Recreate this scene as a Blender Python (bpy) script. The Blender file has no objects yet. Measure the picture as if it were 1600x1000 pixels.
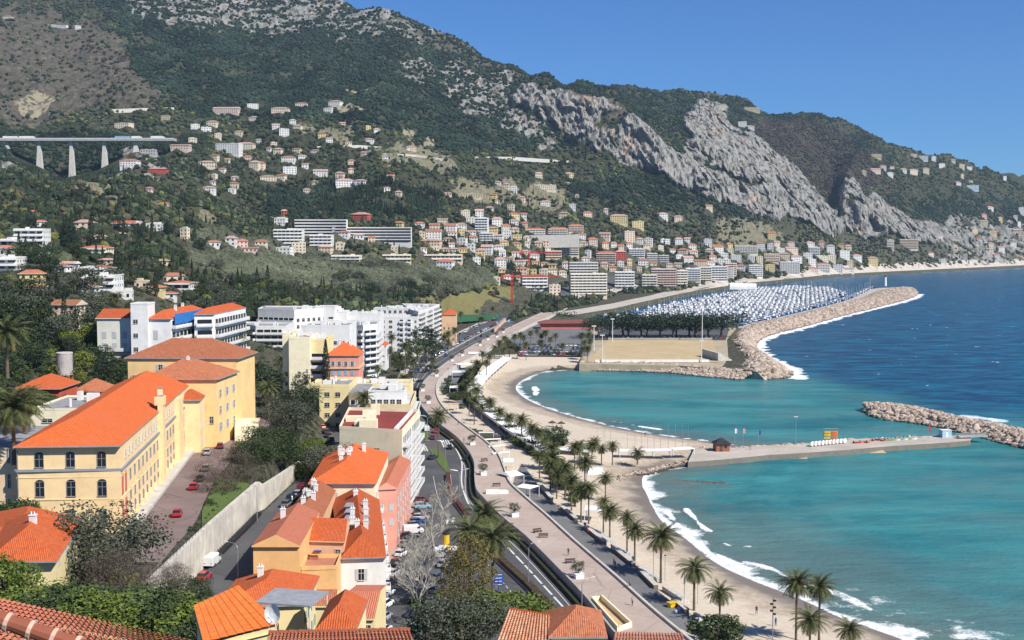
import bpy, math, random
import numpy as np
from mathutils import Vector, Matrix
random.seed(11)
rng = np.random.default_rng(11)
R = math.radians
SC = bpy.context.scene
COL = SC.collection
# ------------------------------------------------------------------ camera, sky, sun, exposure
F = 1930.0                       # focal length in pixels of the 1600 px wide photograph
TH = math.atan(130 / F)
CT, ST = math.cos(TH), math.sin(TH)
CZ = 73.0
cam = bpy.data.cameras.new('camera')
cam.sensor_width = 36
cam.lens = 36 * F / 1600
cam.clip_start = 0.5
cam.clip_end = 60000
co = bpy.data.objects.new('camera', cam)
co.location = (0, 0, CZ)
co.rotation_euler = (math.pi / 2 - TH, 0, 0)
COL.objects.link(co)
SC.camera = co
SUN_EL, SUN_AZ = 43, 130         # degrees; azimuth clockwise from +Y (the view direction)
w = bpy.data.worlds.new('World')
SC.world = w
w.use_nodes = True
wn, wl = w.node_tree.nodes, w.node_tree.links
wn.clear()
sky = wn.new('ShaderNodeTexSky')
sky.sky_type = 'NISHITA'
sky.sun_disc = False
sky.sun_elevation = R(SUN_EL)
sky.sun_rotation = R(SUN_AZ)
sky.altitude = 1200
sky.air_density = 1.0
sky.dust_density = 0.0
sky.ozone_density = 6.0
tint = wn.new('ShaderNodeMix')
tint.data_type = 'RGBA'
tint.blend_type = 'MULTIPLY'
tint.inputs[0].default_value = 1
tint.inputs[7].default_value = (0.40, 0.68, 1.0, 1)
wl.new(sky.outputs[0], tint.inputs[6])
bg = wn.new('ShaderNodeBackground')
bg.inputs[1].default_value = 0.085
wl.new(tint.outputs[2], bg.inputs[0])
wo = wn.new('ShaderNodeOutputWorld')
wl.new(bg.outputs[0], wo.inputs[0])
sun = bpy.data.lights.new('sun', 'SUN')
sun.energy = 5.0
sun.angle = R(0.53)
sun.color = (1.0, 0.95, 0.87)
so = bpy.data.objects.new('sun', sun)
COL.objects.link(so)
sd = Vector((math.sin(R(SUN_AZ)) * math.cos(R(SUN_EL)), math.cos(R(SUN_AZ)) * math.cos(R(SUN_EL)), math.sin(R(SUN_EL))))
so.rotation_euler = sd.to_track_quat('Z', 'Y').to_euler()
so.location = (200, -100, 400)
SC.view_settings.view_transform = 'Standard'
SC.view_settings.look = 'None'
SC.view_settings.gamma = 1
SC.view_settings.exposure = 0.42
SC.cycles.max_bounces = 4
SC.cycles.diffuse_bounces = 2
SC.cycles.glossy_bounces = 2
SC.cycles.transmission_bounces = 2
SC.cycles.transparent_max_bounces = 4
SC.cycles.volume_bounces = 0
SC.cycles.caustics_reflective = False
SC.cycles.caustics_refractive = False
# ------------------------------------------------------------------ picture <-> place
def ray(px, py):
 v = (500 - py) / F
 k = CT + v * ST
 return (px - 800) / F / k, (-ST + v * CT) / k
def P(px, py, Y):
 s, t = ray(px, py)
 return Vector((s * Y, Y, CZ + t * Y))
def G(px, py, z=4.0):
 s, t = ray(px, py)
 return P(px, py, (z - CZ) / t)
def proj(x, y, z):
 d = y * CT - (z - CZ) * ST
 u = y * ST + (z - CZ) * CT
 return 800 + F * x / d, 500 - F * u / d
# ------------------------------------------------------------------ numpy noise
def _h(xi, yi, seed):
 h = (xi * 374761393 + yi * 668265263 + seed * 974634777) & 0xffffffff
 h = ((h ^ (h >> 13)) * 1274126177) & 0xffffffff
 return (h ^ (h >> 16)) / 4294967296.0
def pn(x, y, seed=0):
 xi = np.floor(x).astype(np.int64); yi = np.floor(y).astype(np.int64)
 xf = x - xi; yf = y - yi
 u = xf * xf * (3 - 2 * xf); v = yf * yf * (3 - 2 * yf)
 r = []
 for dx in (0, 1):
  for dy in (0, 1):
   a = _h(xi + dx, yi + dy, seed) * 6.2831853
   r.append(np.cos(a) * (xf - dx) + np.sin(a) * (yf - dy))
 return ((r[0] * (1 - u) + r[2] * u) * (1 - v) + (r[1] * (1 - u) + r[3] * u) * v) * 1.5
def fbm(x, y, o=4, seed=0):
 t = 0; a = 1.0
 for i in range(o):
  t = t + a * pn(x * 2 ** i, y * 2 ** i, seed + i * 17); a *= 0.5
 return t
def rid(x, y, o=4, seed=0):
 t = 0; a = 1.0
 for i in range(o):
  t = t + a * (1 - 2 * np.abs(pn(x * 2 ** i, y * 2 ** i, seed + i * 17))); a *= 0.55
 return t
def sst(a, b, x):
 t = np.clip((x - a) / (b - a), 0, 1)
 return t * t * (3 - 2 * t)
def inpoly(X, Y, poly):
 r = np.zeros(X.shape, bool)
 n = len(poly)
 for i in range(n):
  x0, y0 = poly[i]; x1, y1 = poly[(i + 1) % n]
  if y0 == y1: continue
  c = ((y0 > Y) != (y1 > Y)) & (X < (x1 - x0) * (Y - y0) / (y1 - y0) + x0)
  r ^= c
 return r
def pdist(X, Y, line):
 d = np.full(X.shape, 1e9)
 for (x0, y0), (x1, y1) in zip(line[:-1], line[1:]):
  dx, dy = x1 - x0, y1 - y0
  L = dx * dx + dy * dy + 1e-9
  t = np.clip(((X - x0) * dx + (Y - y0) * dy) / L, 0, 1)
  d = np.minimum(d, np.hypot(X - x0 - t * dx, Y - y0 - t * dy))
 return d
def smooth(line, n=6):
 """Catmull-Rom through the points"""
 out = []
 L = [line[0]] + list(line) + [line[-1]]
 for i in range(1, len(L) - 2):
  p0, p1, p2, p3 = [np.array(q, float) for q in L[i - 1:i + 3]]
  for k in range(n):
   t = k / n
   out.append(tuple(0.5 * ((2 * p1) + (-p0 + p2) * t + (2 * p0 - 5 * p1 + 4 * p2 - p3) * t * t + (-p0 + 3 * p1 - 3 * p2 + p3) * t ** 3)))
 out.append(tuple(line[-1]))
 return out
def gl(pts, z):
 return [tuple(G(x, y, z)[:2]) for x, y in pts]
# ------------------------------------------------------------------ materials
def new_mat(name):
 m = bpy.data.materials.new(name); m.use_nodes = True
 nt = m.node_tree
 return m, nt.nodes, nt.links, nt.nodes['Principled BSDF']
def N(nodes, t, **kw):
 n = nodes.new(t)
 for k, v in kw.items():
  setattr(n, k, v)
 return n
def mixc(nodes, links, fac, a, b, mode='MIX'):
 m = nodes.new('ShaderNodeMix'); m.data_type = 'RGBA'; m.blend_type = mode
 for idx, v in ((0, fac), (6, a), (7, b)):
  if hasattr(v, 'is_output'): links.new(v, m.inputs[idx])
  elif idx == 0: m.inputs[0].default_value = v
  else: m.inputs[idx].default_value = (v[0], v[1], v[2], 1)
 return m.outputs[2]
def noise(nodes, links, vec, scale, detail=4, rough=0.6):
 n = nodes.new('ShaderNodeTexNoise')
 n.inputs['Scale'].default_value = scale; n.inputs['Detail'].default_value = detail; n.inputs['Roughness'].default_value = rough
 if vec is not None: links.new(vec, n.inputs['Vector'])
 return n.outputs[0]
def ramp(nodes, links, fac, stops):
 r = nodes.new('ShaderNodeValToRGB')
 el = r.color_ramp.elements
 while len(el) < len(stops): el.new(0.5)
 for e, (p, c) in zip(el, stops):
  e.position = p; e.color = (c, c, c, 1) if not hasattr(c, '__len__') else (c[0], c[1], c[2], 1)
 links.new(fac, r.inputs[0])
 return r.outputs[0]
def sstep(nodes, links, val, a, b):
 n = nodes.new('ShaderNodeMapRange'); n.interpolation_type = 'SMOOTHSTEP'
 n.inputs[1].default_value = a; n.inputs[2].default_value = b
 links.new(val, n.inputs[0])
 return n.outputs[0]
def attr(nodes, name):
 n = nodes.new('ShaderNodeAttribute'); n.attribute_name = name
 return n.outputs['Fac']
def math_(nodes, links, op, a, b=None):
 n = nodes.new('ShaderNodeMath'); n.operation = op
 for i, v in enumerate((a, b)):
  if v is None: continue
  if hasattr(v, 'is_output'): links.new(v, n.inputs[i])
  else: n.inputs[i].default_value = v
 return n.outputs[0]
_mc = {}
def mat(name, col, rough=0.8, var=0.2, scale=0.8, bump=0.0, spec=0.3, metal=0.0, rnd=0.0, streak=0.0, coat=0.0):
 """painted / plastered / mineral surface: base colour broken by soft noise, grime streaks and optional bump"""
 if name in _mc: return _mc[name]
 m, nd, lk, b = new_mat(name)
 geo = nd.new('ShaderNodeNewGeometry')
 pos = geo.outputs['Position']
 n1 = noise(nd, lk, pos, scale, 5, 0.65)
 f = ramp(nd, lk, n1, [(0.3, 0.0), (0.7, 1.0)])
 dk = tuple(c * (1 - var) for c in col); lt = tuple(min(1, c * (1 + var * 0.6)) for c in col)
 c = mixc(nd, lk, f, dk, lt)
 if var < .3: c = mixc(nd, lk, ramp(nd, lk, noise(nd, lk, pos, 0.17, 7, 0.75), [(0.36, 0.35), (0.52, 0)]), c, tuple(x * .62 for x in col))
 if streak:
  mp = nd.new('ShaderNodeMapping'); mp.inputs['Scale'].default_value = (1.3, 1.3, 0.12)
  lk.new(pos, mp.inputs[0])
  n2 = noise(nd, lk, mp.outputs[0], 0.9, 5, 0.7)
  f2 = ramp(nd, lk, n2, [(0.48, 0.0), (0.75, streak)])
  c = mixc(nd, lk, f2, c, tuple(x * 0.45 + 0.04 for x in col))
 if rnd:
  oi = nd.new('ShaderNodeObjectInfo')
  hs = nd.new('ShaderNodeHueSaturation')
  v1 = nd.new('ShaderNodeMapRange'); v1.inputs[3].default_value = 1 - rnd; v1.inputs[4].default_value = 1 + rnd
  lk.new(oi.outputs['Random'], v1.inputs[0]); lk.new(v1.outputs[0], hs.inputs['Value'])
  v2 = nd.new('ShaderNodeMapRange'); v2.inputs[3].default_value = 0.5 + rnd * 0.06; v2.inputs[4].default_value = 0.5 - rnd * 0.06
  lk.new(oi.outputs['Random'], v2.inputs[0]); lk.new(v2.outputs[0], hs.inputs['Hue'])
  lk.new(c, hs.inputs['Color']); c = hs.outputs[0]
 lk.new(c, b.inputs['Base Color'])
 b.inputs['Roughness'].default_value = rough
 b.inputs['Specular IOR Level'].default_value = spec
 b.inputs['Metallic'].default_value = metal
 b.inputs['Coat Weight'].default_value = coat
 if bump:
  bp = nd.new('ShaderNodeBump'); bp.inputs['Strength'].default_value = 0.6; bp.inputs['Distance'].default_value = bump
  lk.new(noise(nd, lk, pos, scale * 9, 4, 0.7), bp.inputs['Height']); lk.new(bp.outputs[0], b.inputs['Normal'])
 _mc[name] = m
 return m
def tile_mat(name, c1, c2, dark=(0.16, 0.05, 0.03), age=0.3, pitch=0.24, bumpd=0.06):
 """roman clay tiles: UV in metres, u along the eave, v up the slope"""
 if name in _mc: return _mc[name]
 m, nd, lk, b = new_mat(name)
 uv = nd.new('ShaderNodeUVMap').outputs[0]
 sep = nd.new('ShaderNodeSeparateXYZ'); lk.new(uv, sep.inputs[0])
 def saw(v, p):
  return math_(nd, lk, 'FRACT', math_(nd, lk, 'DIVIDE', v, p))
 u = saw(sep.outputs[0], pitch); v = saw(sep.outputs[1], 0.38)
 hu = math_(nd, lk, 'ABSOLUTE', math_(nd, lk, 'SINE', math_(nd, lk, 'MULTIPLY', u, math.pi)))
 h = math_(nd, lk, 'SUBTRACT', hu, math_(nd, lk, 'MULTIPLY', v, 0.35))
 vt = nd.new('ShaderNodeTexWhiteNoise'); vt.noise_dimensions = '2D'
 cell = nd.new('ShaderNodeCombineXYZ')
 lk.new(math_(nd, lk, 'FLOOR', math_(nd, lk, 'DIVIDE', sep.outputs[0], pitch)), cell.inputs[0])
 lk.new(math_(nd, lk, 'FLOOR', math_(nd, lk, 'DIVIDE', sep.outputs[1], 0.38)), cell.inputs[1])
 lk.new(cell.outputs[0], vt.inputs['Vector'])
 geo = nd.new('ShaderNodeNewGeometry')
 n1 = noise(nd, lk, geo.outputs['Position'], 0.5, 6, 0.7)
 f = math_(nd, lk, 'ADD', math_(nd, lk, 'MULTIPLY', vt.outputs[0], 0.5), math_(nd, lk, 'MULTIPLY', n1, 0.5))
 c = mixc(nd, lk, f, c1, c2)
 c = mixc(nd, lk, ramp(nd, lk, noise(nd, lk, geo.outputs['Position'], 0.22, 6, 0.7), [(0.5, 0), (0.68, 0.32)]), c, tuple(x * .72 + .04 for x in c2))
 n2 = noise(nd, lk, geo.outputs['Position'], 1.7, 6, 0.75)
 c = mixc(nd, lk, ramp(nd, lk, n2, [(0.5, 0.0), (0.72, age)]), c, dark)
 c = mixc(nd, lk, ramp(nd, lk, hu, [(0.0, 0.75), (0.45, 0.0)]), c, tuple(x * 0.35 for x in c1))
 oi = nd.new('ShaderNodeObjectInfo'); hs = nd.new('ShaderNodeHueSaturation')
 v1 = nd.new('ShaderNodeMapRange'); v1.inputs[3].default_value = 0.85; v1.inputs[4].default_value = 1.12
 lk.new(oi.outputs['Random'], v1.inputs[0]); lk.new(v1.outputs[0], hs.inputs['Value'])
 lk.new(c, hs.inputs['Color'])
 lk.new(hs.outputs[0], b.inputs['Base Color'])
 b.inputs['Roughness'].default_value = 0.85; b.inputs['Specular IOR Level'].default_value = 0.2
 bp = nd.new('ShaderNodeBump'); bp.inputs['Strength'].default_value = 0.9; bp.inputs['Distance'].default_value = bumpd
 lk.new(h, bp.inputs['Height']); lk.new(bp.outputs[0], b.inputs['Normal'])
 _mc[name] = m
 return m
# ------------------------------------------------------------------ mesh building
class MB:
 def __init__(s): s.v = []; s.f = []; s.m = []; s.u = []
 def face(s, pts, mi=0, uv=None):
  n = len(s.v); s.v += [tuple(p) for p in pts]
  s.f.append(tuple(range(n, n + len(pts)))); s.m.append(mi); s.u.append(uv)
  return s
 def mesh(s, vs, fs, mi=0):
  n = len(s.v); s.v += [tuple(p) for p in vs]
  for f in fs: s.f.append(tuple(n + i for i in f)); s.m.append(mi); s.u.append(None)
  return s
 def box(s, c, h, rot=0.0, mi=0):
  """c centre, h half sizes"""
  ca, sa = math.cos(rot), math.sin(rot)
  vs = []
  for dz in (-1, 1):
   for dx, dy in ((-1, -1), (1, -1), (1, 1), (-1, 1)):
    x, y = dx * h[0], dy * h[1]
    vs.append((c[0] + x * ca - y * sa, c[1] + x * sa + y * ca, c[2] + dz * h[2]))
  return s.mesh(vs, [(3, 2, 1, 0), (4, 5, 6, 7), (0, 1, 5, 4), (1, 2, 6, 5), (2, 3, 7, 6), (3, 0, 4, 7)], mi)
 def prism(s, poly, z0, z1, mi=0, mt=None, bottom=True):
  n = len(poly)
  if sum(poly[i][0] * poly[(i + 1) % n][1] - poly[(i + 1) % n][0] * poly[i][1] for i in range(n)) < 0:
   poly = list(reversed(poly))
  b = [(p[0], p[1], z0 if not hasattr(z0, '__len__') else z0[i]) for i, p in enumerate(poly)]
  t = [(p[0], p[1], z1) for p in poly]
  s.mesh(b + t, [(i, (i + 1) % n, n + (i + 1) % n, n + i) for i in range(n)] + ([tuple(reversed(range(n)))] if bottom else []), mi)
  s.face(t, mi if mt is None else mt)
  return s
 def tube(s, pts, r, n=6, mi=0, cap=True):
  pts = [Vector(p) for p in pts]
  rr = r if hasattr(r, '__len__') else [r] * len(pts)
  rings = []
  for i, p in enumerate(pts):
   d = (pts[min(i + 1, len(pts) - 1)] - pts[max(i - 1, 0)]).normalized()
   a = d.cross(Vector((0, 0, 1)) if abs(d.z) < 0.9 else Vector((1, 0, 0))).normalized()
   b = d.cross(a)
   rings.append([p + (a * math.cos(k * 2 * math.pi / n) + b * math.sin(k * 2 * math.pi / n)) * rr[i] for k in range(n)])
  vs = [q for g in rings for q in g]
  fs = [(i * n + k, i * n + (k + 1) % n, (i + 1) * n + (k + 1) % n, (i + 1) * n + k) for i in range(len(pts) - 1) for k in range(n)]
  if cap: fs += [tuple(reversed(range(n))), tuple((len(pts) - 1) * n + k for k in range(n))]
  return s.mesh(vs, fs, mi)
 def data(s, name, mats, smooth_=False):
  me = bpy.data.meshes.new(name)
  me.from_pydata(s.v, [], s.f)
  for m in (mats if hasattr(mats, '__len__') else [mats]): me.materials.append(m)
  if any(s.m): me.polygons.foreach_set('material_index', s.m)
  if any(u is not None for u in s.u):
   ul = me.uv_layers.new(name='UVMap')
   arr = []
   for f, u in zip(s.f, s.u): arr += [c for q in (u or [(0, 0)] * len(f)) for c in q]
   ul.data.foreach_set('uv', arr)
  if smooth_: me.polygons.foreach_set('use_smooth', [True] * len(s.f))
  return me
 def build(s, name, mats, parent=None, loc=(0, 0, 0), rot=0.0, smooth_=False):
  return link(name, s.data(name, mats, smooth_), parent, loc, rot)
def link(name, data, parent=None, loc=(0, 0, 0), rot=0.0, scale=None):
 o = bpy.data.objects.new(name, data); COL.objects.link(o)
 o.location = loc
 if rot: o.rotation_euler = (0, 0, rot)
 if scale is not None: o.scale = (scale,) * 3 if not hasattr(scale, '__len__') else scale
 if parent is not None: o.parent = parent
 return o
def tag(o, label=None, cat=None, group=None, kind=None):
 if label: o['label'] = label
 if cat: o['category'] = cat
 if group: o['group'] = group
 if kind: o['kind'] = kind
 return o
def thing(name, label, cat, loc=(0, 0, 0), rot=0.0, group=None):
 return tag(link(name, None, None, loc, rot), label, cat, group)
def copy_tree(o, loc=None, rot=None, label=None, scale=None, parent=None):
 c = o.copy(); COL.objects.link(c); c.parent = parent
 if loc is not None: c.location = loc
 if rot is not None: c.rotation_euler = (0, 0, rot)
 if scale is not None: c.scale = (scale,) * 3 if not hasattr(scale, '__len__') else scale
 if label: c['label'] = label
 for ch in list(o.children): copy_tree(ch, parent=c)
 return c
def struct(name, mb, mats, smooth_=False):
 return tag(mb.build(name, mats, smooth_=smooth_), kind='structure')
def trim16(o, words=(' hipped', ' tiled', ' the ', ' parked', ' of its kind')):
 for w_ in words:
  while len(o['label'].split()) > 16 and w_ in o['label']: o['label'] = o['label'].replace(w_, ' ' if w_ == ' the ' else '', 1)
NUM = ['first', 'second', 'third', 'fourth', 'fifth', 'sixth', 'seventh', 'eighth', 'ninth', 'tenth', 'eleventh', 'twelfth']
def nth(i):
 if i < 12: return NUM[i]
 n = i + 1
 return '%d%s' % (n, 'th' if 10 < n % 100 < 14 else {1: 'st', 2: 'nd', 3: 'rd'}.get(n % 10, 'th'))
def np_mesh(name, verts, faces, attrs=None, mats=None, smooth_=False, matidx=None):
 """verts (n,3), faces (m,3|4) arrays"""
 me = bpy.data.meshes.new(name)
 n, m, k = len(verts), len(faces), faces.shape[1]
 me.vertices.add(n); me.vertices.foreach_set('co', np.ascontiguousarray(verts, dtype=np.float32).ravel())
 me.loops.add(m * k); me.loops.foreach_set('vertex_index', np.ascontiguousarray(faces, dtype=np.int32).ravel())
 me.polygons.add(m); me.polygons.foreach_set('loop_start', np.arange(0, m * k, k, dtype=np.int32))
 if matidx is not None: me.polygons.foreach_set('material_index', matidx.astype(np.int32))
 me.polygons.foreach_set('use_smooth', np.full(m, smooth_, dtype=bool))
 me.update(calc_edges=True)
 for an, av in (attrs or {}).items():
  if av.ndim == 2:
   a = me.attributes.new(an, 'FLOAT_COLOR', 'POINT'); a.data.foreach_set('color', av.astype(np.float32).ravel())
  else:
   a = me.attributes.new(an, 'FLOAT', 'POINT'); a.data.foreach_set('value', av.astype(np.float32))
 for mt in (mats or []): me.materials.append(mt)
 return me
# ================================================================== TERRAIN
COLS = {   # picture column -> (picture row, distance) from near to far, starting beyond 480 m
 -300: [(560, 480), (470, 560), (400, 800), (340, 1050), (290, 1350), (240, 1650), (190, 1950), (60, 2500), (-120, 3000), (-250, 3300)],
 0: [(440, 480), (425, 560), (400, 640), (350, 900), (300, 1200), (250, 1550), (205, 1800), (100, 2300), (0, 2750), (-130, 3150)],
 100: [(455, 480), (430, 560), (400, 700), (350, 950), (300, 1350), (275, 1620), (235, 1780), (195, 1950), (100, 2350), (0, 2780), (-130, 3150)],
 200: [(480, 480), (440, 600), (400, 750), (350, 1000), (300, 1300), (262, 1600), (225, 1750), (200, 1880), (100, 2350), (0, 2750), (-120, 3150)],
 300: [(530, 480), (485, 600), (440, 760), (400, 950), (350, 1200), (300, 1450), (260, 1650), (215, 1850), (170, 2050), (80, 2500), (-100, 3150)],
 400: [(575, 480), (530, 590), (490, 700), (450, 850), (400, 1150), (350, 1400), (300, 1600), (250, 1800), (200, 2000), (150, 2250), (60, 2700), (-80, 3200)],
 500: [(600, 480), (555, 640), (500, 760), (450, 930), (400, 1200), (350, 1400), (300, 1600), (250, 1800), (190, 2050), (120, 2400), (40, 2800), (-30, 3000)],
 600: [(None, 480), (None, 700), (500, 830), (455, 980), (430, 1080), (385, 1280), (340, 1450), (300, 1620), (230, 1900), (150, 2300), (60, 2650), (13, 2830)],
 700: [(None, 480), (None, 930), (474, 1020), (458, 1090), (435, 1180), (390, 1400), (340, 1600), (300, 1750), (240, 2000), (180, 2300), (100, 2650), (53, 2800)],
 800: [(None, 480), (None, 950), (480, 1120), (450, 1260), (420, 1430), (380, 1620), (300, 1950), (240, 2180), (180, 2400), (130, 2600), (103, 2720)],
 850: [(None, 480), (None, 1030), (473, 1200), (445, 1350), (410, 1550), (365, 1760), (300, 2020), (252, 2200), (235, 2250), (150, 2420), (114, 2600)],
 900: [(None, 480), (None, 1109), (466, 1300), (440, 1450), (400, 1680), (350, 1880), (300, 2080), (262, 2230), (240, 2300), (150, 2390), (128, 2480), (None, 2800, 330), (150, 3300)],
 960: [(None, 480), (None, 1200), (460, 1450), (430, 1620), (400, 1780), (350, 1960), (300, 2130), (262, 2250), (240, 2290), (170, 2370), (147, 2470), (None, 2750, 320), (140, 3300)],
 1050: [(None, 480), (None, 1400), (450, 1600), (420, 1780), (380, 2000), (340, 2120), (300, 2230), (285, 2260), (200, 2350), (185, 2430), (None, 2700, 290), (142, 3300)],
 1100: [(None, 480), (None, 1560), (445, 1680), (410, 1880), (360, 2100), (320, 2230), (305, 2260), (225, 2360), (162, 2460), (None, 2680, 290), (147, 3300)],
 1150: [(None, 480), (None, 1800), (430, 1900), (400, 2060), (360, 2200), (330, 2290), (318, 2320), (225, 2420), (215, 2480), (None, 2700, 240), (200, 3000), (154, 3350)],
 1200: [(None, 480), (None, 1990), (425, 2060), (395, 2180), (355, 2320), (340, 2370), (252, 2470), (243, 2520), (None, 2720, 205), (225, 3000), (180, 3380)],
 1250: [(None, 480), (None, 2090), (415, 2170), (390, 2280), (360, 2390), (348, 2420), (292, 2490), (283, 2530), (None, 2680, 150), (250, 2920), (184, 3380)],
 1300: [(None, 480), (None, 2200), (410, 2280), (385, 2420), (370, 2490), (345, 2530), (343, 2560), (None, 2620, 95), (300, 2850), (250, 3080), (190, 3380)],
 1325: [(None, 480), (None, 2250), (405, 2360), (385, 2470), (378, 2530), (374, 2590), (290, 2720), (265, 2900), (240, 3100), (197, 3380)],
 1350: [(None, 480), (None, 2300), (402, 2420), (382, 2540), (374, 2600), (275, 2690), (255, 2880), (207, 3330)],
 1420: [(None, 480), (None, 2420), (396, 2570), (374, 2660), (300, 2750), (264, 2850), (242, 3050), (231, 3220)],
 1500: [(None, 480), (None, 2660), (400, 2750), (366, 2850), (320, 2950), (280, 3090), (248, 3300)],
 1600: [(None, 480), (None, 2830), (400, 2900), (365, 2985), (320, 3080), (290, 3180), (262, 3350)],
 1850: [(None, 480), (None, 3150), (400, 3200), (350, 3330), (305, 3500)],
}
NS = 900
PX = np.linspace(-260, 1860, NS)
YS = np.concatenate([np.geomspace(42, 480, 330)[:-1], np.geomspace(480, 1050, 160)[:-1], np.linspace(1050, 3460, 700), np.array([3500, 3600, 3800, 4200])])
NY = len(YS)
ks = sorted(COLS)
prof = []
for k in ks:
 yy, zz = [], []
 for e in COLS[k]:
  if e[0] is None: z = 3.4 if len(e) < 3 else e[2]
  else: z = P(k, e[0], e[1]).z
  yy.append(e[1]); zz.append(z)
 yy.append(yy[-1] + 120); zz.append(zz[-1] - 12)
 yy.append(yy[-1] + 600); zz.append(zz[-1] - 260)
 prof.append(np.interp(YS, yy, zz))
prof = np.array(prof)                              # (ncol, NY)
wx = np.interp(PX, ks, np.arange(len(ks)))
i0 = np.clip(np.floor(wx).astype(int), 0, len(ks) - 2); fr = wx - i0
fr = fr * fr * (3 - 2 * fr) * 0.5 + fr * 0.5
ZF = (prof[i0] * (1 - fr[:, None]) + prof[i0 + 1] * fr[:, None]).T          # (NY, NS)
SS = (PX - 800) / F
GX = YS[:, None] * SS[None, :]
GY = np.repeat(YS[:, None], NS, 1)
# near ground: sea road on the right, a street at 13.8 m, the school terrace at 19.8 m, the slope below the viewpoint
def near_z(x, y):
 xe = np.interp(y, [150, 230, 300, 360, 430, 520, 620], [-26, -27, -31, -33, -44, -56, -60])
 z = 3.5 + 10.3 * sst(0, 12, xe - x)
 z = z + 6.0 * sst(-56.6, -57.4, x) * sst(352, 340, y)
 z = z + 6.0 * sst(-56, -64, x) * sst(340, 352, y)
 z = z + 0.30 * np.clip(-92 - x, 0, None) * sst(120, 200, y)
 hl = (200 - y) * 0.17
 lw = sst(-18, -60, x)
 z = z + lw * np.clip(hl, 0, None) + (1 - lw) * np.clip(172 - y, 0, None) * 0.2
 return z
ZN = near_z(GX, GY)
wb = sst(350, 500, GY)
wb = np.where(GX > -40, sst(300, 310, GY), wb)
Z = ZN * (1 - wb) + np.maximum(ZF, 3.4) * wb
PXG = np.repeat(PX[None, :], NY, 0)
_, PYG = proj(GX, GY, Z)
# coastline on the picture at sea level
SOUTH = [(1560, 1040), (1460, 1016), (1400, 992), (1300, 958), (1252, 938), (1188, 912), (1124, 878), (1066, 834), (1030, 806), (1012, 780), (1006, 757), (1012, 738), (1045, 729), (1082, 723)]
NORTH = [(1160, 697), (1117, 691), (1040, 681), (980, 671), (930, 660), (880, 646), (840, 632), (815, 618), (806, 605), (820, 592), (850, 581), (880, 578), (920, 577)]
FIELD = [(920, 577), (1000, 578), (1060, 581), (1120, 587), (1160, 591), (1200, 586), (1180, 560), (1150, 535), (1160, 512), (1050, 508), (940, 505)]
MARINA = [(900, 500), (960, 490), (1040, 471), (1100, 458), (1180, 446), (1235, 440), (1290, 434), (1400, 428), (1480, 424), (1540, 421), (1600, 418), (1900, 409)]
south = smooth(gl(SOUTH, 0), 5); north = smooth(gl(NORTH, 0), 5); field = gl(FIELD, 0); marina = gl(MARINA, 0)
coast = south + north + field + marina
sea_poly = [(900, 150)] + [tuple(G(1560, 1040, 0)[:2])] + coast + [(5200, 4800)]
def shore_sd(x, y):
 """+ on land, - at sea (metres to the coastline)"""
 d = pdist(x, y, coast)
 return np.where(inpoly(x, y, sea_poly), -d, d)
def coarse(fn, X, Y, k=4):
 """smooth distance fields are evaluated on every k-th grid point and interpolated"""
 a = np.unique(np.append(np.arange(0, X.shape[0], k), X.shape[0] - 1)); b = np.unique(np.append(np.arange(0, X.shape[1], k), X.shape[1] - 1))
 C = fn(X[np.ix_(a, b)], Y[np.ix_(a, b)])
 ia = np.interp(np.arange(X.shape[0]), a, np.arange(len(a))); ib = np.interp(np.arange(X.shape[1]), b, np.arange(len(b)))
 i0_ = np.minimum(ia.astype(int), len(a) - 2); j0_ = np.minimum(ib.astype(int), len(b) - 2)
 f = (ia - i0_)[:, None]; g = (ib - j0_)[None, :]
 C = C[i0_] * (1 - f) + C[i0_ + 1] * f
 return C[:, j0_] * (1 - g) + C[:, j0_ + 1] * g
SD = coarse(shore_sd, GX, GY)
def exact(S, X, Y, sg):
 m = (Y > 300) & (Y < 480) & (X > 20) & (X < 110)
 S[m] = sg * shore_sd(X[m], Y[m]); return S
SD = exact(SD, GX, GY, 1)
beachd = coarse(lambda a, b: pdist(a, b, south + north), GX, GY); m_ = (GY > 300) & (GY < 480) & (GX > 20) & (GX < 110); beachd[m_] = pdist(GX[m_], GY[m_], south + north)
isb = beachd < np.abs(SD) + 2.5
Zc = np.where(isb, SD * 0.085 + np.clip(SD - 42, 0, None) * 0.9, SD * 0.8)
Z = np.where(SD < 0, np.maximum(SD * 0.15, -8), np.minimum(Z, Zc))
# relief noise
far = sst(700, 1500, GY)
rel = fbm(GX / 220, GY / 220, 5, 3) * 16 + rid(GX / 90, GY / 140, 4, 9) * 9
land_up = sst(14, 60, Z) * sst(500, 1100, GY)
rel *= 1 - 0.75 * sst(2450, 2650, GY) * (PXG < 900) * 1.0
Z = Z + rel * land_up * 0.8 - 2 * land_up
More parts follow.
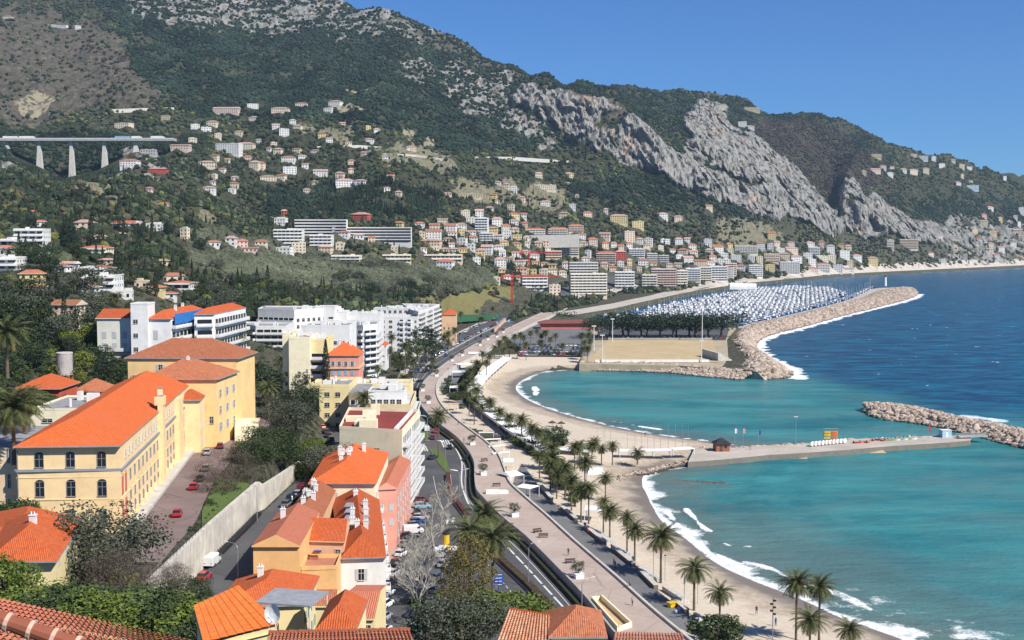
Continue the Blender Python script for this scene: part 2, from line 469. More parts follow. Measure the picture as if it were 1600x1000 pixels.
# ---- zones, by region of the hillside
def zone(polys, blur=10, seed=5):
 n1 = fbm(PXG / 26, PYG / 18, 4, seed) * blur; n2 = fbm(PXG / 26 + 70, PYG / 18, 4, seed + 3) * blur
 r = np.zeros(PXG.shape)
 for pl in polys: r = np.maximum(r, inpoly(PXG + n1, PYG + n2, pl))
 return r
CLIFF = [[(798, 152), (815, 133), (870, 140), (930, 162), (1000, 185), (1060, 207), (1088, 160), (1128, 162), (1132, 190), (1180, 222), (1237, 258), (1272, 300), (1322, 362), (1300, 376), (1240, 352), (1170, 337), (1100, 310), (1060, 292), (1020, 272), (960, 250), (930, 237), (880, 215), (850, 195), (805, 175)],
         [(1306, 305), (1328, 275), (1350, 270), (1372, 268), (1420, 285), (1475, 312), (1530, 345), (1520, 366), (1450, 374), (1340, 380), (1318, 362)]]
WEDGE = [[(930, 205), (955, 178), (992, 180), (975, 195), (948, 214)], [(1092, 205), (1112, 212), (1190, 262), (1180, 270), (1110, 232)], [(1320, 300), (1345, 285), (1350, 300), (1322, 340)]]
ROCKY = [[(180, -20), (560, -20), (700, 50), (650, 62), (500, 48), (400, 52), (300, 45), (200, 12)], [(620, 100), (700, 98), (800, 125), (800, 185), (700, 145), (640, 128)],
         [(690, 150), (800, 175), (880, 215), (930, 240), (850, 232), (730, 190)], [(1450, 300), (1620, 296), (1620, 420), (1480, 398)], [(205, 235), (290, 262), (215, 300), (160, 290)], [(10, 255), (60, 275), (50, 290), (0, 270)]]
DRY = [[(-400, -220), (0, 8), (90, 22), (185, 45), (205, 78), (212, 112), (250, 140), (270, 172), (100, 182), (60, 205), (-400, 225)], [(560, -10), (700, 50), (830, 118), (960, 170), (1010, 200), (900, 165), (800, 135), (690, 80)], [(1120, 140), (1010, 148), (1150, 160)]]
YROCK = [[(25, 165), (50, 150), (60, 140), (95, 152), (90, 165), (70, 180), (40, 175)], [(540, 138), (582, 142), (582, 155), (545, 150)], [(628, 200), (650, 215), (640, 224), (628, 216)], [(664, 222), (682, 224), (678, 236), (664, 234)], [(515, 180), (545, 172), (575, 188), (530, 190)]]
TERR = [[(560, 235), (640, 230), (705, 250), (720, 275), (600, 262)], [(700, 285), (800, 290), (880, 300), (900, 330), (740, 320)], [(1120, 345), (1200, 352), (1240, 380), (1120, 385)], [(270, 340), (340, 345), (340, 375), (280, 372)], [(100, 283), (230, 330), (250, 345), (120, 320)], [(470, 205), (560, 215), (540, 235), (470, 225)]]
OLIVE = [[(285, 398), (330, 380), (480, 388), (640, 410), (770, 428), (775, 450), (660, 462), (480, 452), (300, 440)]]
HAY = [[(660, 452), (800, 446), (806, 466), (700, 478), (640, 470)]]
BROWNWOOD = [[(1150, 200), (1225, 188), (1262, 190), (1400, 250), (1340, 275), (1310, 320), (1250, 290)], [(100, 60), (200, 90), (210, 130), (150, 120)]]
FOREST = [[(80, -60), (420, -60), (640, 30), (1010, 150), (1020, 200), (800, 230), (640, 215), (300, 180), (210, 120), (200, 50)], [(560, 150), (820, 180), (900, 240), (700, 250)], [(880, 285), (1010, 270), (1180, 330), (1200, 350), (1000, 340), (890, 320)], [(940, 140), (1100, 150), (1250, 180), (1400, 230), (1340, 262), (1290, 330), (1130, 230), (1060, 200)],
          [(0, 205), (330, 215), (300, 250), (100, 290), (0, 260)], [(400, 290), (680, 300), (700, 345), (420, 345)], [(1360, 265), (1610, 265), (1610, 300), (1400, 300)]]
zc = zone(CLIFF, 5, 21) * (1 - zone(WEDGE, 6, 30))
zr = zone(ROCKY, 14, 25); zd = zone(DRY, 14, 31); zy = zone(YROCK, 4, 41); ztr = zone(TERR, 8, 43); zol = zone(OLIVE, 4, 47); zh = zone(HAY, 5, 49); zbw = zone(BROWNWOOD, 14, 51); zf = zone(FOREST, 12, 53)
hill = sst(900, 1050, GY) * (Z > 10)
rock = np.clip(zc + zr * sst(0.05, 0.5, rid(GX / 45, Z / 30 + GY / 60, 4, 77) * 0.6 - 0.25) * hill, 0, 1) * (GY > 900)
# buttresses and gullies: the cliff faces are pushed in and out, and their slabs roughened
cz = zc * (GY > 2000)
for _ in range(2):
 cz[1:-1] = (cz[1:-1] * 2 + cz[:-2] + cz[2:]) / 4; cz[:, 1:-1] = (cz[:, 1:-1] * 2 + cz[:, :-2] + cz[:, 2:]) / 4
but = rid(GX / 62 + fbm(Z / 60, GX / 90, 3, 2) * 0.8, Z / 90, 5, 61) * 15 + rid((GX + Z * 0.5) / 16, (Z - GX * 0.3) / 60, 4, 67) * 6 + fbm(GX / 7, Z / 12, 3, 69) * 3.5
GYd = GY - but * cz
Zd = Z + cz * (rid(GX / 26, GY / 40, 3, 71) * 3 + fbm(GX / 8, GY / 14, 2, 73) * 2) + rock * (1 - cz) * fbm(GX / 12, GY / 12, 3, 75) * 3.5 * hill
Zd = Zd + hill * (1 - cz) * fbm(GX / 14, GY / 14, 3, 79) * 1.6
steps = (1 - cz) * ztr * hill
Zd = Zd * (1 - steps) + steps * (np.floor(Zd / 5) * 5 + 5 * sst(0.72, 1.0, (Zd / 5) % 1))
vt_ = np.interp(PXG, [10, 53, 104, 156, 206, 250], [186, 170, 150, 161, 182, 205]); vm = sst(8, 30, PXG) * sst(262, 225, PXG)
vw = np.exp(-((GY - 1650) / 60) ** 2) * vm
Zd = np.where(vm > 0, np.minimum(Zd, Zd * (1 - vw) + vt_ * vw), Zd)
los = 73 + (vt_ - 73) * GY / 1650 - 9; lw_ = vm * sst(1150, 1300, GY) * (GY < 1640)
Zd = np.minimum(Zd, Zd * (1 - lw_) + los * lw_)
fl = sst(672, 690, PXG) * sst(815, 795, PXG) * sst(740, 760, GY) * sst(1110, 1070, GY); Zd = np.where(fl > 0, np.minimum(Zd, Zd * (1 - fl) + 3.4 * fl), Zd)
TZ = Zd
LY = YS
def ground(x, y):
 """height of the built terrain"""
 s = (x / y * F + 800 - PX[0]) / (PX[-1] - PX[0]) * (NS - 1)
 j = min(max(int(np.searchsorted(LY, y)) - 1, 0), NY - 2)
 i = min(max(int(s), 0), NS - 2)
 fs = min(max(s - i, 0), 1); fj = min(max((y - LY[j]) / (LY[j + 1] - LY[j]), 0), 1)
 return float((TZ[j, i] * (1 - fs) + TZ[j, i + 1] * fs) * (1 - fj) + (TZ[j + 1, i] * (1 - fs) + TZ[j + 1, i + 1] * fs) * fj)
def hit(px, py, y0=60, y1=3450):
 """where the view line through a picture point first meets the terrain"""
 s, t = ray(px, py)
 u = (s * F + 800 - PX[0]) / (PX[-1] - PX[0]) * (NS - 1)
 i = min(max(int(u), 0), NS - 2); fs = u - i
 col = TZ[:, i] * (1 - fs) + TZ[:, i + 1] * fs
 zr_ = CZ + t * LY
 m = np.where((col > zr_) & (LY > y0) & (LY < y1))[0]
 if len(m) == 0: return None
 j = m[0]
 if j == 0: y = LY[0]
 else:
  a = zr_[j - 1] - col[j - 1]; b = col[j] - zr_[j]
  y = LY[j - 1] + (LY[j] - LY[j - 1]) * a / (a + b + 1e-9) if a > 0 else LY[j]
 return Vector((s * y, y, ground(s * y, y)))
# ---- ground materials
def terrain_mat():
 m, nd, lk, b = new_mat('terrain')
 pos = nd.new('ShaderNodeNewGeometry').outputs['Position']
 big = noise(nd, lk, pos, 0.012, 6, 0.6); med = noise(nd, lk, pos, 0.09, 6, 0.7); fin = noise(nd, lk, pos, 0.45, 5, 0.7)
 veg = mixc(nd, lk, ramp(nd, lk, med, [(0.35, 0), (0.65, 1)]), (0.026, 0.033, 0.018), (0.070, 0.072, 0.042))
 veg = mixc(nd, lk, ramp(nd, lk, big, [(0.5, 0), (0.7, 0.4)]), veg, (0.11, 0.10, 0.07))
 c = mixc(nd, lk, attr(nd, 'town'), veg, mixc(nd, lk, ramp(nd, lk, fin, [(0.4, 0), (0.6, 1)]), (0.035, 0.045, 0.022), (0.15, 0.135, 0.10)))
 dry = mixc(nd, lk, ramp(nd, lk, med, [(0.35, 0), (0.65, 1)]), (0.060, 0.053, 0.038), (0.165, 0.14, 0.11))
 dry = mixc(nd, lk, ramp(nd, lk, fin, [(0.45, 0.0), (0.62, 0.75)]), dry, (0.035, 0.04, 0.024))
 c = mixc(nd, lk, attr(nd, 'dry'), c, dry)
 tr = mixc(nd, lk, ramp(nd, lk, fin, [(0.4, 0), (0.6, 1)]), (0.10, 0.10, 0.055), (0.27, 0.24, 0.17))
 c = mixc(nd, lk, attr(nd, 'terrace'), c, tr)
 c = mixc(nd, lk, attr(nd, 'hay'), c, mixc(nd, lk, fin, (0.13, 0.13, 0.04), (0.26, 0.23, 0.11)))
 rk = mixc(nd, lk, ramp(nd, lk, fin, [(0.3, 0), (0.7, 1)]), (0.18, 0.172, 0.16), (0.40, 0.38, 0.35))
 mp = nd.new('ShaderNodeMapping'); mp.inputs['Scale'].default_value = (0.03, 0.012, 0.010); mp.inputs['Rotation'].default_value = (0, R(25), 0)
 lk.new(pos, mp.inputs[0])
 stn = noise(nd, lk, mp.outputs[0], 1.0, 5, 0.6)
 rk = mixc(nd, lk, ramp(nd, lk, stn, [(0.58, 0), (0.68, 0.7)]), rk, (0.46, 0.30, 0.19))
 mp2 = nd.new('ShaderNodeMapping'); mp2.inputs['Scale'].default_value = (0.16, 0.05, 0.03)
 lk.new(pos, mp2.inputs[0])
 st2 = noise(nd, lk, mp2.outputs[0], 1.0, 6, 0.75)
 rk = mixc(nd, lk, ramp(nd, lk, st2, [(0.47, 0), (0.56, 0.85)]), rk, (0.085, 0.09, 0.075))
 c = mixc(nd, lk, attr(nd, 'rock'), c, rk)
 c = mixc(nd, lk, attr(nd, 'yrock'), c, mixc(nd, lk, fin, (0.13, 0.115, 0.075), (0.42, 0.37, 0.25)))
 lk.new(c, b.inputs['Base Color'])
 b.inputs['Roughness'].default_value = 0.95; b.inputs['Specular IOR Level'].default_value = 0.1
 bp = nd.new('ShaderNodeBump'); bp.inputs['Strength'].default_value = 1.0; bp.inputs['Distance'].default_value = 0.8
 h = math_(nd, lk, 'ADD', fin, math_(nd, lk, 'MULTIPLY', noise(nd, lk, pos, 0.16, 8, 0.8), 2.0))
 lk.new(h, bp.inputs['Height']); lk.new(bp.outputs[0], b.inputs['Normal'])
 return m
def sand_mat():
 m, nd, lk, b = new_mat('sand')
 pos = nd.new('ShaderNodeNewGeometry').outputs['Position']
 sep = nd.new('ShaderNodeSeparateXYZ'); lk.new(pos, sep.inputs[0])
 n1 = noise(nd, lk, pos, 0.06, 5, 0.6); n2 = noise(nd, lk, pos, 0.9, 6, 0.75)
 c = mixc(nd, lk, n1, (0.55, 0.46, 0.35), (0.66, 0.57, 0.45))
 c = mixc(nd, lk, ramp(nd, lk, n2, [(0.35, 0.35), (0.6, 0)]), c, (0.30, 0.25, 0.19))
 # wrack lines and wet sand near the water
 wz = math_(nd, lk, 'ADD', sep.outputs[2], math_(nd, lk, 'MULTIPLY', math_(nd, lk, 'SUBTRACT', noise(nd, lk, pos, 0.12, 5, 0.65), 0.5), 1.3))
 peb = ramp(nd, lk, math_(nd, lk, 'MULTIPLY', wz, 0.5), [(0.15, 0.0), (0.36, 0.65), (0.50, 0.55), (0.66, 0.0)])
 pebf = math_(nd, lk, 'MULTIPLY', peb, ramp(nd, lk, noise(nd, lk, pos, 0.5, 5, 0.8), [(0.38, 0.2), (0.55, 1)]))
 c = mixc(nd, lk, pebf, c, (0.27, 0.20, 0.14))
 wet = sstep(nd, lk, wz, 0.75, 0.15)
 c = mixc(nd, lk, wet, c, (0.20, 0.165, 0.125))
 lk.new(c, b.inputs['Base Color'])
 lk.new(math_(nd, lk, 'SUBTRACT', 0.95, math_(nd, lk, 'MULTIPLY', wet, 0.55)), b.inputs['Roughness'])
 b.inputs['Specular IOR Level'].default_value = 0.25
 bp = nd.new('ShaderNodeBump'); bp.inputs['Strength'].default_value = 0.5; bp.inputs['Distance'].default_value = 0.15
 lk.new(n2, bp.inputs['Height']); lk.new(bp.outputs[0], b.inputs['Normal'])
 return m
M_TERR, M_SAND = terrain_mat(), sand_mat()
V = np.stack([GX * GYd / GY, GYd, TZ], -1).reshape(-1, 3)
ii = (np.arange(NY - 1)[:, None] * NS + np.arange(NS - 1)[None, :]).ravel()
FACES = np.stack([ii, ii + 1, ii + NS + 1, ii + NS], 1)
cy = GY[:-1, :-1].ravel(); sdc = SD[:-1, :-1].ravel(); isbc = isb[:-1, :-1].ravel(); cx_ = GX[:-1, :-1].ravel(); zcell = Z[:-1, :-1].ravel()
sandy = (sdc > -12) & (sdc < 60) & isbc & (cy < 760)
land = sdc > -14
town = sst(300, 400, PYG) * (1 - zf) * 0.8 + (GY < 700) * 0.4
AT = dict(rock=rock, dry=zd * hill, terrace=ztr * hill, hay=zh, yrock=zy * hill * (fbm(GX / 9, GY / 14, 4, 88) > -0.12), town=np.clip(town, 0, 1))
AT = {k: v.ravel() for k, v in AT.items()}
def sub(name, mask, mt, attrs=True, sm=True):
 f = FACES[mask]
 used, inv = np.unique(f.ravel(), return_inverse=True)
 me = np_mesh(name, V[used], inv.reshape(-1, 4), {k: v[used] for k, v in AT.items()} if attrs else None, [mt], sm)
 return tag(link(name, me), kind='structure')
sub('beach', sandy & land, M_SAND, False)
sub('ground', ~sandy & land & (cy < 1040), M_TERR)
sub('hills', ~sandy & land & (cy >= 1040), M_TERR, True, False)
# ================================================================== SEA
def sea_mat():
 m, nd, lk, b = new_mat('sea_water')
 pos = nd.new('ShaderNodeNewGeometry').outputs['Position']
 n1 = noise(nd, lk, pos, 0.02, 5, 0.6)
 mp = nd.new('ShaderNodeMapping'); mp.inputs['Scale'].default_value = (0.012, 0.035, 1); mp.inputs['Rotation'].default_value = (0, 0, R(-38))
 lk.new(pos, mp.inputs[0]); n2 = noise(nd, lk, mp.outputs[0], 1.0, 5, 0.65)
 mp3 = nd.new('ShaderNodeMapping'); mp3.inputs['Scale'].default_value = (0.035, 0.09, 1); mp3.inputs['Rotation'].default_value = (0, 0, R(8))
 lk.new(pos, mp3.inputs[0]); n3 = noise(nd, lk, mp3.outputs[0], 1.0, 8, 0.75)
 sh = mixc(nd, lk, ramp(nd, lk, n2, [(0.36, 0), (0.64, 1)]), (0.008, 0.130, 0.160), (0.055, 0.265, 0.270))
 sh = mixc(nd, lk, ramp(nd, lk, n1, [(0.46, 0), (0.66, 0.7)]), sh, (0.085, 0.195, 0.20))
 dp = mixc(nd, lk, ramp(nd, lk, n3, [(0.43, 0), (0.60, 1)]), (0.000, 0.034, 0.100), (0.001, 0.125, 0.225))
 c = mixc(nd, lk, attr(nd, 'deep'), sh, dp)
 c = mixc(nd, lk, attr(nd, 'murk'), c, (0.13, 0.16, 0.145))
 lac = math_(nd, lk, 'ADD', math_(nd, lk, 'MULTIPLY', noise(nd, lk, pos, 0.35, 9, 0.85), 0.6), math_(nd, lk, 'MULTIPLY', noise(nd, lk, pos, 1.6, 6, 0.8), 0.4))
 th = math_(nd, lk, 'SUBTRACT', 1.02, attr(nd, 'foam'))
 fo = nd.new('ShaderNodeMapRange'); fo.interpolation_type = 'SMOOTHSTEP'
 lk.new(lac, fo.inputs[0]); lk.new(math_(nd, lk, 'SUBTRACT', th, 0.10), fo.inputs[1]); lk.new(math_(nd, lk, 'ADD', th, 0.08), fo.inputs[2])
 # scattered white caps
 wc = math_(nd, lk, 'MULTIPLY', ramp(nd, lk, noise(nd, lk, pos, 0.07, 3, 0.9), [(0.69, 0), (0.71, 1)]), attr(nd, 'deep'))
 ff = math_(nd, lk, 'MAXIMUM', fo.outputs[0], wc)
 c = mixc(nd, lk, ff, c, (0.80, 0.82, 0.82))
 lk.new(c, b.inputs['Base Color'])
 lk.new(math_(nd, lk, 'ADD', math_(nd, lk, 'MULTIPLY', ff, 0.6), 0.22), b.inputs['Roughness'])
 b.inputs['IOR'].default_value = 1.33; b.inputs['Specular IOR Level'].default_value = 0.05
 bp = nd.new('ShaderNodeBump'); bp.inputs['Strength'].default_value = 0.9; bp.inputs['Distance'].default_value = 1.1
 mpw = nd.new('ShaderNodeMapping'); mpw.inputs['Scale'].default_value = (0.10, 0.26, 1); mpw.inputs['Rotation'].default_value = (0, 0, R(-12))
 lk.new(pos, mpw.inputs[0])
 wv = math_(nd, lk, 'ADD', noise(nd, lk, mpw.outputs[0], 1.0, 6, 0.6), math_(nd, lk, 'MULTIPLY', noise(nd, lk, pos, 0.9, 4, 0.7), 0.25))
 lk.new(wv, bp.inputs['Height']); lk.new(bp.outputs[0], b.inputs['Normal'])
 return m
wpx = np.linspace(780, 1860, 620)
wy = np.concatenate([np.geomspace(140, 700, 520)[:-1], np.geomspace(700, 4300, 330)])
WX = wy[:, None] * ((wpx - 800) / F)[None, :]; WY = np.repeat(wy[:, None], len(wpx), 1)
wsd = exact(-coarse(shore_sd, WX, WY), WX, WY, -1)
_, WPY = proj(WX, WY, 0 * WX); WPX = np.repeat(wpx[None, :], len(wy), 0)
line = np.interp(WPX, [800, 1000, 1240, 1350, 1480, 1600, 1860], [560, 570, 588, 612, 640, 652, 690])
wn_ = fbm(WX / 60, WY / 90, 4, 91)
deep = sst(26, -22, WPY - line + wn_ * 16)
dS = coarse(lambda a, b: pdist(a, b, south), WX, WY, 3); dN = coarse(lambda a, b: pdist(a, b, north), WX, WY, 3)
nz = fbm(WX / 11, WY / 11, 4, 93)
foam = np.maximum(sst(11, 0.0, dS + nz * 4.2) * 0.58, sst(7, 0.0, dN + nz * 3) * 0.57 * (WPX < 1110))
foam = np.maximum(foam, sst(3.5, -1.0, np.minimum(dS, dN)) * 0.85 * (WPX < 1500))
lacy = sst(34, 10, dS + nz * 5) * sst(200, 330, 560 - WY) * sst(1040, 1090, WPX)
foam = np.maximum(foam, lacy * (0.40 + 0.16 * np.clip(fbm(WX / 9, WY / 5, 3, 95) * 1.6, -1, 1)))
def crest(pts, wid, amp):
 global foam, crest_h
 d = coarse(lambda a, b: pdist(a, b, smooth(gl(pts, 0), 4)), WX, WY, 2); a = sst(wid, wid * 0.2, d + nz * wid * 0.5) * amp
 foam = np.maximum(foam, a); crest_h = crest_h + sst(wid * 1.6, 0, d) * 0.5
crest_h = np.zeros(WX.shape)
for pts, wd, am in [([(1072, 796), (1085, 812), (1100, 826), (1112, 832)], 1.4, 0.62), ([(1130, 850), (1145, 856), (1170, 855)], 1.6, 0.62), ([(958, 659), (985, 664), (1032, 672)], 2.6, 0.62),
     ([(835, 605), (838, 618)], 3.0, 0.62), ([(1165, 880), (1200, 888), (1235, 905)], 2.2, 0.56), ([(1240, 905), (1300, 925), (1360, 955)], 2.5, 0.56), ([(1040, 800), (1075, 838), (1110, 862), (1160, 890)], 2.2, 0.66)]:
 crest(pts, wd, am)
MOLE_OUT = [(1245, 590), (1220, 570), (1195, 557), (1182, 545), (1187, 532), (1212, 522), (1262, 510), (1325, 492), (1375, 480), (1425, 467), (1437, 459)]
dM = coarse(lambda a, b: pdist(a, b, smooth(gl(MOLE_OUT, 0), 4)), WX, WY, 3)
foam = np.maximum(foam, sst(11, 4, dM + nz * 4) * 0.6)
BWK_UP = [(1373, 634), (1424, 638), (1472, 652), (1536, 666), (1600, 676)]
foam = np.maximum(foam, sst(5, 1, pdist(WX, WY, gl(BWK_UP, 0)) + nz * 2) * 0.52 * (WPX > 1440))
foam = np.maximum(foam, sst(9, 2, pdist(WX, WY, gl([(1500, 650), (1535, 654), (1560, 657)], 0)) + nz * 4) * 0.55)
foam = np.maximum(foam, sst(9, 2, pdist(WX, WY, gl([(1290, 434), (1400, 428), (1600, 419)], 0)) + nz * 5) * 0.5)
murk = np.maximum(sst(26, 4, dS + nz * 8) * 0.75, sst(22, 4, dN + nz * 7) * 0.6)
murk = np.maximum(murk, sst(70, 10, pdist(WX, WY, gl([(1180, 850), (1260, 900), (1330, 950)], 0)) + nz * 14) * 0.55 * sst(60, 20, dS))
murk = murk * (WPX > 800)
dark_weed = sst(5, 1, pdist(WX, WY, gl([(1055, 750), (1090, 752), (1125, 754)], 0)) + nz * 2)
swell = np.sin(dS / 3.4 + fbm(WX / 40, WY / 40, 2, 97) * 3) * 0.10 * sst(90, 20, dS)
WZ = crest_h * 0.5 + swell - dark_weed * 0.0
Vw = np.stack([WX, WY, WZ], -1).reshape(-1, 3)
n_ = len(wpx)
ii = (np.arange(len(wy) - 1)[:, None] * n_ + np.arange(n_ - 1)[None, :]).ravel()
fw = np.stack([ii, ii + 1, ii + n_ + 1, ii + n_], 1)
keep = (wsd.ravel()[ii] > -16)
M_SEA = sea_mat()
me = np_mesh('sea', Vw, fw[keep], dict(deep=deep.ravel(), foam=foam.ravel(), murk=np.clip(murk + dark_weed * 0.3, 0, 1).ravel()), [M_SEA], True)
tag(link('sea', me), kind='structure')
far_sea = MB().face([(-9000, 4350, -12), (40000, 4350, -12), (40000, 45000, -12), (-9000, 45000, -12)]).face([(700, 100, -0.4), (9000, 100, -0.4), (9000, 4350, -0.4), (2300, 4350, -0.4)])
me = far_sea.data('open_sea', [M_SEA])
a = me.attributes.new('deep', 'FLOAT', 'POINT'); a.data.foreach_set('value', [1.0] * len(me.vertices))
tag(link('open_sea', me), kind='structure')
# ================================================================== ROADS, PROMENADE, QUAYS
def road_mat(name, c1, c2, crack=0.22, joints=None, rough=0.85):
 m, nd, lk, b = new_mat(name)
 pos = nd.new('ShaderNodeNewGeometry').outputs['Position']
 n1 = noise(nd, lk, pos, 0.09, 5, 0.65); n2 = noise(nd, lk, pos, 2.2, 5, 0.8)
 c = mixc(nd, lk, ramp(nd, lk, n1, [(0.35, 0), (0.65, 1)]), c1, c2)
 c = mixc(nd, lk, ramp(nd, lk, n2, [(0.3, 0.25), (0.6, 0)]), c, tuple(x * 0.5 for x in c1))
 v = nd.new('ShaderNodeTexVoronoi'); v.feature = 'DISTANCE_TO_EDGE'; v.inputs['Scale'].default_value = 0.11
 lk.new(pos, v.inputs['Vector'])
 c = mixc(nd, lk, ramp(nd, lk, v.outputs['Distance'], [(0.004, crack), (0.014, 0)]), c, tuple(x * 0.4 for x in c1))
 lk.new(c, b.inputs['Base Color']); b.inputs['Roughness'].default_value = rough; b.inputs['Specular IOR Level'].default_value = 0.25
 return m
M_ASPH = road_mat('asphalt', (0.075, 0.075, 0.078), (0.115, 0.115, 0.115))
M_ASPH2 = road_mat('worn_asphalt', (0.12, 0.105, 0.10), (0.17, 0.15, 0.145))
M_PATH = road_mat('grey_path', (0.15, 0.15, 0.15), (0.20, 0.195, 0.19))
M_DECK = road_mat('pink_concrete', (0.40, 0.31, 0.255), (0.50, 0.41, 0.345), 0.35)
M_PAVE = road_mat('pink_paving', (0.42, 0.26, 0.20), (0.50, 0.34, 0.27), 0.3)
M_TERRACE = road_mat('reddish_asphalt', (0.19, 0.135, 0.125), (0.25, 0.19, 0.175), 0.7)
M_PLAZA = road_mat('pale_paving', (0.42, 0.37, 0.31), (0.55, 0.49, 0.42), 0.3)
M_CONC = mat('concrete', (0.42, 0.40, 0.37), 0.85, 0.25, 0.5, 0.02, streak=0.35)
M_PALE = mat('pale_concrete', (0.58, 0.55, 0.49), 0.85, 0.2, 0.5, 0.02, streak=0.35)
M_WHITE = mat('white_paint', (0.78, 0.77, 0.74), 0.6, 0.12, 0.7)
M_CANVAS = mat('white_canvas', (0.80, 0.80, 0.79), 0.8, 0.08, 1.5)
M_LINE = mat('road_paint', (0.70, 0.70, 0.68), 0.7, 0.35, 3.0)
M_STEEL = mat('grey_steel', (0.42, 0.43, 0.45), 0.4, 0.1, 2, metal=0.6)
M_DARK = mat('dark_metal', (0.035, 0.035, 0.04), 0.5, 0.2, 2)
M_GRASS = mat('lawn', (0.10, 0.15, 0.035), 0.95, 0.45, 1.2, 0.05)
M_HEDGE = mat('hedge_leaves', (0.05, 0.055, 0.02), 0.9, 0.6, 2.5, 0.25)
M_REDHEDGE = mat('red_hedge_leaves', (0.12, 0.035, 0.03), 0.9, 0.6, 2.5, 0.25)
M_ROCK = mat('pale_rock', (0.50, 0.40, 0.32), 0.95, 0.45, 0.25, 0.15, rnd=0.1)
M_WETROCK = mat('wet_rock', (0.10, 0.085, 0.07), 0.6, 0.4, 0.4, 0.1)
M_BRICK = mat('red_brown_brick', (0.30, 0.12, 0.08), 0.9, 0.3, 2)
M_WOODL = mat('pale_wood', (0.50, 0.38, 0.25), 0.8, 0.25, 1.5)
M_WOODD = mat('dark_wood', (0.10, 0.06, 0.04), 0.8, 0.3, 2)
M_RED = mat('red_paint', (0.55, 0.03, 0.03), 0.45, 0.15, 1.5)
M_BLUE = mat('blue_paint', (0.03, 0.09, 0.35), 0.45, 0.15, 1.5)
M_YEL = mat('yellow_paint', (0.70, 0.45, 0.03), 0.5, 0.15, 1.5)
M_OCHRE = mat('ochre_plaster', (0.60, 0.40, 0.20), 0.9, 0.12, 0.5)
def resamp(line, n):
 a = np.array(line, float); d = np.r_[0, np.cumsum(np.hypot(*np.diff(a, axis=0).T))]
 t = np.linspace(0, d[-1], n)
 return list(zip(np.interp(t, d, a[:, 0]), np.interp(t, d, a[:, 1])))
def length(line):
 a = np.array(line); return float(np.hypot(*np.diff(a, axis=0).T).sum())
def offset(line, d):
 out = []
 for i, p in enumerate(line):
  a = np.array(line[max(i - 1, 0)]); b = np.array(line[min(i + 1, len(line) - 1)])
  t = b - a; t = t / (np.hypot(*t) + 1e-9)
  out.append((p[0] - t[1] * d, p[1] + t[0] * d))
 return out
def sheet(mb, L, Rr, z, mi=0, n=None):
 n = n or max(2, int(max(length(L), length(Rr)) / 4))
 A, B = resamp(L, n), resamp(Rr, n)
 for i in range(n - 1):
  mb.face([(*A[i], z), (*B[i], z), (*B[i + 1], z), (*A[i + 1], z)], mi)
 return mb
def flat(mb, pts, z, mi=0):
 if sum(pts[i][0] * pts[(i + 1) % len(pts)][1] - pts[(i + 1) % len(pts)][0] * pts[i][1] for i in range(len(pts))) < 0: pts = list(reversed(pts))
 return mb.face([(x, y, z) for x, y in pts], mi)
def wall(mb, line, th, z0, z1, mi=0, cap=None):
 """a wall of thickness th along a polyline (z0, z1 numbers or lists)"""
 A, B = offset(line, th / 2), offset(line, -th / 2)
 n = len(line); f0 = z0 if hasattr(z0, '__len__') else [z0] * n; f1 = z1 if hasattr(z1, '__len__') else [z1] * n
 for i in range(n - 1):
  a0, a1, b0, b1 = A[i], A[i + 1], B[i], B[i + 1]
  mb.face([(*a1, f0[i + 1]), (*a0, f0[i]), (*a0, f1[i]), (*a1, f1[i + 1])], mi)
  mb.face([(*b0, f0[i]), (*b1, f0[i + 1]), (*b1, f1[i + 1]), (*b0, f1[i])], mi)
  mb.face([(*a0, f1[i]), (*b0, f1[i]), (*b1, f1[i + 1]), (*a1, f1[i + 1])], mi if cap is None else cap)
 for i, s in ((0, 1), (n - 1, -1)):
  q = [(*A[i], f0[i]), (*B[i], f0[i]), (*B[i], f1[i]), (*A[i], f1[i])]
  mb.face(q if s > 0 else q[::-1], mi)
 return mb
Z_ROAD, Z_DECK, Z_PATH = 4.0, 5.6, 3.2
DL = [(1010, 1040), (962, 995), (917, 939), (872, 891), (821, 840), (782, 808), (757, 782), (744, 766), (741, 744), (740, 722), (728, 701), (712, 683), (689, 666), (670, 650), (657, 632), (655, 612), (663, 596), (683, 578), (712, 557), (750, 534), (800, 510), (850, 487), (880, 474)]
DR = [(1120, 1035), (1079, 1000), (1021, 952), (964, 901), (900, 846), (856, 806), (821, 776), (798, 754), (789, 731), (779, 709), (760, 690), (744, 678), (720, 660), (698, 641), (685, 622), (683, 603), (693, 588), (716, 570), (746, 555), (784, 532), (829, 508), (861, 494), (892, 479)]
RL = [(560, 1100), (590, 1000), (606, 905), (640, 805), (657, 752), (652, 716), (648, 690), (642, 650), (634, 620), (631, 600), (640, 574), (668, 550), (700, 532), (750, 508), (800, 487), (850, 468), (905, 456), (960, 447), (1010, 441)]
PR = [(1160, 1035), (1118, 1000), (1073, 958), (1025, 920), (990, 885), (945, 850), (900, 814), (856, 776), (824, 734), (808, 712), (790, 690), (762, 665), (738, 642), (720, 618), (714, 602), (722, 587), (748, 568), (776, 550), (800, 538)]
dl, dr, rl, pr = [smooth(gl(a, z), 5) for a, z in ((DL, Z_DECK), (DR, Z_DECK), (RL, Z_ROAD), (PR, Z_PATH))]
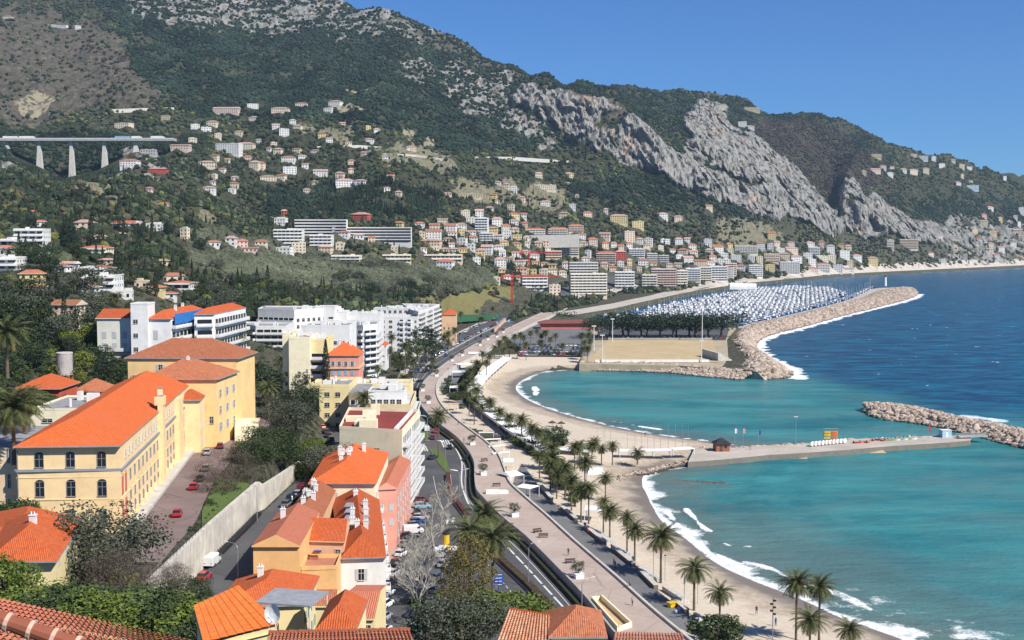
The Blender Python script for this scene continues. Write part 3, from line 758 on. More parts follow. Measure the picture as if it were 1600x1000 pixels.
# asphalt of the sea road, from the house fronts to the promenade wall
struct('sea_road', sheet(MB(), rl, offset(dl, -1.0), Z_ROAD), M_ASPH)
def drape(L, Rr, n, m, lift, lo):
 mb = MB(); A, B = resamp(L, n), resamp(Rr, n)
 g = [[(A[i][0] * (1 - j / m) + B[i][0] * j / m, A[i][1] * (1 - j / m) + B[i][1] * j / m) for j in range(m + 1)] for i in range(n)]
 g = [[(x, y, max(lo, ground(x, y) + lift)) for x, y in r] for r in g]
 for i in range(n - 1):
  for j in range(m): mb.face([g[i][j], g[i][j + 1], g[i + 1][j + 1], g[i + 1][j]])
 return mb
fr_l = smooth(gl([(850, 467), (905, 456), (960, 450), (1040, 444), (1110, 438), (1180, 432)], 6), 4); fr_r = smooth(gl([(880, 476), (930, 466), (990, 458), (1060, 450), (1120, 444), (1186, 437)], 5), 4)
struct('shore_road', drape(fr_l, fr_r, 70, 5, .5, 4.3), M_ASPH)
shore_road = smooth(gl([(880, 474), (940, 462), (1000, 455), (1060, 447), (1110, 442)], 4), 3)
struct('shore_promenade', drape(offset(shore_road, 1), offset(shore_road, -16), 60, 4, .6, 4.4), M_PLAZA)
ml_ = gl([(900, 500), (960, 490), (1040, 471), (1100, 458), (1180, 446), (1235, 440), (1290, 434), (1400, 428), (1480, 424), (1540, 421), (1600, 418), (1700, 415)], 0)
struct('quay_road', drape(offset(ml_, 26)[:7], offset(ml_, 5)[:7], 70, 5, .4, 3.85), M_PLAZA)
struct('shore_road', drape(offset(ml_, 24)[6:], offset(ml_, 6)[6:], 50, 4, .4, 3.85), M_PLAZA)
struct('pine_shade_asphalt', flat(MB(), gl([(928, 531), (940, 512), (1140, 513), (1134, 531)], 4), 4.0), M_ASPH)  # dark asphalt added for the shade beneath the pine crowns
struct('car_park', flat(MB(), gl([(700, 640), (800, 575), (800, 536), (812, 556), (920, 556), (930, 522), (905, 512), (850, 500), (790, 528)][2:], 4), 4.02), M_PATH)
# raised pink promenade and its two side walls
mb = sheet(MB(), dl, dr, Z_DECK)
struct('promenade', mb, M_DECK)
o = wall(MB(), offset(dl, -0.2), 0.4, 3.3, Z_DECK + 0.55, 0, 0).build('promenade_wall', [M_CONC])
tag(o, 'low grey wall along the road side of the raised pink promenade', 'wall')
o = wall(MB(), offset(dr, 0.25), 0.5, 2.6, Z_DECK + 0.45, 0, 0).build('sea_wall', [M_PALE])
tag(o, 'pale coping wall along the beach side of the raised pink promenade', 'wall')
# dark leafy strip added as the promenade wall's shade at its road foot
lower = [p for p in offset(dl, 1.05) if p[1] < 460]
o = wall(MB(), lower, 0.9, 3.9, 4.75).build('hedge', [M_HEDGE])
tag(o, 'long clipped dark hedge at the foot of the promenade wall', 'hedge')
# lower beach path
prs = offset(pr, 0.1)
struct('beach_path', sheet(MB(), offset(dr, -0.2), prs, Z_PATH), M_PATH)
# pavement beside the houses
pl = smooth(gl([(598, 960), (603, 905), (640, 805), (656, 752), (651, 722)], 4.1), 4)
struct('pavement', wall(MB(), offset(pl, 1.6), 4.2, 3.5, 4.13), M_PAVE)
# kerbed lane parking strip edge and north sidewalk
sw = smooth(gl([(632, 600), (641, 575), (668, 549), (700, 531), (750, 507), (800, 486), (850, 467)], 4), 4)
struct('sidewalk', wall(MB(), offset(sw, 2), 4.0, 3.4, 4.14), M_PLAZA)
# separator between the service lane and the avenue
sp = smooth(gl([(655, 580), (676, 563), (700, 549), (750, 522), (800, 498), (840, 480)], 4), 4)
struct('median_strip', wall(MB(), sp, 1.4, 3.9, 4.15), M_CONC)
# grass island
isl = gl([(671, 703), (686, 701), (697, 716), (703, 737), (700, 741), (690, 730), (680, 717)], 4.1)
mb = MB().prism(isl, 3.9, 4.16, 0, 1); struct('grass_island', mb, [M_CONC, M_GRASS])
isl2 = gl([(654, 655), (660, 655), (668, 676), (672, 688), (664, 688), (656, 672)], 4.1)
struct('grass_verge', MB().prism(isl2, 3.9, 4.16, 0, 1), [M_CONC, M_GRASS])
# median hedges: green stretch near, red clipped stretch beyond
med = smooth(gl([(905, 1010), (884, 984), (862, 954), (824, 914), (776, 869), (745, 828)], 4.3), 4)
mb = wall(MB(), med, 2.0, 3.9, 4.25); struct('median_kerb', mb, M_CONC)
o = wall(MB(), med, 1.5, 4.0, 5.05).build('hedge', [mat('mixed_hedge', (0.075, 0.05, 0.025), 0.9, 0.6, 0.8, 0.25)]); tag(o, 'long brownish clipped hedge dividing the two carriageways', 'hedge')
med2 = smooth(gl([(729, 806), (713, 784), (703, 763), (700, 741)], 4.3), 5)
mb = wall(MB(), med2, 1.6, 3.9, 4.26); struct('median_kerb', mb, M_CONC)
o = wall(MB(), med2, 1.1, 4.0, 5.0).build('hedge', [M_REDHEDGE]); tag(o, 'short dark red clipped hedge in the median below the grass island', 'hedge')
# ---- road markings, sheets 4 mm up
def dash(mb, line, wd, on, off, z, gap0=0.0):
 a = np.array(line); d = np.r_[0, np.cumsum(np.hypot(*np.diff(a, axis=0).T))]
 t = gap0
 while t + on < d[-1]:
  k = max(2, int(on / 2.5) + 1)
  q = [(np.interp(u, d, a[:, 0]), np.interp(u, d, a[:, 1])) for u in np.linspace(t, t + on, k)]
  sheet(mb, offset(q, wd / 2), offset(q, -wd / 2), z, 0, k); t += on + off
 return mb
mk = MB(); zm = Z_ROAD + 0.02
c1 = smooth(gl([(712, 700), (720, 716), (722, 728), (721, 748), (723, 763), (731, 785), (742, 800)], zm), 5)
dash(mk, c1, 0.42, 3.0, 0.0, zm)
dash(mk, smooth(gl([(780, 842), (797, 859), (832, 896), (888, 957), (912, 982), (940, 1012)], zm), 4), 0.42, 6.5, 1.3, zm)
dash(mk, smooth(gl([(748, 862), (757, 875), (776, 898), (805, 933), (830, 965)], zm), 4), 0.16, 1.9, 1.5, zm)
dash(mk, smooth(gl([(677, 744), (683, 772), (695, 800), (712, 822), (735, 850)], zm), 4), 0.13, 3.0, 0.4, zm)
dash(mk, smooth(gl([(645, 640), (643, 617), (650, 592), (668, 570), (700, 551), (750, 525), (800, 502), (850, 480)], zm), 4), 0.15, 3, 3, zm)
dash(mk, offset(smooth(gl([(652, 640), (649, 617), (656, 596), (676, 574), (706, 554), (750, 530), (800, 506)], zm), 4), 0), 0.15, 3, 0.2, zm)
edge = [p for p in offset(dl, 2.6) if p[1] < 380]
dash(mk, edge, 0.14, 4, 0, zm)
def zebra(p0, p1, p2, n, zc_=4.02):
 """n stripes from p0 to p1, as long as p0 to p2"""
 a, b, c = [np.array(G(*p, zc_)[:2]) for p in (p0, p1, p2)]
 u = (b - a) / (2 * n - 1); v = c - a
 for i in range(n):
  q = a + u * 2 * i
  mk.face([(*q, zm), (*(q + u), zm), (*(q + u + v), zm), (*(q + v), zm)])
zebra((649, 703), (669, 705), (646, 695), 6); zebra((693, 699), (723, 696), (688, 688), 9); zebra((641, 594), (660, 596), (640, 590), 6)
for px, py in ((699, 815), (690, 825), (708, 812)):
 q = G(px, py, zm); mk.face([(q.x - 0.2, q.y - 2, zm), (q.x + 0.2, q.y - 2, zm), (q.x + 0.2, q.y + 1, zm), (q.x - 0.2, q.y + 1, zm)]); mk.face([(q.x - 0.6, q.y + 1, zm), (q.x + 0.6, q.y + 1, zm), (q.x, q.y + 2.4, zm)])
struct('road_marking', mk, M_LINE)
def text(body, size, name, mt, loc, rot=(0, 0, 0), parent=None, sx=1.0, sy=1.0):
 cu = bpy.data.curves.new(name, 'FONT'); cu.body = body; cu.size = size; cu.align_x = 'CENTER'; cu.offset = 0.02 * size
 cu.materials.append(mt)
 o = bpy.data.objects.new('tmp', cu); COL.objects.link(o); me = bpy.data.meshes.new_from_object(o); bpy.data.objects.remove(o)
 o = bpy.data.objects.new(name, me); COL.objects.link(o); o.location = loc; o.rotation_euler = rot; o.scale = (sx, sy, 1)
 if parent is not None: o.parent = parent
 return o
p = G(829, 948, zm + 0.004); q = text('VINTI-', 1.4, 'road_marking', M_LINE, p, (0, 0, R(-3)), None, 1, 2.1); tag(q, kind='structure')
p = G(842, 958, zm + 0.004); q = text('MILLE', 1.4, 'road_marking', M_LINE, p, (0, 0, R(-3)), None, 1, 2.1); tag(q, kind='structure')
# ---- street and school terrace on the left
street_L = smooth(gl([(262, 1000), (316, 902), (365, 845), (421, 792), (462, 753), (476, 735)], 14) + gl([(487, 718), (500, 690), (497, 664), (488, 640)], 14), 4)
street_R = smooth(gl([(372, 985), (400, 905), (425, 862), (446, 822), (478, 780), (496, 755)], 14) + gl([(520, 720), (536, 690), (520, 664), (505, 640)], 14), 4)
struct('street', sheet(MB(), street_L, street_R, 14.02), M_ASPH)
ter_L = smooth(gl([(218, 905), (202, 838), (245, 772), (304, 708), (345, 684), (392, 664), (400, 648)], 20) , 3)
ter_R = smooth(gl([(236, 905), (262, 866), (304, 818), (325, 772), (348, 738), (372, 706), (398, 690), (432, 668)], 20), 3)
struct('school_terrace', sheet(MB(), ter_L, ter_R, 20.06), M_TERRACE)
mb = MB().prism([(-56.2, 262), (-66, 275), (-60, 236), (-57, 224)], 19, 20.03); struct('lawn', mb, M_GRASS)
# retaining wall between terrace and street
wl_ = [(-55.6, 178), (-55.6, 198), (-55.6, 219), (-55.4, 240), (-55.0, 264), (-54.4, 266), (-53.8, 285), (-53.2, 306)]
o = wall(MB(), wl_, 0.9, 12.5, [20.6, 20.6, 20.6, 20.4, 20.2, 19.0, 18.0, 17.0]).build('retaining_wall', [mat('limestone_wall', (0.60, 0.56, 0.48), 0.95, 0.28, 0.3, 0.05, streak=0.7)])
tag(o, 'tall pale stained retaining wall between the school terrace and the street', 'wall')
# railing on the wall
rail = thing('railing', 'thin dark metal railing along the edge of the school terrace', 'railing', (-55.6, 198, 20.6))
mb = MB()
pts = [(-0.0, -18, 0), (0, 0, 0), (0.0, 24, 0)]
for h in (0.5, 1.0): mb.tube([(p[0], p[1], p[2] + h) for p in pts], 0.03, 4)
mb.build('handrail', M_DARK, rail)
pm_ = MB().box((0, 0, 0.5), (0.03, 0.03, 0.5)).data('post', M_DARK)
for i in range(22): link('post', pm_, rail, (0, -18 + i * 2, 0))
# ---- beach steps and beach wall segments
wsegs = [((945, 850), (915, 826)), ((990, 885), (962, 862)), ((1025, 920), (1003, 898)), ((1073, 958), (1052, 940)), ((1104, 986), (1090, 972)), ((900, 814), (878, 795)), ((862, 782), (845, 762))]
for i, (a, b) in enumerate(wsegs):
 A, B = G(*a, 3.2), G(*b, 3.2)
 t = thing('beach_wall', 'low planter wall in shade-dark brown edging the beach path, %s from the near end' % nth([3, 2, 1, 0, -1, 4, 5][i] + 1 if i != 4 else 0), 'wall', A, 0, 'wall segments edging the beach path')
 d = B - A
 ln = [(0, 0), (d.x, d.y)]
 wall(MB(), ln, 0.9, -1.0, 0.75).build('wall', mat('shade_brown_wall', (0.20, 0.14, 0.11), 0.9, 0.2, 1), t)  # brown darkened to carry the shade of the wall's visible face
 wall(MB(), ln, 1.1, 0.75, 0.84).build('coping', M_PALE, t)
steps = [((915, 824), (938, 842)), ((950, 851), (975, 868)), ((988, 884), (1012, 902)), ((1030, 917), (1060, 937)), ((1078, 958), (1110, 985))]
for i, (a, b) in enumerate(steps):
 A, B = G(*a, 3.0), G(*b, 3.0)
 d = (B - A); L = math.hypot(d.x, d.y); ang = math.atan2(d.y, d.x)
 t = tag(MB().build('steps', M_PALE, None, (A.x, A.y, 0), ang), 'striped pale steps down to the sand, %s flight from the near end' % nth(4 - i), 'steps', 'steps from the path to the beach')
 m2 = MB()
 for k in range(6):
  m2.box((L / 2, 0.9 + k * 0.62, 1.0 + (3.15 - k * 0.27 - 1.0) / 2), (L / 2, 0.26, (3.15 - k * 0.27 - 1.0) / 2))
 t.data = m2.data('steps', M_PALE)
# ---- long white beach-club roofs
WRL = [(840, 703), (800, 678), (765, 652), (738, 630), (730, 610), (741, 592), (765, 573), (788, 558)]
WRR = [(872, 703), (830, 676), (790, 652), (762, 630), (750, 612), (757, 596), (775, 578), (799, 558)]
L_, R_ = smooth(gl(WRL, 5.6), 4), smooth(gl(WRR, 5.6), 4)
t = thing('beach_club', 'long curving white roof terrace behind the northern beach', 'beach club', (L_[0][0], L_[0][1], 3))
bx, by = L_[0]
rel_ = lambda line: [(x - bx, y - by) for x, y in line]
mb = sheet(MB(), rel_(L_), rel_(R_), 2.6); sheet(mb, rel_(R_), rel_(L_), 2.3); wall(mb, rel_(offset(L_, 0.1)), 0.2, 2.3, 3.1); wall(mb, rel_(offset(R_, -0.1)), 0.2, 2.3, 2.8)
mb.build('roof', M_CANVAS, t)
wall(MB(), rel_(offset(L_, -0.7)), 0.25, -1.5, 2.3).build('wall', mat('painted_shade_wall', (0.25, 0.22, 0.18), 0.9), t)  # dark wall colour stands in for the shadow along the roof edge
for i, (x, y) in enumerate(resamp(offset(R_, 0.5), 26)): MB().box((x - bx, y - by, 0.5), (0.12, 0.12, 1.8)).build('post', M_WHITE, t)
# white tents and terraces by the pier root
def canopy(a, b, dep, h, label, cat='canopy', zt_=3.2, mt=M_CANVAS, group=None, pitch=0.0):
 A, B = G(*a, zt_ + h), G(*b, zt_ + h); d = B - A; L = math.hypot(d.x, d.y); ang = math.atan2(d.y, d.x)
 t = thing('canopy', label, cat, (A.x, A.y, zt_), ang, group)
 mb = MB()
 if pitch: 
  mb.mesh([(0, 0, h), (L, 0, h), (L, dep, h), (0, dep, h), (L * 0.12, dep / 2, h + pitch), (L * 0.88, dep / 2, h + pitch)], [(0, 1, 5, 4), (1, 2, 5), (2, 3, 4, 5), (3, 0, 4), (3, 2, 1, 0)])
 else: mb.box((L / 2, dep / 2, h), (L / 2, dep / 2, 0.12))
 mb.build('roof', mt, t)
 k = max(2, int(L / 5) + 1)
 for i in range(k):
  for y in (0.2, dep - 0.2): MB().box((0.2 + (L - 0.4) * i / (k - 1), y, h / 2 - 0.3), (0.07, 0.07, h / 2 + 0.28)).build('post', M_WHITE, t)
 return t
canopy((873, 703), (905, 704), 6, 1.6, 'white flat canopy behind the beach palms at the root of the pier', zt_=2.6)
canopy((907, 703), (930, 703), 5, 1.6, 'wide white canopy just left of the dinghy masts', zt_=2.6)
canopy((968, 705), (1050, 704), 3.5, 1.4, 'very long white low canopy left of the hut on the pier', zt_=2.4)
canopy((1052, 703), (1086, 701), 3.5, 1.4, 'short white canopy nearest the hut on the pier', zt_=2.4)
canopy((918, 742), (945, 742), 7, 3.0, 'white pitched tent on the sand among the palms', 'tent', zt_=2.6, pitch=1.4)
canopy((912, 797), (938, 798), 5, 2.2, 'white beach bar roof beside the path palms', 'beach bar', zt_=2.6)
for i, (a, b, dp_) in enumerate([((748, 676), (772, 676), 3.5), ((756, 687), (783, 686), 3.2), ((764, 698), (790, 696), 3.2), ((770, 709), (797, 706), 3.2)]):
 canopy(a, b, 1.4, 2.6, 'narrow white slatted awning strip beside the promenade, %s from the far end' % nth(i), 'awning', zt_=3.2, group='slatted awnings beside the promenade')
canopy((786, 722), (803, 722), 6, 3.0, 'white restaurant awning under the promenade wall, far one', 'awning', zt_=3.2)
canopy((797, 745), (820, 742), 7, 3.0, 'translucent white restaurant marquee below the promenade wall', 'marquee', zt_=3.2, pitch=0.8)
canopy((806, 761), (828, 764), 5, 3.0, 'white marquee at the near end of the restaurant row', 'marquee', zt_=3.2, pitch=0.6)
for i, (a, b, dp_, lb) in enumerate([((706, 582), (727, 582), 8, 'white square canopy between the promenade and the palms, nearest one'), ((716, 570), (738, 569), 7, 'white canopy with an open frame beyond the square canopy'), ((731, 553), (752, 553), 12, 'white pergola roof at the far bend of the promenade'), ((702, 606), (715, 606), 8, 'pale square parasol roof in the lower cafe garden'), ((700, 632), (716, 632), 4, 'ochre awning over the lower cafe terrace')]):
 canopy(a, b, dp_, 2.8, lb, 'canopy', zt_=3.2, mt=M_OCHRE if 'ochre' in lb else M_CANVAS)
# ---- pier
pN = [(1085, 700), (1137, 700), (1200, 696), (1264, 693), (1300, 688), (1335, 686), (1392, 684), (1472, 680), (1517, 683)]
pS = [(1075, 722), (1140, 717), (1200, 711), (1251, 708), (1334, 702), (1392, 697), (1440, 694), (1488, 691), (1517, 688)]
a, b = gl(pN, 1.7), gl(pS, 1.7)
mb = MB().prism(a + b[::-1], -3, 1.7, 0, 1)
o = mb.build('pier', [mat('pier_side', (.2, .18, .15), .9), M_PLAZA]); tag(o, 'long low concrete pier with rubble along its seaward side', 'pier')
def boulder_mesh(seed, n=1):
 r = random.Random(seed); vs = []
 ph = (1 + 5 ** 0.5) / 2
 base = [(-1, ph, 0), (1, ph, 0), (-1, -ph, 0), (1, -ph, 0), (0, -1, ph), (0, 1, ph), (0, -1, -ph), (0, 1, -ph), (ph, 0, -1), (ph, 0, 1), (-ph, 0, -1), (-ph, 0, 1)]
 return np.array([[c / 1.9 * r.uniform(0.72, 1.12) for c in v] for v in base])
ICOF = np.array([(0, 11, 5), (0, 5, 1), (0, 1, 7), (0, 7, 10), (0, 10, 11), (1, 5, 9), (5, 11, 4), (11, 10, 2), (10, 7, 6), (7, 1, 8), (3, 9, 4), (3, 4, 2), (3, 2, 6), (3, 6, 8), (3, 8, 9), (4, 9, 5), (2, 4, 11), (6, 2, 10), (8, 6, 7), (9, 8, 1)])
BV = [boulder_mesh(i) for i in range(9)]
def boulders(name, pts, parent=None, mt=None):
 """pts: (x, y, z, size); one mesh of many rocks (armour of one bank)"""
 n = len(pts); vs = np.zeros((n * 12, 3)); fs = np.zeros((n * 20, 3), int)
 for k, (x, y, z, s) in enumerate(pts):
  b = BV[k % 9] * np.array([s * rng.uniform(0.8, 1.4), s * rng.uniform(0.8, 1.2), s * rng.uniform(0.6, 0.9)])
  an = rng.uniform(0, 6.28); c, s_ = math.cos(an), math.sin(an)
  b = b @ np.array([[c, s_, 0], [-s_, c, 0], [0, 0, 1]])
  tl = rng.uniform(-0.6, 0.6); c, s_ = math.cos(tl), math.sin(tl)
  b = b @ np.array([[1, 0, 0], [0, c, s_], [0, -s_, c]])
  vs[k * 12:k * 12 + 12] = b + (x, y, z); fs[k * 20:k * 20 + 20] = ICOF + k * 12
 me = np_mesh(name, vs, fs, None, [mt or M_ROCKS], False)
 return tag(link(name, me, parent), kind='stuff')
def rocks_mat():
 m, nd, lk, b = new_mat('armour_rock')
 geo = nd.new('ShaderNodeNewGeometry'); pos = geo.outputs['Position']
 c = mixc(nd, lk, geo.outputs['Random Per Island'], (0.32, 0.245, 0.19), (0.60, 0.50, 0.41))
 c = mixc(nd, lk, ramp(nd, lk, noise(nd, lk, pos, 0.8, 5, 0.7), [(0.35, 0.6), (0.6, 0)]), c, (0.2, 0.15, 0.11))
 sep = nd.new('ShaderNodeSeparateXYZ'); lk.new(pos, sep.inputs[0])
 c = mixc(nd, lk, sstep(nd, lk, sep.outputs[2], 0.9, 0.2), c, (0.07, 0.06, 0.045))
 lk.new(c, b.inputs['Base Color']); b.inputs['Roughness'].default_value = 0.95; b.inputs['Specular IOR Level'].default_value = 0.15
 bp = nd.new('ShaderNodeBump'); bp.inputs['Distance'].default_value = 0.1
 lk.new(noise(nd, lk, pos, 3, 4, 0.7), bp.inputs['Height']); lk.new(bp.outputs[0], b.inputs['Normal'])
 return m
M_ROCKS = rocks_mat()
def along(line, n):
 return resamp(line, n)
def bank(line, w0, w1, ztop, n, size, rnd=random.Random(4)):
 """rocks from the line outward (w0) to (w1), sloping from ztop to -0.5"""
 out = []
 L1 = offset(line, w0); L2 = offset(line, w1)
 A, B = resamp(L1, n), resamp(L2, n)
 for i in range(n):
  t = rnd.random(); x = A[i][0] * (1 - t) + B[i][0] * t; y = A[i][1] * (1 - t) + B[i][1] * t
  out.append((x + rnd.uniform(-.6, .6), y + rnd.uniform(-.6, .6), ztop * (1 - t) + (-0.4) * t, size * rnd.uniform(0.7, 1.3)))
 return out
boulders('rubble', bank(gl(pN, 1.7), -0.3, 3.2, 1.7, 620, 0.75), o)
# spit of rocks left of the pier root and the rock edge of the sand spit
o2 = boulders('rock_groyne', bank(smooth(gl([(1079, 724), (1045, 729), (1012, 738), (990, 741), (976, 747), (975, 752)], 0.5), 4), -1.5, 1.5, 0.9, 300, 0.6)); tag(o2, 'low curved line of dark rocks edging the sand at the pier root', 'rock groyne'); o2['kind'] = 'thing'
o3 = boulders('rocks', [(p[0], p[1], -0.15, 0.5) for p in bank(gl([(1055, 750), (1090, 753), (1130, 754)], 0), -0.8, 0.8, 0, 60, 0.5)], None, M_WETROCK); tag(o3, 'line of dark rocks awash in the near bay', 'rocks'); o3['kind'] = 'thing'
# ---- breakwaters
def breakwater(name, label, up, lo, zt_, n, size, pier_=None):
 U, L = smooth(gl(up, 0), 4), smooth(gl(lo, 0), 4)
 k = 60; A, B = resamp(U, k), resamp(L, k)
 mb = MB(); rnd = random.Random(8)
 prof_ = [(0.0, -2), (0.12, 0.3), (0.34, 0.86 * zt_), (0.5, zt_), (0.66, 0.86 * zt_), (0.88, 0.3), (1.0, -2)]
 rows = [[(A[i][0] * (1 - t) + B[i][0] * t, A[i][1] * (1 - t) + B[i][1] * t, z) for t, z in prof_] for i in range(k)]
 for i in range(k - 1):
  for j in range(len(prof_) - 1): mb.face([rows[i][j], rows[i][j + 1], rows[i + 1][j + 1], rows[i + 1][j]])
 mb.face(rows[0]); mb.face(rows[-1][::-1])
 o = mb.build(name, [M_ROCK]); tag(o, label, 'breakwater')
 tt = [t for t, z in prof_]; zz = [z for t, z in prof_]
 pts = []
 la = np.r_[0, np.cumsum([math.hypot(A[i + 1][0] + B[i + 1][0] - A[i][0] - B[i][0], A[i + 1][1] + B[i + 1][1] - A[i][1] - B[i][1]) / 2 for i in range(k - 1)])]
 for q in range(n):
  u = np.interp(rnd.random() * la[-1], la, np.arange(k)); i = min(int(u), k - 2); f = u - i
  t = rnd.uniform(0.07, 0.93)
  ax = A[i][0] * (1 - f) + A[i + 1][0] * f; ay = A[i][1] * (1 - f) + A[i + 1][1] * f; bx_ = B[i][0] * (1 - f) + B[i + 1][0] * f; by_ = B[i][1] * (1 - f) + B[i + 1][1] * f
  pts.append((ax * (1 - t) + bx_ * t, ay * (1 - t) + by_ * t, float(np.interp(t, tt, zz)) + rnd.uniform(-0.1, 0.35), size * rnd.uniform(0.65, 1.35)))
 boulders('armour_rocks', pts, o)
 return o
breakwater('breakwater', 'detached rock breakwater joined to the pier by a short footbridge', [(1351, 641), (1356, 637), (1373, 634), (1424, 637), (1472, 650), (1536, 664), (1600, 675), (1700, 697), (1850, 732)],
           [(1352, 643), (1360, 652), (1379, 658), (1424, 664), (1466, 670), (1494, 677), (1539, 687), (1562, 694), (1600, 704), (1700, 728), (1850, 765)], 2.9, 2600, 1.15)
mole_in = [(1412, 453), (1395, 452), (1365, 455), (1335, 469), (1280, 484), (1230, 497), (1190, 506), (1160, 514), (1146, 525), (1139, 539), (1143, 553), (1151, 567), (1138, 579), (1150, 589)]
mole_out = [(1437, 457), (1437, 462), (1425, 468), (1375, 481), (1325, 493), (1262, 511), (1212, 523), (1188, 533), (1183, 545), (1196, 557), (1222, 571), (1247, 586), (1235, 592), (1200, 594)]
breakwater('breakwater', 'long curving rock mole sheltering the marina', mole_out, mole_in, 4.6, 6500, 1.8)
q = gl([(1412, 452), (1395, 450), (1365, 452), (1330, 468), (1270, 484), (1220, 496), (1180, 505), (1150, 513)], 1.5)
struct('quay', wall(MB(), smooth(offset(q, 3), 3), 8, -2, 1.9), M_PLAZA)
o = boulders('rock_edge', bank(smooth(gl([(905, 573), (940, 574), (1000, 575), (1060, 578), (1120, 584), (1165, 588)], 1.5), 4), 6, -6, 3.4, 1100, 1.5)); tag(o, 'rock edge of the reclaimed ground below the sandy pitch', 'rock edge'); o['kind'] = 'thing'
# pitch
pit = gl([(922, 571), (958, 533), (1108, 533), (1114, 570)], 4)
struct('sandy_pitch', flat(MB(), gl([(917, 566), (950, 531), (1114, 531), (1122, 566)], 4), 3.95), mat('ochre_sand', (0.50, 0.39, 0.22), 0.95, 0.12, 0.06))
struct('quay_ground', MB().prism(gl([(905, 569), (925, 510), (1150, 512), (1136, 530), (1138, 560), (1125, 576), (1060, 571), (940, 569)], 3.8), -2, 3.75), mat('dusty_ground', (0.42, 0.35, 0.24), 0.95, 0.2, 0.08))
# green playing field
struct('green_pitch', flat(MB(), gl([(711, 504), (775, 499), (792, 488), (714, 486)], 5), 5), mat('artificial_turf', (0.03, 0.13, 0.05), 0.9, 0.12, 0.05))
def slab(px, py, w_, d_, z, label, name, cat, mt, h=0.3, rot=0.0):
 A = G(px, py, z); t = tag(MB().box((0, 0, -h / 2), (w_ / 2, d_ / 2, h / 2)).build(name, mt, None, A, rot), label, cat); return t
# ================================================================== BUILDINGS
M_GLASS = mat('dark_glass', (0.018, 0.022, 0.028), 0.12, 0.3, 0.6, spec=0.6)
M_FRAME = mat('window_frame', (0.62, 0.60, 0.56), 0.6, 0.1, 2)
M_SHW = mat('pale_shutter', (0.50, 0.50, 0.50), 0.7, 0.1, 2)
M_SHG = mat('green_shutter', (0.10, 0.24, 0.14), 0.7, 0.1, 2)
M_SHB = mat('blue_shutter', (0.22, 0.42, 0.55), 0.7, 0.1, 2)
M_SCHOOL = mat('yellow_ochre_plaster', (0.88, 0.64, 0.34), 0.9, 0.07, 0.35, streak=0.12)
M_SCHOOLB = mat('beige_plaster', (0.82, 0.60, 0.38), 0.9, 0.07, 0.35, streak=0.12)
M_YELB = mat('yellow_plaster', (0.84, 0.58, 0.26), 0.9, 0.10, 0.3, streak=0.22)
M_ORA = mat('orange_plaster', (0.84, 0.48, 0.20), 0.9, 0.08, 0.3, streak=0.12)
M_CREAM = mat('cream_plaster', (0.84, 0.76, 0.54), 0.9, 0.06, 0.3, streak=0.12)
M_LEMON = mat('lemon_plaster', (0.82, 0.68, 0.36), 0.9, 0.08, 0.3, streak=0.12)
M_WHP = mat('white_plaster', (0.76, 0.75, 0.72), 0.9, 0.07, 0.3, streak=0.18)
M_PINK = mat('pink_plaster', (0.70, 0.32, 0.24), 0.9, 0.08, 0.3, streak=0.12)
M_PEACH = mat('peach_plaster', (0.72, 0.46, 0.28), 0.9, 0.08, 0.3, streak=0.12, rnd=0.1)
M_CRIM = mat('crimson_panel', (0.55, 0.16, 0.11), 0.9, 0.15, 0.6)
M_REDW = mat('red_plaster', (0.50, 0.10, 0.06), 0.9, 0.1, 0.4)
M_GREYR = mat('grey_roofing', (0.30, 0.30, 0.30), 0.85, 0.25, 0.4)
M_OXR = mat('oxide_red_roofing', (0.24, 0.045, 0.035), 0.85, 0.15, 0.4)
M_GREYT = mat('grey_trim', (0.30, 0.31, 0.33), 0.8, 0.2, 1)
M_RAIL = mat('white_balcony_panel', (0.72, 0.72, 0.70), 0.6, 0.1, 1)
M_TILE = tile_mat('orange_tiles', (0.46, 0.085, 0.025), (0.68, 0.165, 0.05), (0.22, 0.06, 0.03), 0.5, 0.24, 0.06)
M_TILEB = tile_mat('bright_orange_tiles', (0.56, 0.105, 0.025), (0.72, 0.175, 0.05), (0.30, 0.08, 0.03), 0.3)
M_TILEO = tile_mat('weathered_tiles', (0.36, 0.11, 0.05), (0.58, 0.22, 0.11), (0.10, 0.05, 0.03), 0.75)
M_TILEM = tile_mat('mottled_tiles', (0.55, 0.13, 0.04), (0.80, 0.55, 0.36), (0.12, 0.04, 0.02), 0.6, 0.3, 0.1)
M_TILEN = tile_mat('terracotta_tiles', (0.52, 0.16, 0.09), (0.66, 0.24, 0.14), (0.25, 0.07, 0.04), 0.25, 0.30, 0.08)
_wc = {}
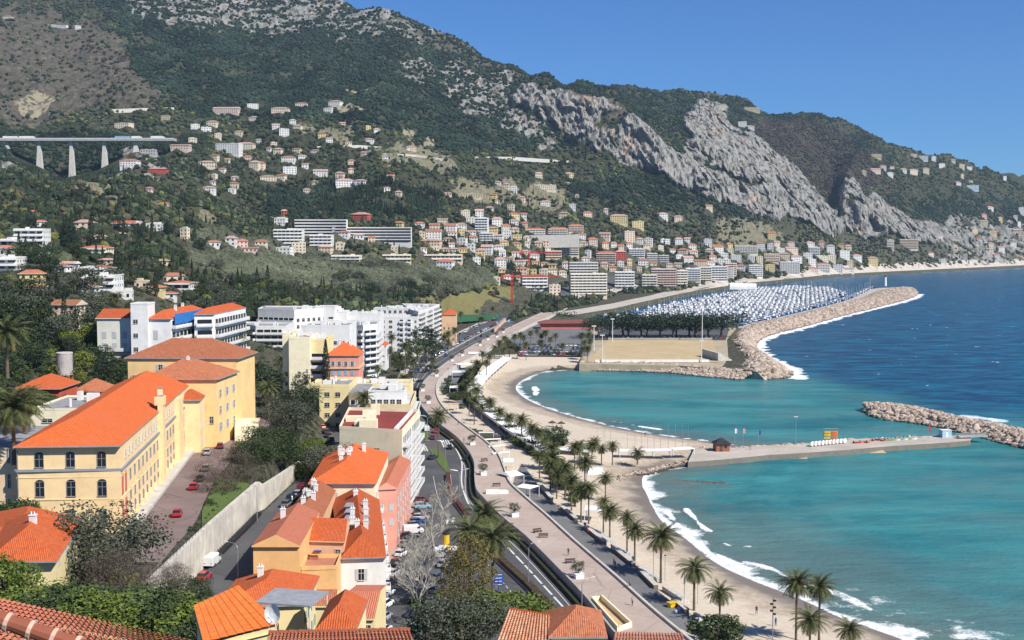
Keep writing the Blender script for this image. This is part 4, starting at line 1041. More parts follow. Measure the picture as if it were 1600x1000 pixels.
def win_mesh(kind, w_, h, col):
 """window built round the wall point: x along the wall, -y outward, z up from the sill"""
 key = (kind, w_, h, col.name if col else '')
 if key in _wc: return _wc[key]
 a, b = MB(), MB()
 if kind in ('plain', 'shut', 'closed', 'arch'):
  if kind == 'closed':
   for s in (-1, 1):
    a.box((s * w_ / 4, -0.05, h / 2), (w_ / 4 - 0.02, 0.03, h / 2), 0, 1)
   for k in range(int(h / 0.3)): a.box((0, -0.085, 0.2 + k * 0.3), (w_ / 2 - 0.06, 0.012, 0.05), 0, 1)
  else:
   t = 0.07
   for s in (-1, 1): a.box((s * (w_ / 2 + t / 2), -0.04, h / 2), (t / 2, 0.06, h / 2))
   a.box((0, -0.04, h + t / 2), (w_ / 2 + t, 0.06, t / 2)); a.box((0, -0.09, -0.05), (w_ / 2 + 0.12, 0.11, 0.05))
   a.box((0, -0.05, h / 2), (0.035, 0.03, h / 2)); a.box((0, -0.05, h * 0.62), (w_ / 2, 0.028, 0.03))
   b.box((0, -0.012, h / 2), (w_ / 2, 0.01, h / 2))
   if kind == 'arch':
    n = 8; pts = [(math.cos(math.pi * k / n) * w_ / 2, -0.02, h + math.sin(math.pi * k / n) * w_ * 0.28) for k in range(n + 1)]
    b.mesh(pts, [tuple(range(n, -1, -1))])
   if kind == 'shut':
    for s in (-1, 1):
     cx = s * (w_ * 0.75 + t)
     a.box((cx, -0.05, h / 2), (w_ / 4, 0.03, h / 2), 0, 1)
     for k in range(int(h / 0.3)): a.box((cx, -0.085, 0.2 + k * 0.3), (w_ / 4 - 0.05, 0.01, 0.045), 0, 1)
  r = (a.data('window', [M_FRAME if kind != 'arch' else M_GREYT, col or M_SHW]), b.data('pane', M_GLASS) if b.v else None)
 elif kind in ('band', 'balc'):
  # balcony: slab, front panel, side panels; behind it a dark glazed recess with posts
  d = 1.5 if kind == 'band' else 1.1
  a.box((0, -d / 2, -0.1), (w_ / 2, d / 2, 0.1)); a.box((0, -d + 0.05, 0.5), (w_ / 2, 0.05, 0.42)); 
  for s in (-1, 1): a.box((s * (w_ / 2 - 0.05), -d / 2, 0.5), (0.05, d / 2 - 0.1, 0.42))
  n = max(1, int(w_ / 3.2)); 
  b.box((0, -0.02, h / 2), (w_ / 2 - 0.3, 0.015, h / 2))
  for k in range(n + 1): a.box((-w_ / 2 + 0.2 + (w_ - 0.4) * k / n, -0.1, h / 2), (0.16, 0.09, h / 2), 0, 1)
  r = (a.data('balcony', [col or M_RAIL, M_WHP]), b.data('glazing', M_GLASS))
 elif kind == 'panel':
  a.box((0, -0.03, h / 2), (w_ / 2, 0.03, h / 2)); r = (a.data('panel', [col or M_CRIM]), None)
 _wc[key] = r
 return r
def put_wins(t, base, a, b, spec):
 """rows and columns of windows on the wall from a to b (world xy), seen from outside left to right"""
 a, b = Vector(a[:2]), Vector(b[:2]); d = b - a; L = d.length; ang = math.atan2(d.y, d.x); u = d / L; nrm = Vector((u.y, -u.x))
 kind = spec.get('k', 'plain'); w_, h = spec.get('w', 1.1), spec.get('h', 1.7)
 if kind == 'band' and not spec.get('w'): w_ = L - spec.get('m', 0.2) * 2
 cols = spec.get('xs') or [(i + 0.5) / spec['c'] for i in range(spec['c'])]
 m0 = spec.get('m', 0.2)
 skip = spec.get('skip', ())
 for r in range(spec['r']):
  for i, f in enumerate(cols):
   if (r, i) in skip: continue
   x = f * L if spec.get('xs') else m0 + f * (L - 2 * m0)
   p = a + u * x
   cl = spec.get('col'); kk = kind
   if spec.get('mix') and random.random() < spec['mix']: kk = 'closed' if kind == 'shut' else kind
   me, pane = win_mesh(kk, round(w_, 2), h, cl)
   z = spec['z'] + r * spec.get('dz', 3.1)
   o = link(me.name.split('.')[0], me, t, (p.x - base[0], p.y - base[1], z - base[2]), ang)
   if pane: link(pane.name.split('.')[0], pane, o)
def hip_faces(mb, c, z, rise, inset, over, mi=0, axis=None, fas=0.22, mf=1):
 """hip (inset>0) or gable (inset=0) roof over quad c (CCW, first edge = front). ridge runs along the longer direction unless axis given"""
 c = [Vector(q[:2]) for q in c]; ctr = sum(c, Vector((0, 0))) / 4
 e = []
 for q in c:
  v = q - ctr; e.append(q + v.normalized() * over * 1.3)
 l01 = (e[1] - e[0]).length; l12 = (e[2] - e[1]).length
 if axis is None: axis = 0 if l01 >= l12 else 1
 if axis == 1: e = e[1:] + e[:1]; l01, l12 = l12, l01
 m0, m1 = (e[0] + e[3]) / 2, (e[1] + e[2]) / 2; d = (m1 - m0); dl_ = d.length; d = d / dl_
 ins = min(inset, dl_ * 0.49)
 r0, r1 = m0 + d * ins, m1 - d * ins
 E = [(q.x, q.y, z) for q in e]; R0, R1 = (r0.x, r0.y, z + rise), (r1.x, r1.y, z + rise)
 sl = math.hypot(l12 / 2, rise)
 mb.face([E[0], E[1], R1, R0], mi, [(0, 0), (l01, 0), (l01 - ins, sl), (ins, sl)])
 mb.face([E[2], E[3], R0, R1], mi, [(0, 0), (l01, 0), (l01 - ins, sl), (ins, sl)])
 if ins > 0.01:
  s2 = math.hypot(ins, rise)
  mb.face([E[1], E[2], R1], mi, [(0, 0), (l12, 0), (l12 / 2, s2)]); mb.face([E[3], E[0], R0], mi, [(0, 0), (l12, 0), (l12 / 2, s2)])
 B = [(x, y, z_ - fas) for x, y, z_ in E]
 for i in range(4): mb.face([B[i], B[(i + 1) % 4], E[(i + 1) % 4], E[i]], mf)
 mb.face(B[::-1], mf)
 if ins <= 0.01:
  mb.face([E[1], E[2], R1], mf); mb.face([E[3], E[0], R0], mf)
 return r0, r1
def bld(label, cat, foot, z0, z1, wm, roof=None, specs=(), name='building', group=None, trim=(), parapet=0.0, rmat=None, chim=0, tanks=0):
 """foot: 4+ world xy points counter-clockwise, first edge facing the viewer"""
 bx, by = foot[0]; base = (bx, by, z0)
 t = thing(name, label, cat, base, 0, group)
 f = [(x - bx, y - by) for x, y in foot]; H = z1 - z0
 mb = MB().prism(f, -3, H, 0, 1 if not parapet else 1)
 mb.build('wall', [wm, rmat or M_GREYR], t)
 ctr = (sum(q[0] for q in f) / len(f), sum(q[1] for q in f) / len(f))
 if parapet:
  mb = MB(); ring = f + [f[0]]
  wall(mb, [(ctr[0] + (x - ctr[0]) * 0.995, ctr[1] + (y - ctr[1]) * 0.995) for x, y in ring], 0.25, H + 0.003, H + parapet)
  mb.build('parapet', wm, t)
 if roof:
  k, rise, rm = roof[:3]; over = roof[3] if len(roof) > 3 else 0.5; ins = roof[4] if len(roof) > 4 else None
  mb = MB()
  w1 = math.dist(f[0], f[1]); w2 = math.dist(f[1], f[2])
  r0, r1 = hip_faces(mb, f[:4], H + 0.2, rise, 0 if k == 'gable' else (ins or min(w1, w2) / 2), over, 0, roof[5] if len(roof) > 5 else None)
  ro = mb.build('roof', [rm, wm if k == 'gable' else M_GREYT], t)
  rr = random.Random(len(label))
  for i in range(chim):
   u = rr.uniform(0.12, 0.88); v = rr.uniform(-1, 1)
   x = r0.x * (1 - u) + r1.x * u + v * min(w1, w2) * 0.2; y = r0.y * (1 - u) + r1.y * u + v * min(w1, w2) * 0.1
   m2 = MB().box((0, 0, 0.3), (0.42, 0.32, 1.3)); m2.box((0, 0, 1.66), (0.5, 0.4, 0.07)); 
   for s in (-0.2, 0.2): m2.tube([(s, 0, 1.7), (s, 0, 2.1)], 0.11, 6)
   m2.build('chimney', M_WHP, ro, (x, y, H + rise * 0.75))
 for kind, *args in trim:
  if kind == 'cornice':
   z, th, dp_, mt = args
   wall(MB(), f + [f[0]], dp_ * 2, z - z0 - th / 2, z - z0 + th / 2).build('cornice', mt, t)
 for ei, sp in specs:
  a, b = foot[ei], foot[(ei + 1) % len(foot)]
  put_wins(t, base, a, b, sp)
 if tanks:
  rr = random.Random(len(label) * 7)
  for i in range(tanks):
   u, v = rr.uniform(0.12, 0.85), rr.uniform(0.2, 0.8)
   x = (f[0][0] * (1 - u) + f[1][0] * u) * (1 - v) + (f[3][0] * (1 - u) + f[2][0] * u) * v; y = (f[0][1] * (1 - u) + f[1][1] * u) * (1 - v) + (f[3][1] * (1 - u) + f[2][1] * u) * v
   m2 = MB()
   if rr.random() < 0.6: m2.box((0, 0, 0.9), (rr.uniform(0.5, 1.6), rr.uniform(0.4, 1.0), rr.uniform(0.6, 1.2)))
   else: m2.tube([(0, 0, 0), (0, 0, 1.8)], 0.35, 8)
   m2.build('roof_unit', M_WHP, t, (x, y, H))
 return t
def quad(x0, y0, x1, y1, dep, sl=0.0):
 """front edge (x0,y0)-(x1,y1), depth to the back, with sideways slide"""
 d = Vector((x1 - x0, y1 - y0)).normalized(); n = Vector((-d.y, d.x))
 return [(x0, y0), (x1, y1), (x1 + n.x * dep + sl, y1 + n.y * dep), (x0 + n.x * dep + sl, y0 + n.y * dep)]
def fq(px0, px1, Y0, dep, Y1=None, sl=0.0):
 """footprint whose front edge spans picture columns px0..px1 at distance Y0 (Y1 at the right end)"""
 Y1 = Y1 or Y0
 return quad((px0 - 800) / F * Y0, Y0, (px1 - 800) / F * Y1, Y1, dep, sl)
def zt(py, Y): return CZ - (py - 370) / F * Y * 1.0 if False else P(800, py, Y).z
# ---- the long yellow school
foot = [(-88.5, 218.3), (-70.3, 219.5), (-81.6, 310), (-99.8, 309)]
S = bld('long yellow school with red corner panels and a bright orange hipped roof', 'school', foot, 20, 35.6, M_SCHOOL,
  ('hip', 4.4, M_TILEB, 0.9, 8.5), [
  (0, dict(k='arch', c=3, r=1, z=31.9, w=1.5, h=2.3, xs=[0.22, 0.52, 0.82])), (0, dict(k='arch', xs=[0.22, 0.52, 0.82], r=1, z=26.6, w=1.5, h=2.6)), (0, dict(k='arch', xs=[0.22, 0.52, 0.82], r=1, z=21.3, w=1.3, h=2.6)),
  (1, dict(k='plain', c=24, r=1, z=32.7, w=1.2, h=1.5, m=3)), (1, dict(k='arch', c=17, r=1, z=28.0, w=1.2, h=1.6, m=7)), (1, dict(k='arch', c=17, r=1, z=24.2, w=1.2, h=1.8, m=7)), (1, dict(k='arch', c=17, r=1, z=20.6, w=1.5, h=2.2, m=7)),
  (1, dict(k='panel', xs=[0.018, 0.052], r=2, z=21.4, dz=5.0, w=1.7, h=3.9, col=M_CRIM)), (1, dict(k='panel', xs=[0.86, 0.90], r=2, z=21.4, dz=5.0, w=1.8, h=3.9, col=M_CRIM))],
  'school', trim=[('cornice', 31.3, 0.45, 0.35, M_GREYT), ('cornice', 26.0, 0.22, 0.16, M_SCHOOL), ('cornice', 21.0, 0.2, 0.14, M_SCHOOL), ('cornice', 30.0, 0.12, 0.1, M_SCHOOL)])
base = (-88.5, 218.3)
d = Vector((-81.6 + 70.3, 310 - 219.5)).normalized(); nn = Vector((d.y, -d.x))
def on(u, out): return (-70.3 + d.x * u + nn.x * out - base[0], 219.5 + d.y * u + nn.y * out - base[1])
ang = math.atan2(d.y, d.x)
for u, w_, top in ((44, 3.0, 17.6), (70, 6.5, 15.2)):
 MB().box((0, 0, top / 2), (w_ / 2, 0.55, top / 2)).build('pilaster', M_SCHOOL, S, (*on(u, 0.5), 0), ang)
m2 = MB().box((0, 0, 0), (1.4, 1.0, 0.9)); m2.box((0, 0, 1.0), (1.0, 0.7, 0.25), 0, 1); m2.box((0, 0, 1.9), (0.5, 0.5, 0.7)); m2.box((0, 0, 2.7), (0.6, 0.6, 0.1), 0, 1)
m2.build('bell_gable', [M_SCHOOL, M_GREYT], S, (*on(44, 0.3), 18.0), ang)
m2 = MB()
for i in range(3): m2.box((0, 0, 0.6), (1, 0.5, 1))
for i in range(30): MB().box((0, 0, 0.9), (0.5, 0.35, 0.9)).build('buttress', M_SCHOOL, S, (*on(9 + i * 2.7, 0.3), 0), ang) if i % 2 == 0 else None
MB().box((0, 0, 0.35), (42, 1.1, 0.35)).build('plinth', M_PALE, S, (*on(46, 1.2), 0), ang)
wall(MB(), [(0.3, -0.18), (0.3, -0.20)], 0.14, 0, 15.0).build('downpipe', M_GREYT, S)
bld('windowless beige annexe joining the left end of the yellow school', 'annexe', quad(-112, 221, -88.6, 221, 26), 22, 35.0, M_SCHOOLB, None, [(0, dict(k='plain', xs=[0.90], r=3, z=23, dz=4.6, w=0.5, h=2.6))], 'annexe')
# pavilion behind the school and the tall yellow block
bld('weathered hip-roofed yellow pavilion between the school and the tall yellow block', 'building', [(-92.5, 308), (-74.4, 309), (-73.0, 326), (-93, 326)], 20, 37.2, M_YELB, ('hip', 4.2, M_TILEO, 0.8, 8.5),
 [(1, dict(k='shut', c=3, r=3, z=24, dz=4.2, w=1.1, h=1.9)), (0, dict(k='plain', xs=[0.93], r=1, z=26, w=0.9, h=1.8))], 'building', chim=1)
bld('small gabled yellow wing at the far end of the school, lit orange roof', 'building', [(-82.2, 300), (-76.6, 301), (-77.8, 311), (-84, 310)], 20, 33.0, M_SCHOOL, ('hip', 1.8, M_TILE, 0.6, 3), [(1, dict(k='plain', c=2, r=3, z=21.5, dz=4, w=0.8, h=1.6))])
foot = [(-102.5, 328), (-73.3, 327), (-72.2, 345), (-101.5, 346)]
bld('tall yellow apartment block with weathered orange roof beyond the school', 'apartment block', foot, 20, 40.6, M_YELB, ('hip', 4.6, M_TILEO, 0.8, 10),
 [(0, dict(k='shut', c=6, r=1, z=37.3, w=1.1, h=1.7, m=3, skip=((0, 0), ))), (0, dict(k='shut', xs=[0.92, 0.8], r=1, z=33.2, w=1.2, h=2.2)), (0, dict(k='closed', xs=[0.92], r=2, z=25.2, dz=4.0, w=1.5, h=1.9)), (0, dict(k='shut', xs=[0.06], r=1, z=34.5, w=1.0, h=1.6))], chim=1,
 trim=[('cornice', 40.3, 0.3, 0.2, M_YELB)])
MB_ = MB().prism(quad(-72, 318, -66, 319, 14), 18, 24); o = MB_.build('garden_wall', M_CREAM); tag(o, 'low cream forecourt structure right of the tall yellow block', 'wall')
# white block with the tower and blue netting
Y0 = 388
w1 = bld('lower white wing with red tiled roof left of the square white tower', 'building', fq(150, 203.5, 392, 15), 30, P(0, 498, 392).z, M_CREAM if False else mat('off_white', (0.70, 0.68, 0.58), 0.9, 0.06, 0.3, streak=0.15), ('gable', 2.6, M_TILE, 0.5, 0, 0),
 [(0, dict(k='closed', c=3, r=3, z=33.5, dz=3.6, w=1.5, h=2.2, m=0.6)), (0, dict(k='balc', c=1, r=2, z=33.2, dz=3.6, w=10, h=0.2))])
bld('plain square white stair tower rising above its neighbours', 'tower', fq(203, 229.5, 388, 8), 30, P(0, 476, 388).z, M_WHP, None, [(0, dict(k='plain', xs=[0.28], r=3, z=37, dz=4.4, w=1.4, h=1.2))], 'tower', parapet=0.5)
bld('white apartment house with blue netting along its eaves and stepped balconies', 'apartment house', [(-115.0, 389.5), (-107.8, 389.5), (-103.5, 425), (-115, 425)], 28, P(0, 499, 389).z, M_WHP, ('hip', 2.6, M_TILE, 0.5, 4),
 [(0, dict(k='closed', xs=[0.32], r=1, z=40.5, w=1.5, h=3.0)), (0, dict(k='closed', xs=[0.32], r=1, z=35.8, w=1.5, h=3.0, col=M_SHB)), (1, dict(k='band', c=1, r=4, z=33.0, dz=3.7, h=2.3)), (2, dict(k='plain', c=2, r=2, z=36, w=1, h=1.5))], chim=2)
nt_ = P(263, 499, 389); t = tag(MB().face([(0, 0, -1.8), (3.2, 32, -1.8), (3.2, 32, 1.6), (0, 0, 1.6)]).face([(0, 0.05, 1.6), (3.2, 32.05, 1.6), (3.2, 32.05, -1.8), (0, 0.05, -1.8)]).build('safety_net', mat('blue_netting', (0.03, 0.18, 0.50), 0.8, 0.3, 1.0), None, (-107.0, 391, nt_.z)), 'blue safety netting stretched along the eaves of the white apartment house', 'netting')
bld('white balconied block just right of the blue netting', 'apartment house', [(-103.6, 402), (-97.5, 404), (-95, 440), (-103, 440)], 28, P(0, 492, 402).z, M_WHP, ('hip', 2.0, M_TILE, 0.5, 4), [(0, dict(k='balc', c=1, r=4, z=33, dz=3.6, w=5.4, h=2.2)), (1, dict(k='band', c=1, r=4, z=33, dz=3.6, h=2.2))])
bld('low pink house with tiled roof right of the white balconied block', 'house', fq(305, 324, 410, 12), 28, P(0, 526, 410).z, M_PEACH, ('gable', 2, M_TILEN, 0.4, 0, 0), [], 'house')
# ---- mid town
bld('white apartment block with angled red-edged balconies left of the cream block', 'apartment block', [(-131, 592), (-120, 577), (-106, 577), (-106, 600), (-131, 606)], 10, 30.5, M_WHP, None,
 [(0, dict(k='band', c=1, r=6, z=12.5, dz=3.0, h=2.1)), (1, dict(k='band', c=1, r=6, z=12.5, dz=3.0, h=2.1)), (2, dict(k='plain', c=3, r=5, z=13, w=1.1, h=1.4))], parapet=1.0, tanks=5)
bld('stepped white terraced block at the left edge of the white quarter', 'apartment block', [(-142, 610), (-128, 596), (-118, 612), (-128, 630)], 12, 29, M_WHP, None, [(0, dict(k='band', c=1, r=5, z=14, dz=3, h=2.1)), (1, dict(k='band', c=1, r=5, z=14, dz=3, h=2.1))], parapet=0.8, tanks=4)
bld('pale yellow and white apartment block with deep balconies behind the street trees', 'apartment block', fq(450, 483, 418, 18), 12, zt(530, 418), M_CREAM, None, [(0, dict(k='plain', xs=[0.86], r=5, z=14, dz=3.3, w=0.5, h=0.9))], parapet=0.9, tanks=3)
bld('white-banded balcony block between the cream tower and the pink house', 'apartment block', fq(483, 509, 420, 17), 12, zt(533, 420), M_LEMON, None, [(0, dict(k='band', xs=[0.5], r=7, z=13.6, dz=2.95, h=1.9, w=5.2, col=M_RAIL))], parapet=0.9, tanks=3)
bld('thin cream stair block with roof terrace beside the cream apartment block', 'apartment block', fq(440, 451, 425, 14), 12, zt(522, 425), M_CREAM, None, [(0, dict(k='plain', xs=[0.5], r=4, z=15, dz=3.3, w=0.9, h=1.4))], parapet=0.5, tanks=2)
bld('pink villa with bright orange hipped roof and roof-terrace balustrade', 'villa', fq(509, 559, 414, 13), 12, zt(556, 414), M_PINK, ('hip', 4.2, M_TILEB, 0.5, 5), [(0, dict(k='shut', c=4, r=1, z=29.6, w=0.9, h=1.5, m=1)), (0, dict(k='closed', c=4, r=1, z=26.4, w=1.1, h=1.7, m=1, col=M_SHB)), (0, dict(k='shut', c=4, r=3, z=16, dz=3.3, w=0.9, h=1.7, m=1))], 'villa', chim=4, trim=[('cornice', 28.9, 0.5, 0.6, M_PEACH)])
bld('white apartment block with long curved balconies behind the pink villa', 'apartment block', [(-84, 604), (-72, 596), (-66.5, 604), (-67, 632), (-88, 634)], 5, 29.5, M_WHP, None, [(0, dict(k='band', c=1, r=7, z=7.5, dz=3.0, h=2.1)), (1, dict(k='band', c=1, r=7, z=7.5, dz=3.0, h=2.1)), (2, dict(k='band', c=1, r=6, z=7.5, dz=3.0, h=2.1))], parapet=0.9, tanks=6)
bld('small orange-roofed house wedged between the two big white blocks', 'house', fq(584, 602, 640, 16), 5, zt(541, 640), M_WHP, ('hip', 2.6, M_TILE, 0.4, 4), [(0, dict(k='plain', c=3, r=2, z=7, w=1, h=1.3))], 'house')
bld('tall stark white block with columns of small dark windows', 'apartment block', fq(592, 652, 712, 16), 4, zt(497, 712), M_WHP, None,
 [(0, dict(k='plain', xs=[0.1, 0.3], r=7, z=5.5, dz=3.0, w=1.9, h=1.3)), (0, dict(k='balc', xs=[0.58, 0.78], r=7, z=5.5, dz=3.0, w=2.6, h=1.8)), (0, dict(k='plain', xs=[0.95], r=7, z=5.5, dz=3.0, w=1.0, h=1.3))], parapet=1.0, tanks=9)
bld('long white block with seven rows of sea-facing balconies', 'apartment block', [(-60, 735), (-54.5, 716), (-47, 800), (-72, 806)], 4, 28.6, M_WHP, None, [(1, dict(k='band', xs=[0.16, 0.5, 0.84], r=8, z=5, dz=2.95, h=2.1, w=25)), (0, dict(k='band', c=1, r=8, z=5, dz=2.95, h=2.1))], parapet=1.0, tanks=14)
bld('long low white penthouse with a row of chimneys on top of the balconied block', 'penthouse', fq(583, 668, 748, 14), 20, zt(483, 748), M_WHP, None, [(0, dict(k='plain', c=9, r=1, z=27, w=1.6, h=1.5, m=2))], parapet=0.5, tanks=12, rmat=M_GREYR)
bld('white terraced block with a long strip of dark windows under the palms', 'apartment block', [(-134, 650), (-113, 640), (-96, 660), (-93, 672), (-136, 676)], 18, zt(484, 650), M_WHP, None, [(0, dict(k='band', c=1, r=3, z=22.0, dz=3.4, h=2.0)), (1, dict(k='plain', c=7, r=3, z=22, dz=3.4, w=1.7, h=1.7, m=0.6))], parapet=0.7, tanks=9)
bld('white block end with two small windows, right of the dark window strip', 'apartment block', fq(494, 522, 655, 15), 18, zt(481, 655), M_WHP, None, [(0, dict(k='plain', xs=[0.3], r=3, z=22, dz=3.3, w=0.9, h=1.2)), (0, dict(k='balc', xs=[0.8], r=3, z=22, dz=3.3, w=3.2, h=1.9))], parapet=0.6)
bld('low white block with yellow and white awnings in the white quarter', 'apartment block', fq(540, 594, 668, 18), 8, zt(492, 668), M_WHP, None, [(0, dict(k='band', xs=[0.18, 0.62], r=5, z=11, dz=3.3, w=8, h=2.0))], parapet=0.8, tanks=7)
bld('white flat-roofed block with stacked loggias in the middle of the white quarter', 'apartment block', fq(519, 541, 660, 12), 10, zt(488, 660), M_WHP, None, [(0, dict(k='balc', xs=[0.7], r=5, z=12, dz=3.3, w=3, h=2)), (0, dict(k='plain', xs=[0.25], r=5, z=12.5, dz=3.3, w=1, h=1.3))], parapet=0.6, tanks=3)
bld('low white terrace building behind the cream block roofs', 'apartment block', fq(470, 545, 560, 26), 8, zt(507, 575), M_WHP, None, [(0, dict(k='plain', c=9, r=5, z=11, dz=3.3, w=1.6, h=1.5, m=1))], parapet=0.8, tanks=14)
bld('pale pink house with orange roof beside the green playing field', 'house', fq(690, 712, 800, 18), 4, zt(492, 800), M_PEACH, ('hip', 3.4, M_TILEB, 0.5, 5), [(0, dict(k='plain', c=3, r=3, z=6, dz=3.5, w=1, h=1.5)), (1, dict(k='plain', c=3, r=3, z=6, dz=3.5, w=1, h=1.5))], 'house')
bld('lemon yellow apartment house with small framed windows above the street', 'apartment house', fq(497, 544, 384, 20), 12, zt(605, 384), M_LEMON, None, [(0, dict(k='plain', xs=[0.26, 0.62], r=4, z=13.4, dz=3.25, w=1.5, h=1.3)), (1, dict(k='balc', c=4, r=4, z=13.0, dz=3.25, w=3.5, h=2.2))], parapet=0.9, tanks=3)
t = bld('flat-roofed yellow building with a dark pergola and roof terrace', 'building', [(-44.5, 366), (-30, 364), (-31, 396), (-47, 398)], 4, zt(637, 364), M_LEMON, None, [(0, dict(k='plain', c=3, r=3, z=8, dz=3.3, w=1.2, h=1.4)), (1, dict(k='band', c=1, r=5, z=6, dz=3.3, h=2.2))], parapet=1.0, tanks=6, rmat=M_PALE)
bld('white penthouse pavilion on the roof terrace behind the red-roofed block', 'pavilion', fq(574, 630, 372, 10), zt(640, 366), zt(612, 372), M_WHP, None, [(0, dict(k='plain', c=5, r=1, z=zt(634, 372), w=1.4, h=1.9, m=0.5))], parapet=0.4, tanks=8)
bld('dark-windowed house front in shade left of the roof terrace', 'building', fq(543, 568, 372, 22), 8, zt(612, 374), mat('brown_shade_wall', (0.35, 0.27, 0.17), 0.9), None, [(0, dict(k='balc', c=2, r=4, z=12, dz=3.2, w=2.0, h=2.0)), (1, dict(k='balc', c=3, r=4, z=12, dz=3.2, w=3.0, h=2.0))])  # shade is put into this brown wall colour
t = bld('beige building strip with planted roof terrace below the pink villa', 'building', fq(484, 640, 398, 12), 8, zt(603, 398), M_LEMON, None, [(0, dict(k='plain', c=9, r=1, z=zt(612, 398), w=1.2, h=1.2))], parapet=0.9, tanks=16, rmat=M_PLAZA)
# cream block with dark red flat roof
foot = [(-43.8, 311), (-27.4, 305), (-25.8, 342), (-46, 346)]
zc_ = 24.2
t = bld('big cream apartment block with a dark red flat roof and sea-side balconies', 'apartment block', foot, 4, zc_, M_CREAM, None,
  [(0, dict(k='plain', xs=[0.6], r=2, z=19.2, dz=-4.9, w=1.6, h=0.8)), (1, dict(k='band', xs=[0.25, 0.75], r=6, z=5.2, dz=3.1, w=17.0, h=2.1))], parapet=0.9, rmat=M_OXR, chim=0)
b0 = foot[0]
for (px, py, hx, hy, hz) in ((576, 668, 2.2, 1.5, 1.3), (566, 664, 1.6, 3.0, 0.9), (581, 660, 0.8, 3.6, 1.6), (556, 655, 2.5, 1.2, 0.7), (584, 650, 0.6, 0.6, 1.8), (573, 653, 1.0, 0.9, 1.3), (590, 645, 0.6, 0.6, 1.5)):
 q = G(px, py, zc_ + 0.5); MB().box((0, 0, hz), (hx, hy, hz)).build('roof_unit', M_CREAM, t, (q.x - b0[0], q.y - b0[1], zc_ - 4))
wall(MB(), [(16.4 + 0.0, -4.0), (18.0, 30)], 0.6, zc_ - 4, zc_ - 4 + 1.0).build('parapet', M_WHP, t, (-1.9, 0, 0))
# ---- old houses between the street and the sea road
bld('bright orange-roofed house with white chimneys beside the big cream block', 'house', [(-43.4, 262), (-29.3, 262), (-30.2, 298), (-45, 298)], 6, 20.2, M_CREAM, ('hip', 3.6, M_TILEB, 0.6, 8, 1),
 [(0, dict(k='closed', xs=[0.2, 0.38], r=2, z=13.0, dz=3.4, w=1.3, h=1.8)), (1, dict(k='closed', c=9, r=4, z=6.2, dz=3.3, w=1.1, h=1.8)), (1, dict(k='balc', xs=[0.2, 0.5, 0.8], r=3, z=6.0, dz=3.3, w=2.2, h=2))], 'house', chim=9)
bld('pale pink house with faded roof between the orange-roofed house and the cream block', 'house', [(-30.0, 270), (-25.6, 271), (-25.2, 304), (-30.5, 304)], 4, 17.2, M_PINK, ('gable', 1.4, M_TILEN, 0.3, 0, 1), [(1, dict(k='shut', c=6, r=3, z=6.0, dz=3.4, w=1.1, h=1.8)), (0, dict(k='closed', c=2, r=2, z=9, dz=3.3, w=1, h=1.6))], 'house')
t = bld('long white terrace house with stepped dormers and broad orange roof', 'house', [(-30.3, 214.5), (-22.4, 215.5), (-28.6, 262), (-38.5, 262)], 4, 16.4, M_WHP, ('hip', 3.4, M_TILE, 0.55, 4, 1),
 [(0, dict(k='shut', xs=[0.46], r=1, z=12.4, w=1.0, h=2.0)), (0, dict(k='plain', xs=[0.5], r=1, z=7, w=1, h=1.7)), (1, dict(k='closed', c=11, r=3, z=5.6, dz=3.4, w=1.1, h=1.9)), (1, dict(k='balc', c=5, r=2, z=8.6, dz=3.4, w=2.6, h=2, m=3))], 'house', chim=9)
for i in range(4):   # stepped grey dormers
 q = G(558, 826 - i * 10, 18.4); m2 = MB().box((0, 0, 0), (1.9, 1.3, 1.0)); m2.box((0, -0.2, 1.1), (2.3, 1.7, 0.08), 0, 1); m2.box((0.4, -1.33, 0.1), (0.7, 0.02, 0.5), 0, 2)
 m2.build('dormer', [M_WHP, M_GREYT, M_GLASS], t, (q.x + 30.3, q.y - 214.5, 18.3 - 4))
bld('cluster of mottled tile roofs and chimneys behind the long white house', 'house', [(-44.0, 236), (-36.8, 236), (-37.8, 261), (-44.2, 261)], 8, 18.6, M_PEACH, ('gable', 2.2, M_TILEO, 0.4, 0, 1), [(0, dict(k='plain', c=2, r=1, z=14.6, w=0.9, h=1.2))], 'house', chim=9)
bld('orange gabled house with a plain windowless end wall above the street', 'house', [(-43.6, 205), (-35.8, 205), (-36.4, 229), (-44.0, 229)], 10, 21.0, M_ORA, ('gable', 1.9, M_TILEN, 0.45, 0, 1), [(3, dict(k='shut', c=5, r=2, z=14.5, dz=3.4, w=1, h=1.7))], 'house', chim=1)
bld('narrow house with bright ribbed orange roof behind the orange gabled house', 'house', [(-37.2, 217), (-29.8, 216), (-30.6, 229), (-37.4, 230)], 8, 18.9, M_PEACH, ('gable', 2.6, M_TILE, 0.35, 0, 0), [(0, dict(k='plain', xs=[0.85], r=1, z=16.4, w=0.9, h=1.2))], 'house')
foot = [(-35.7, 206), (-29.9, 206.6), (-30.2, 214.4), (-36, 214)]
t = bld('orange house with a furnished open roof terrace beside the white gable', 'house', foot, 6, 16.6, M_ORA, None, [(0, dict(k='shut', xs=[0.75], r=1, z=9.6, w=0.8, h=1.6, col=M_SHG))], 'house', parapet=0.7, rmat=mat('terrace_tiles', (0.45, 0.20, 0.12), 0.8))
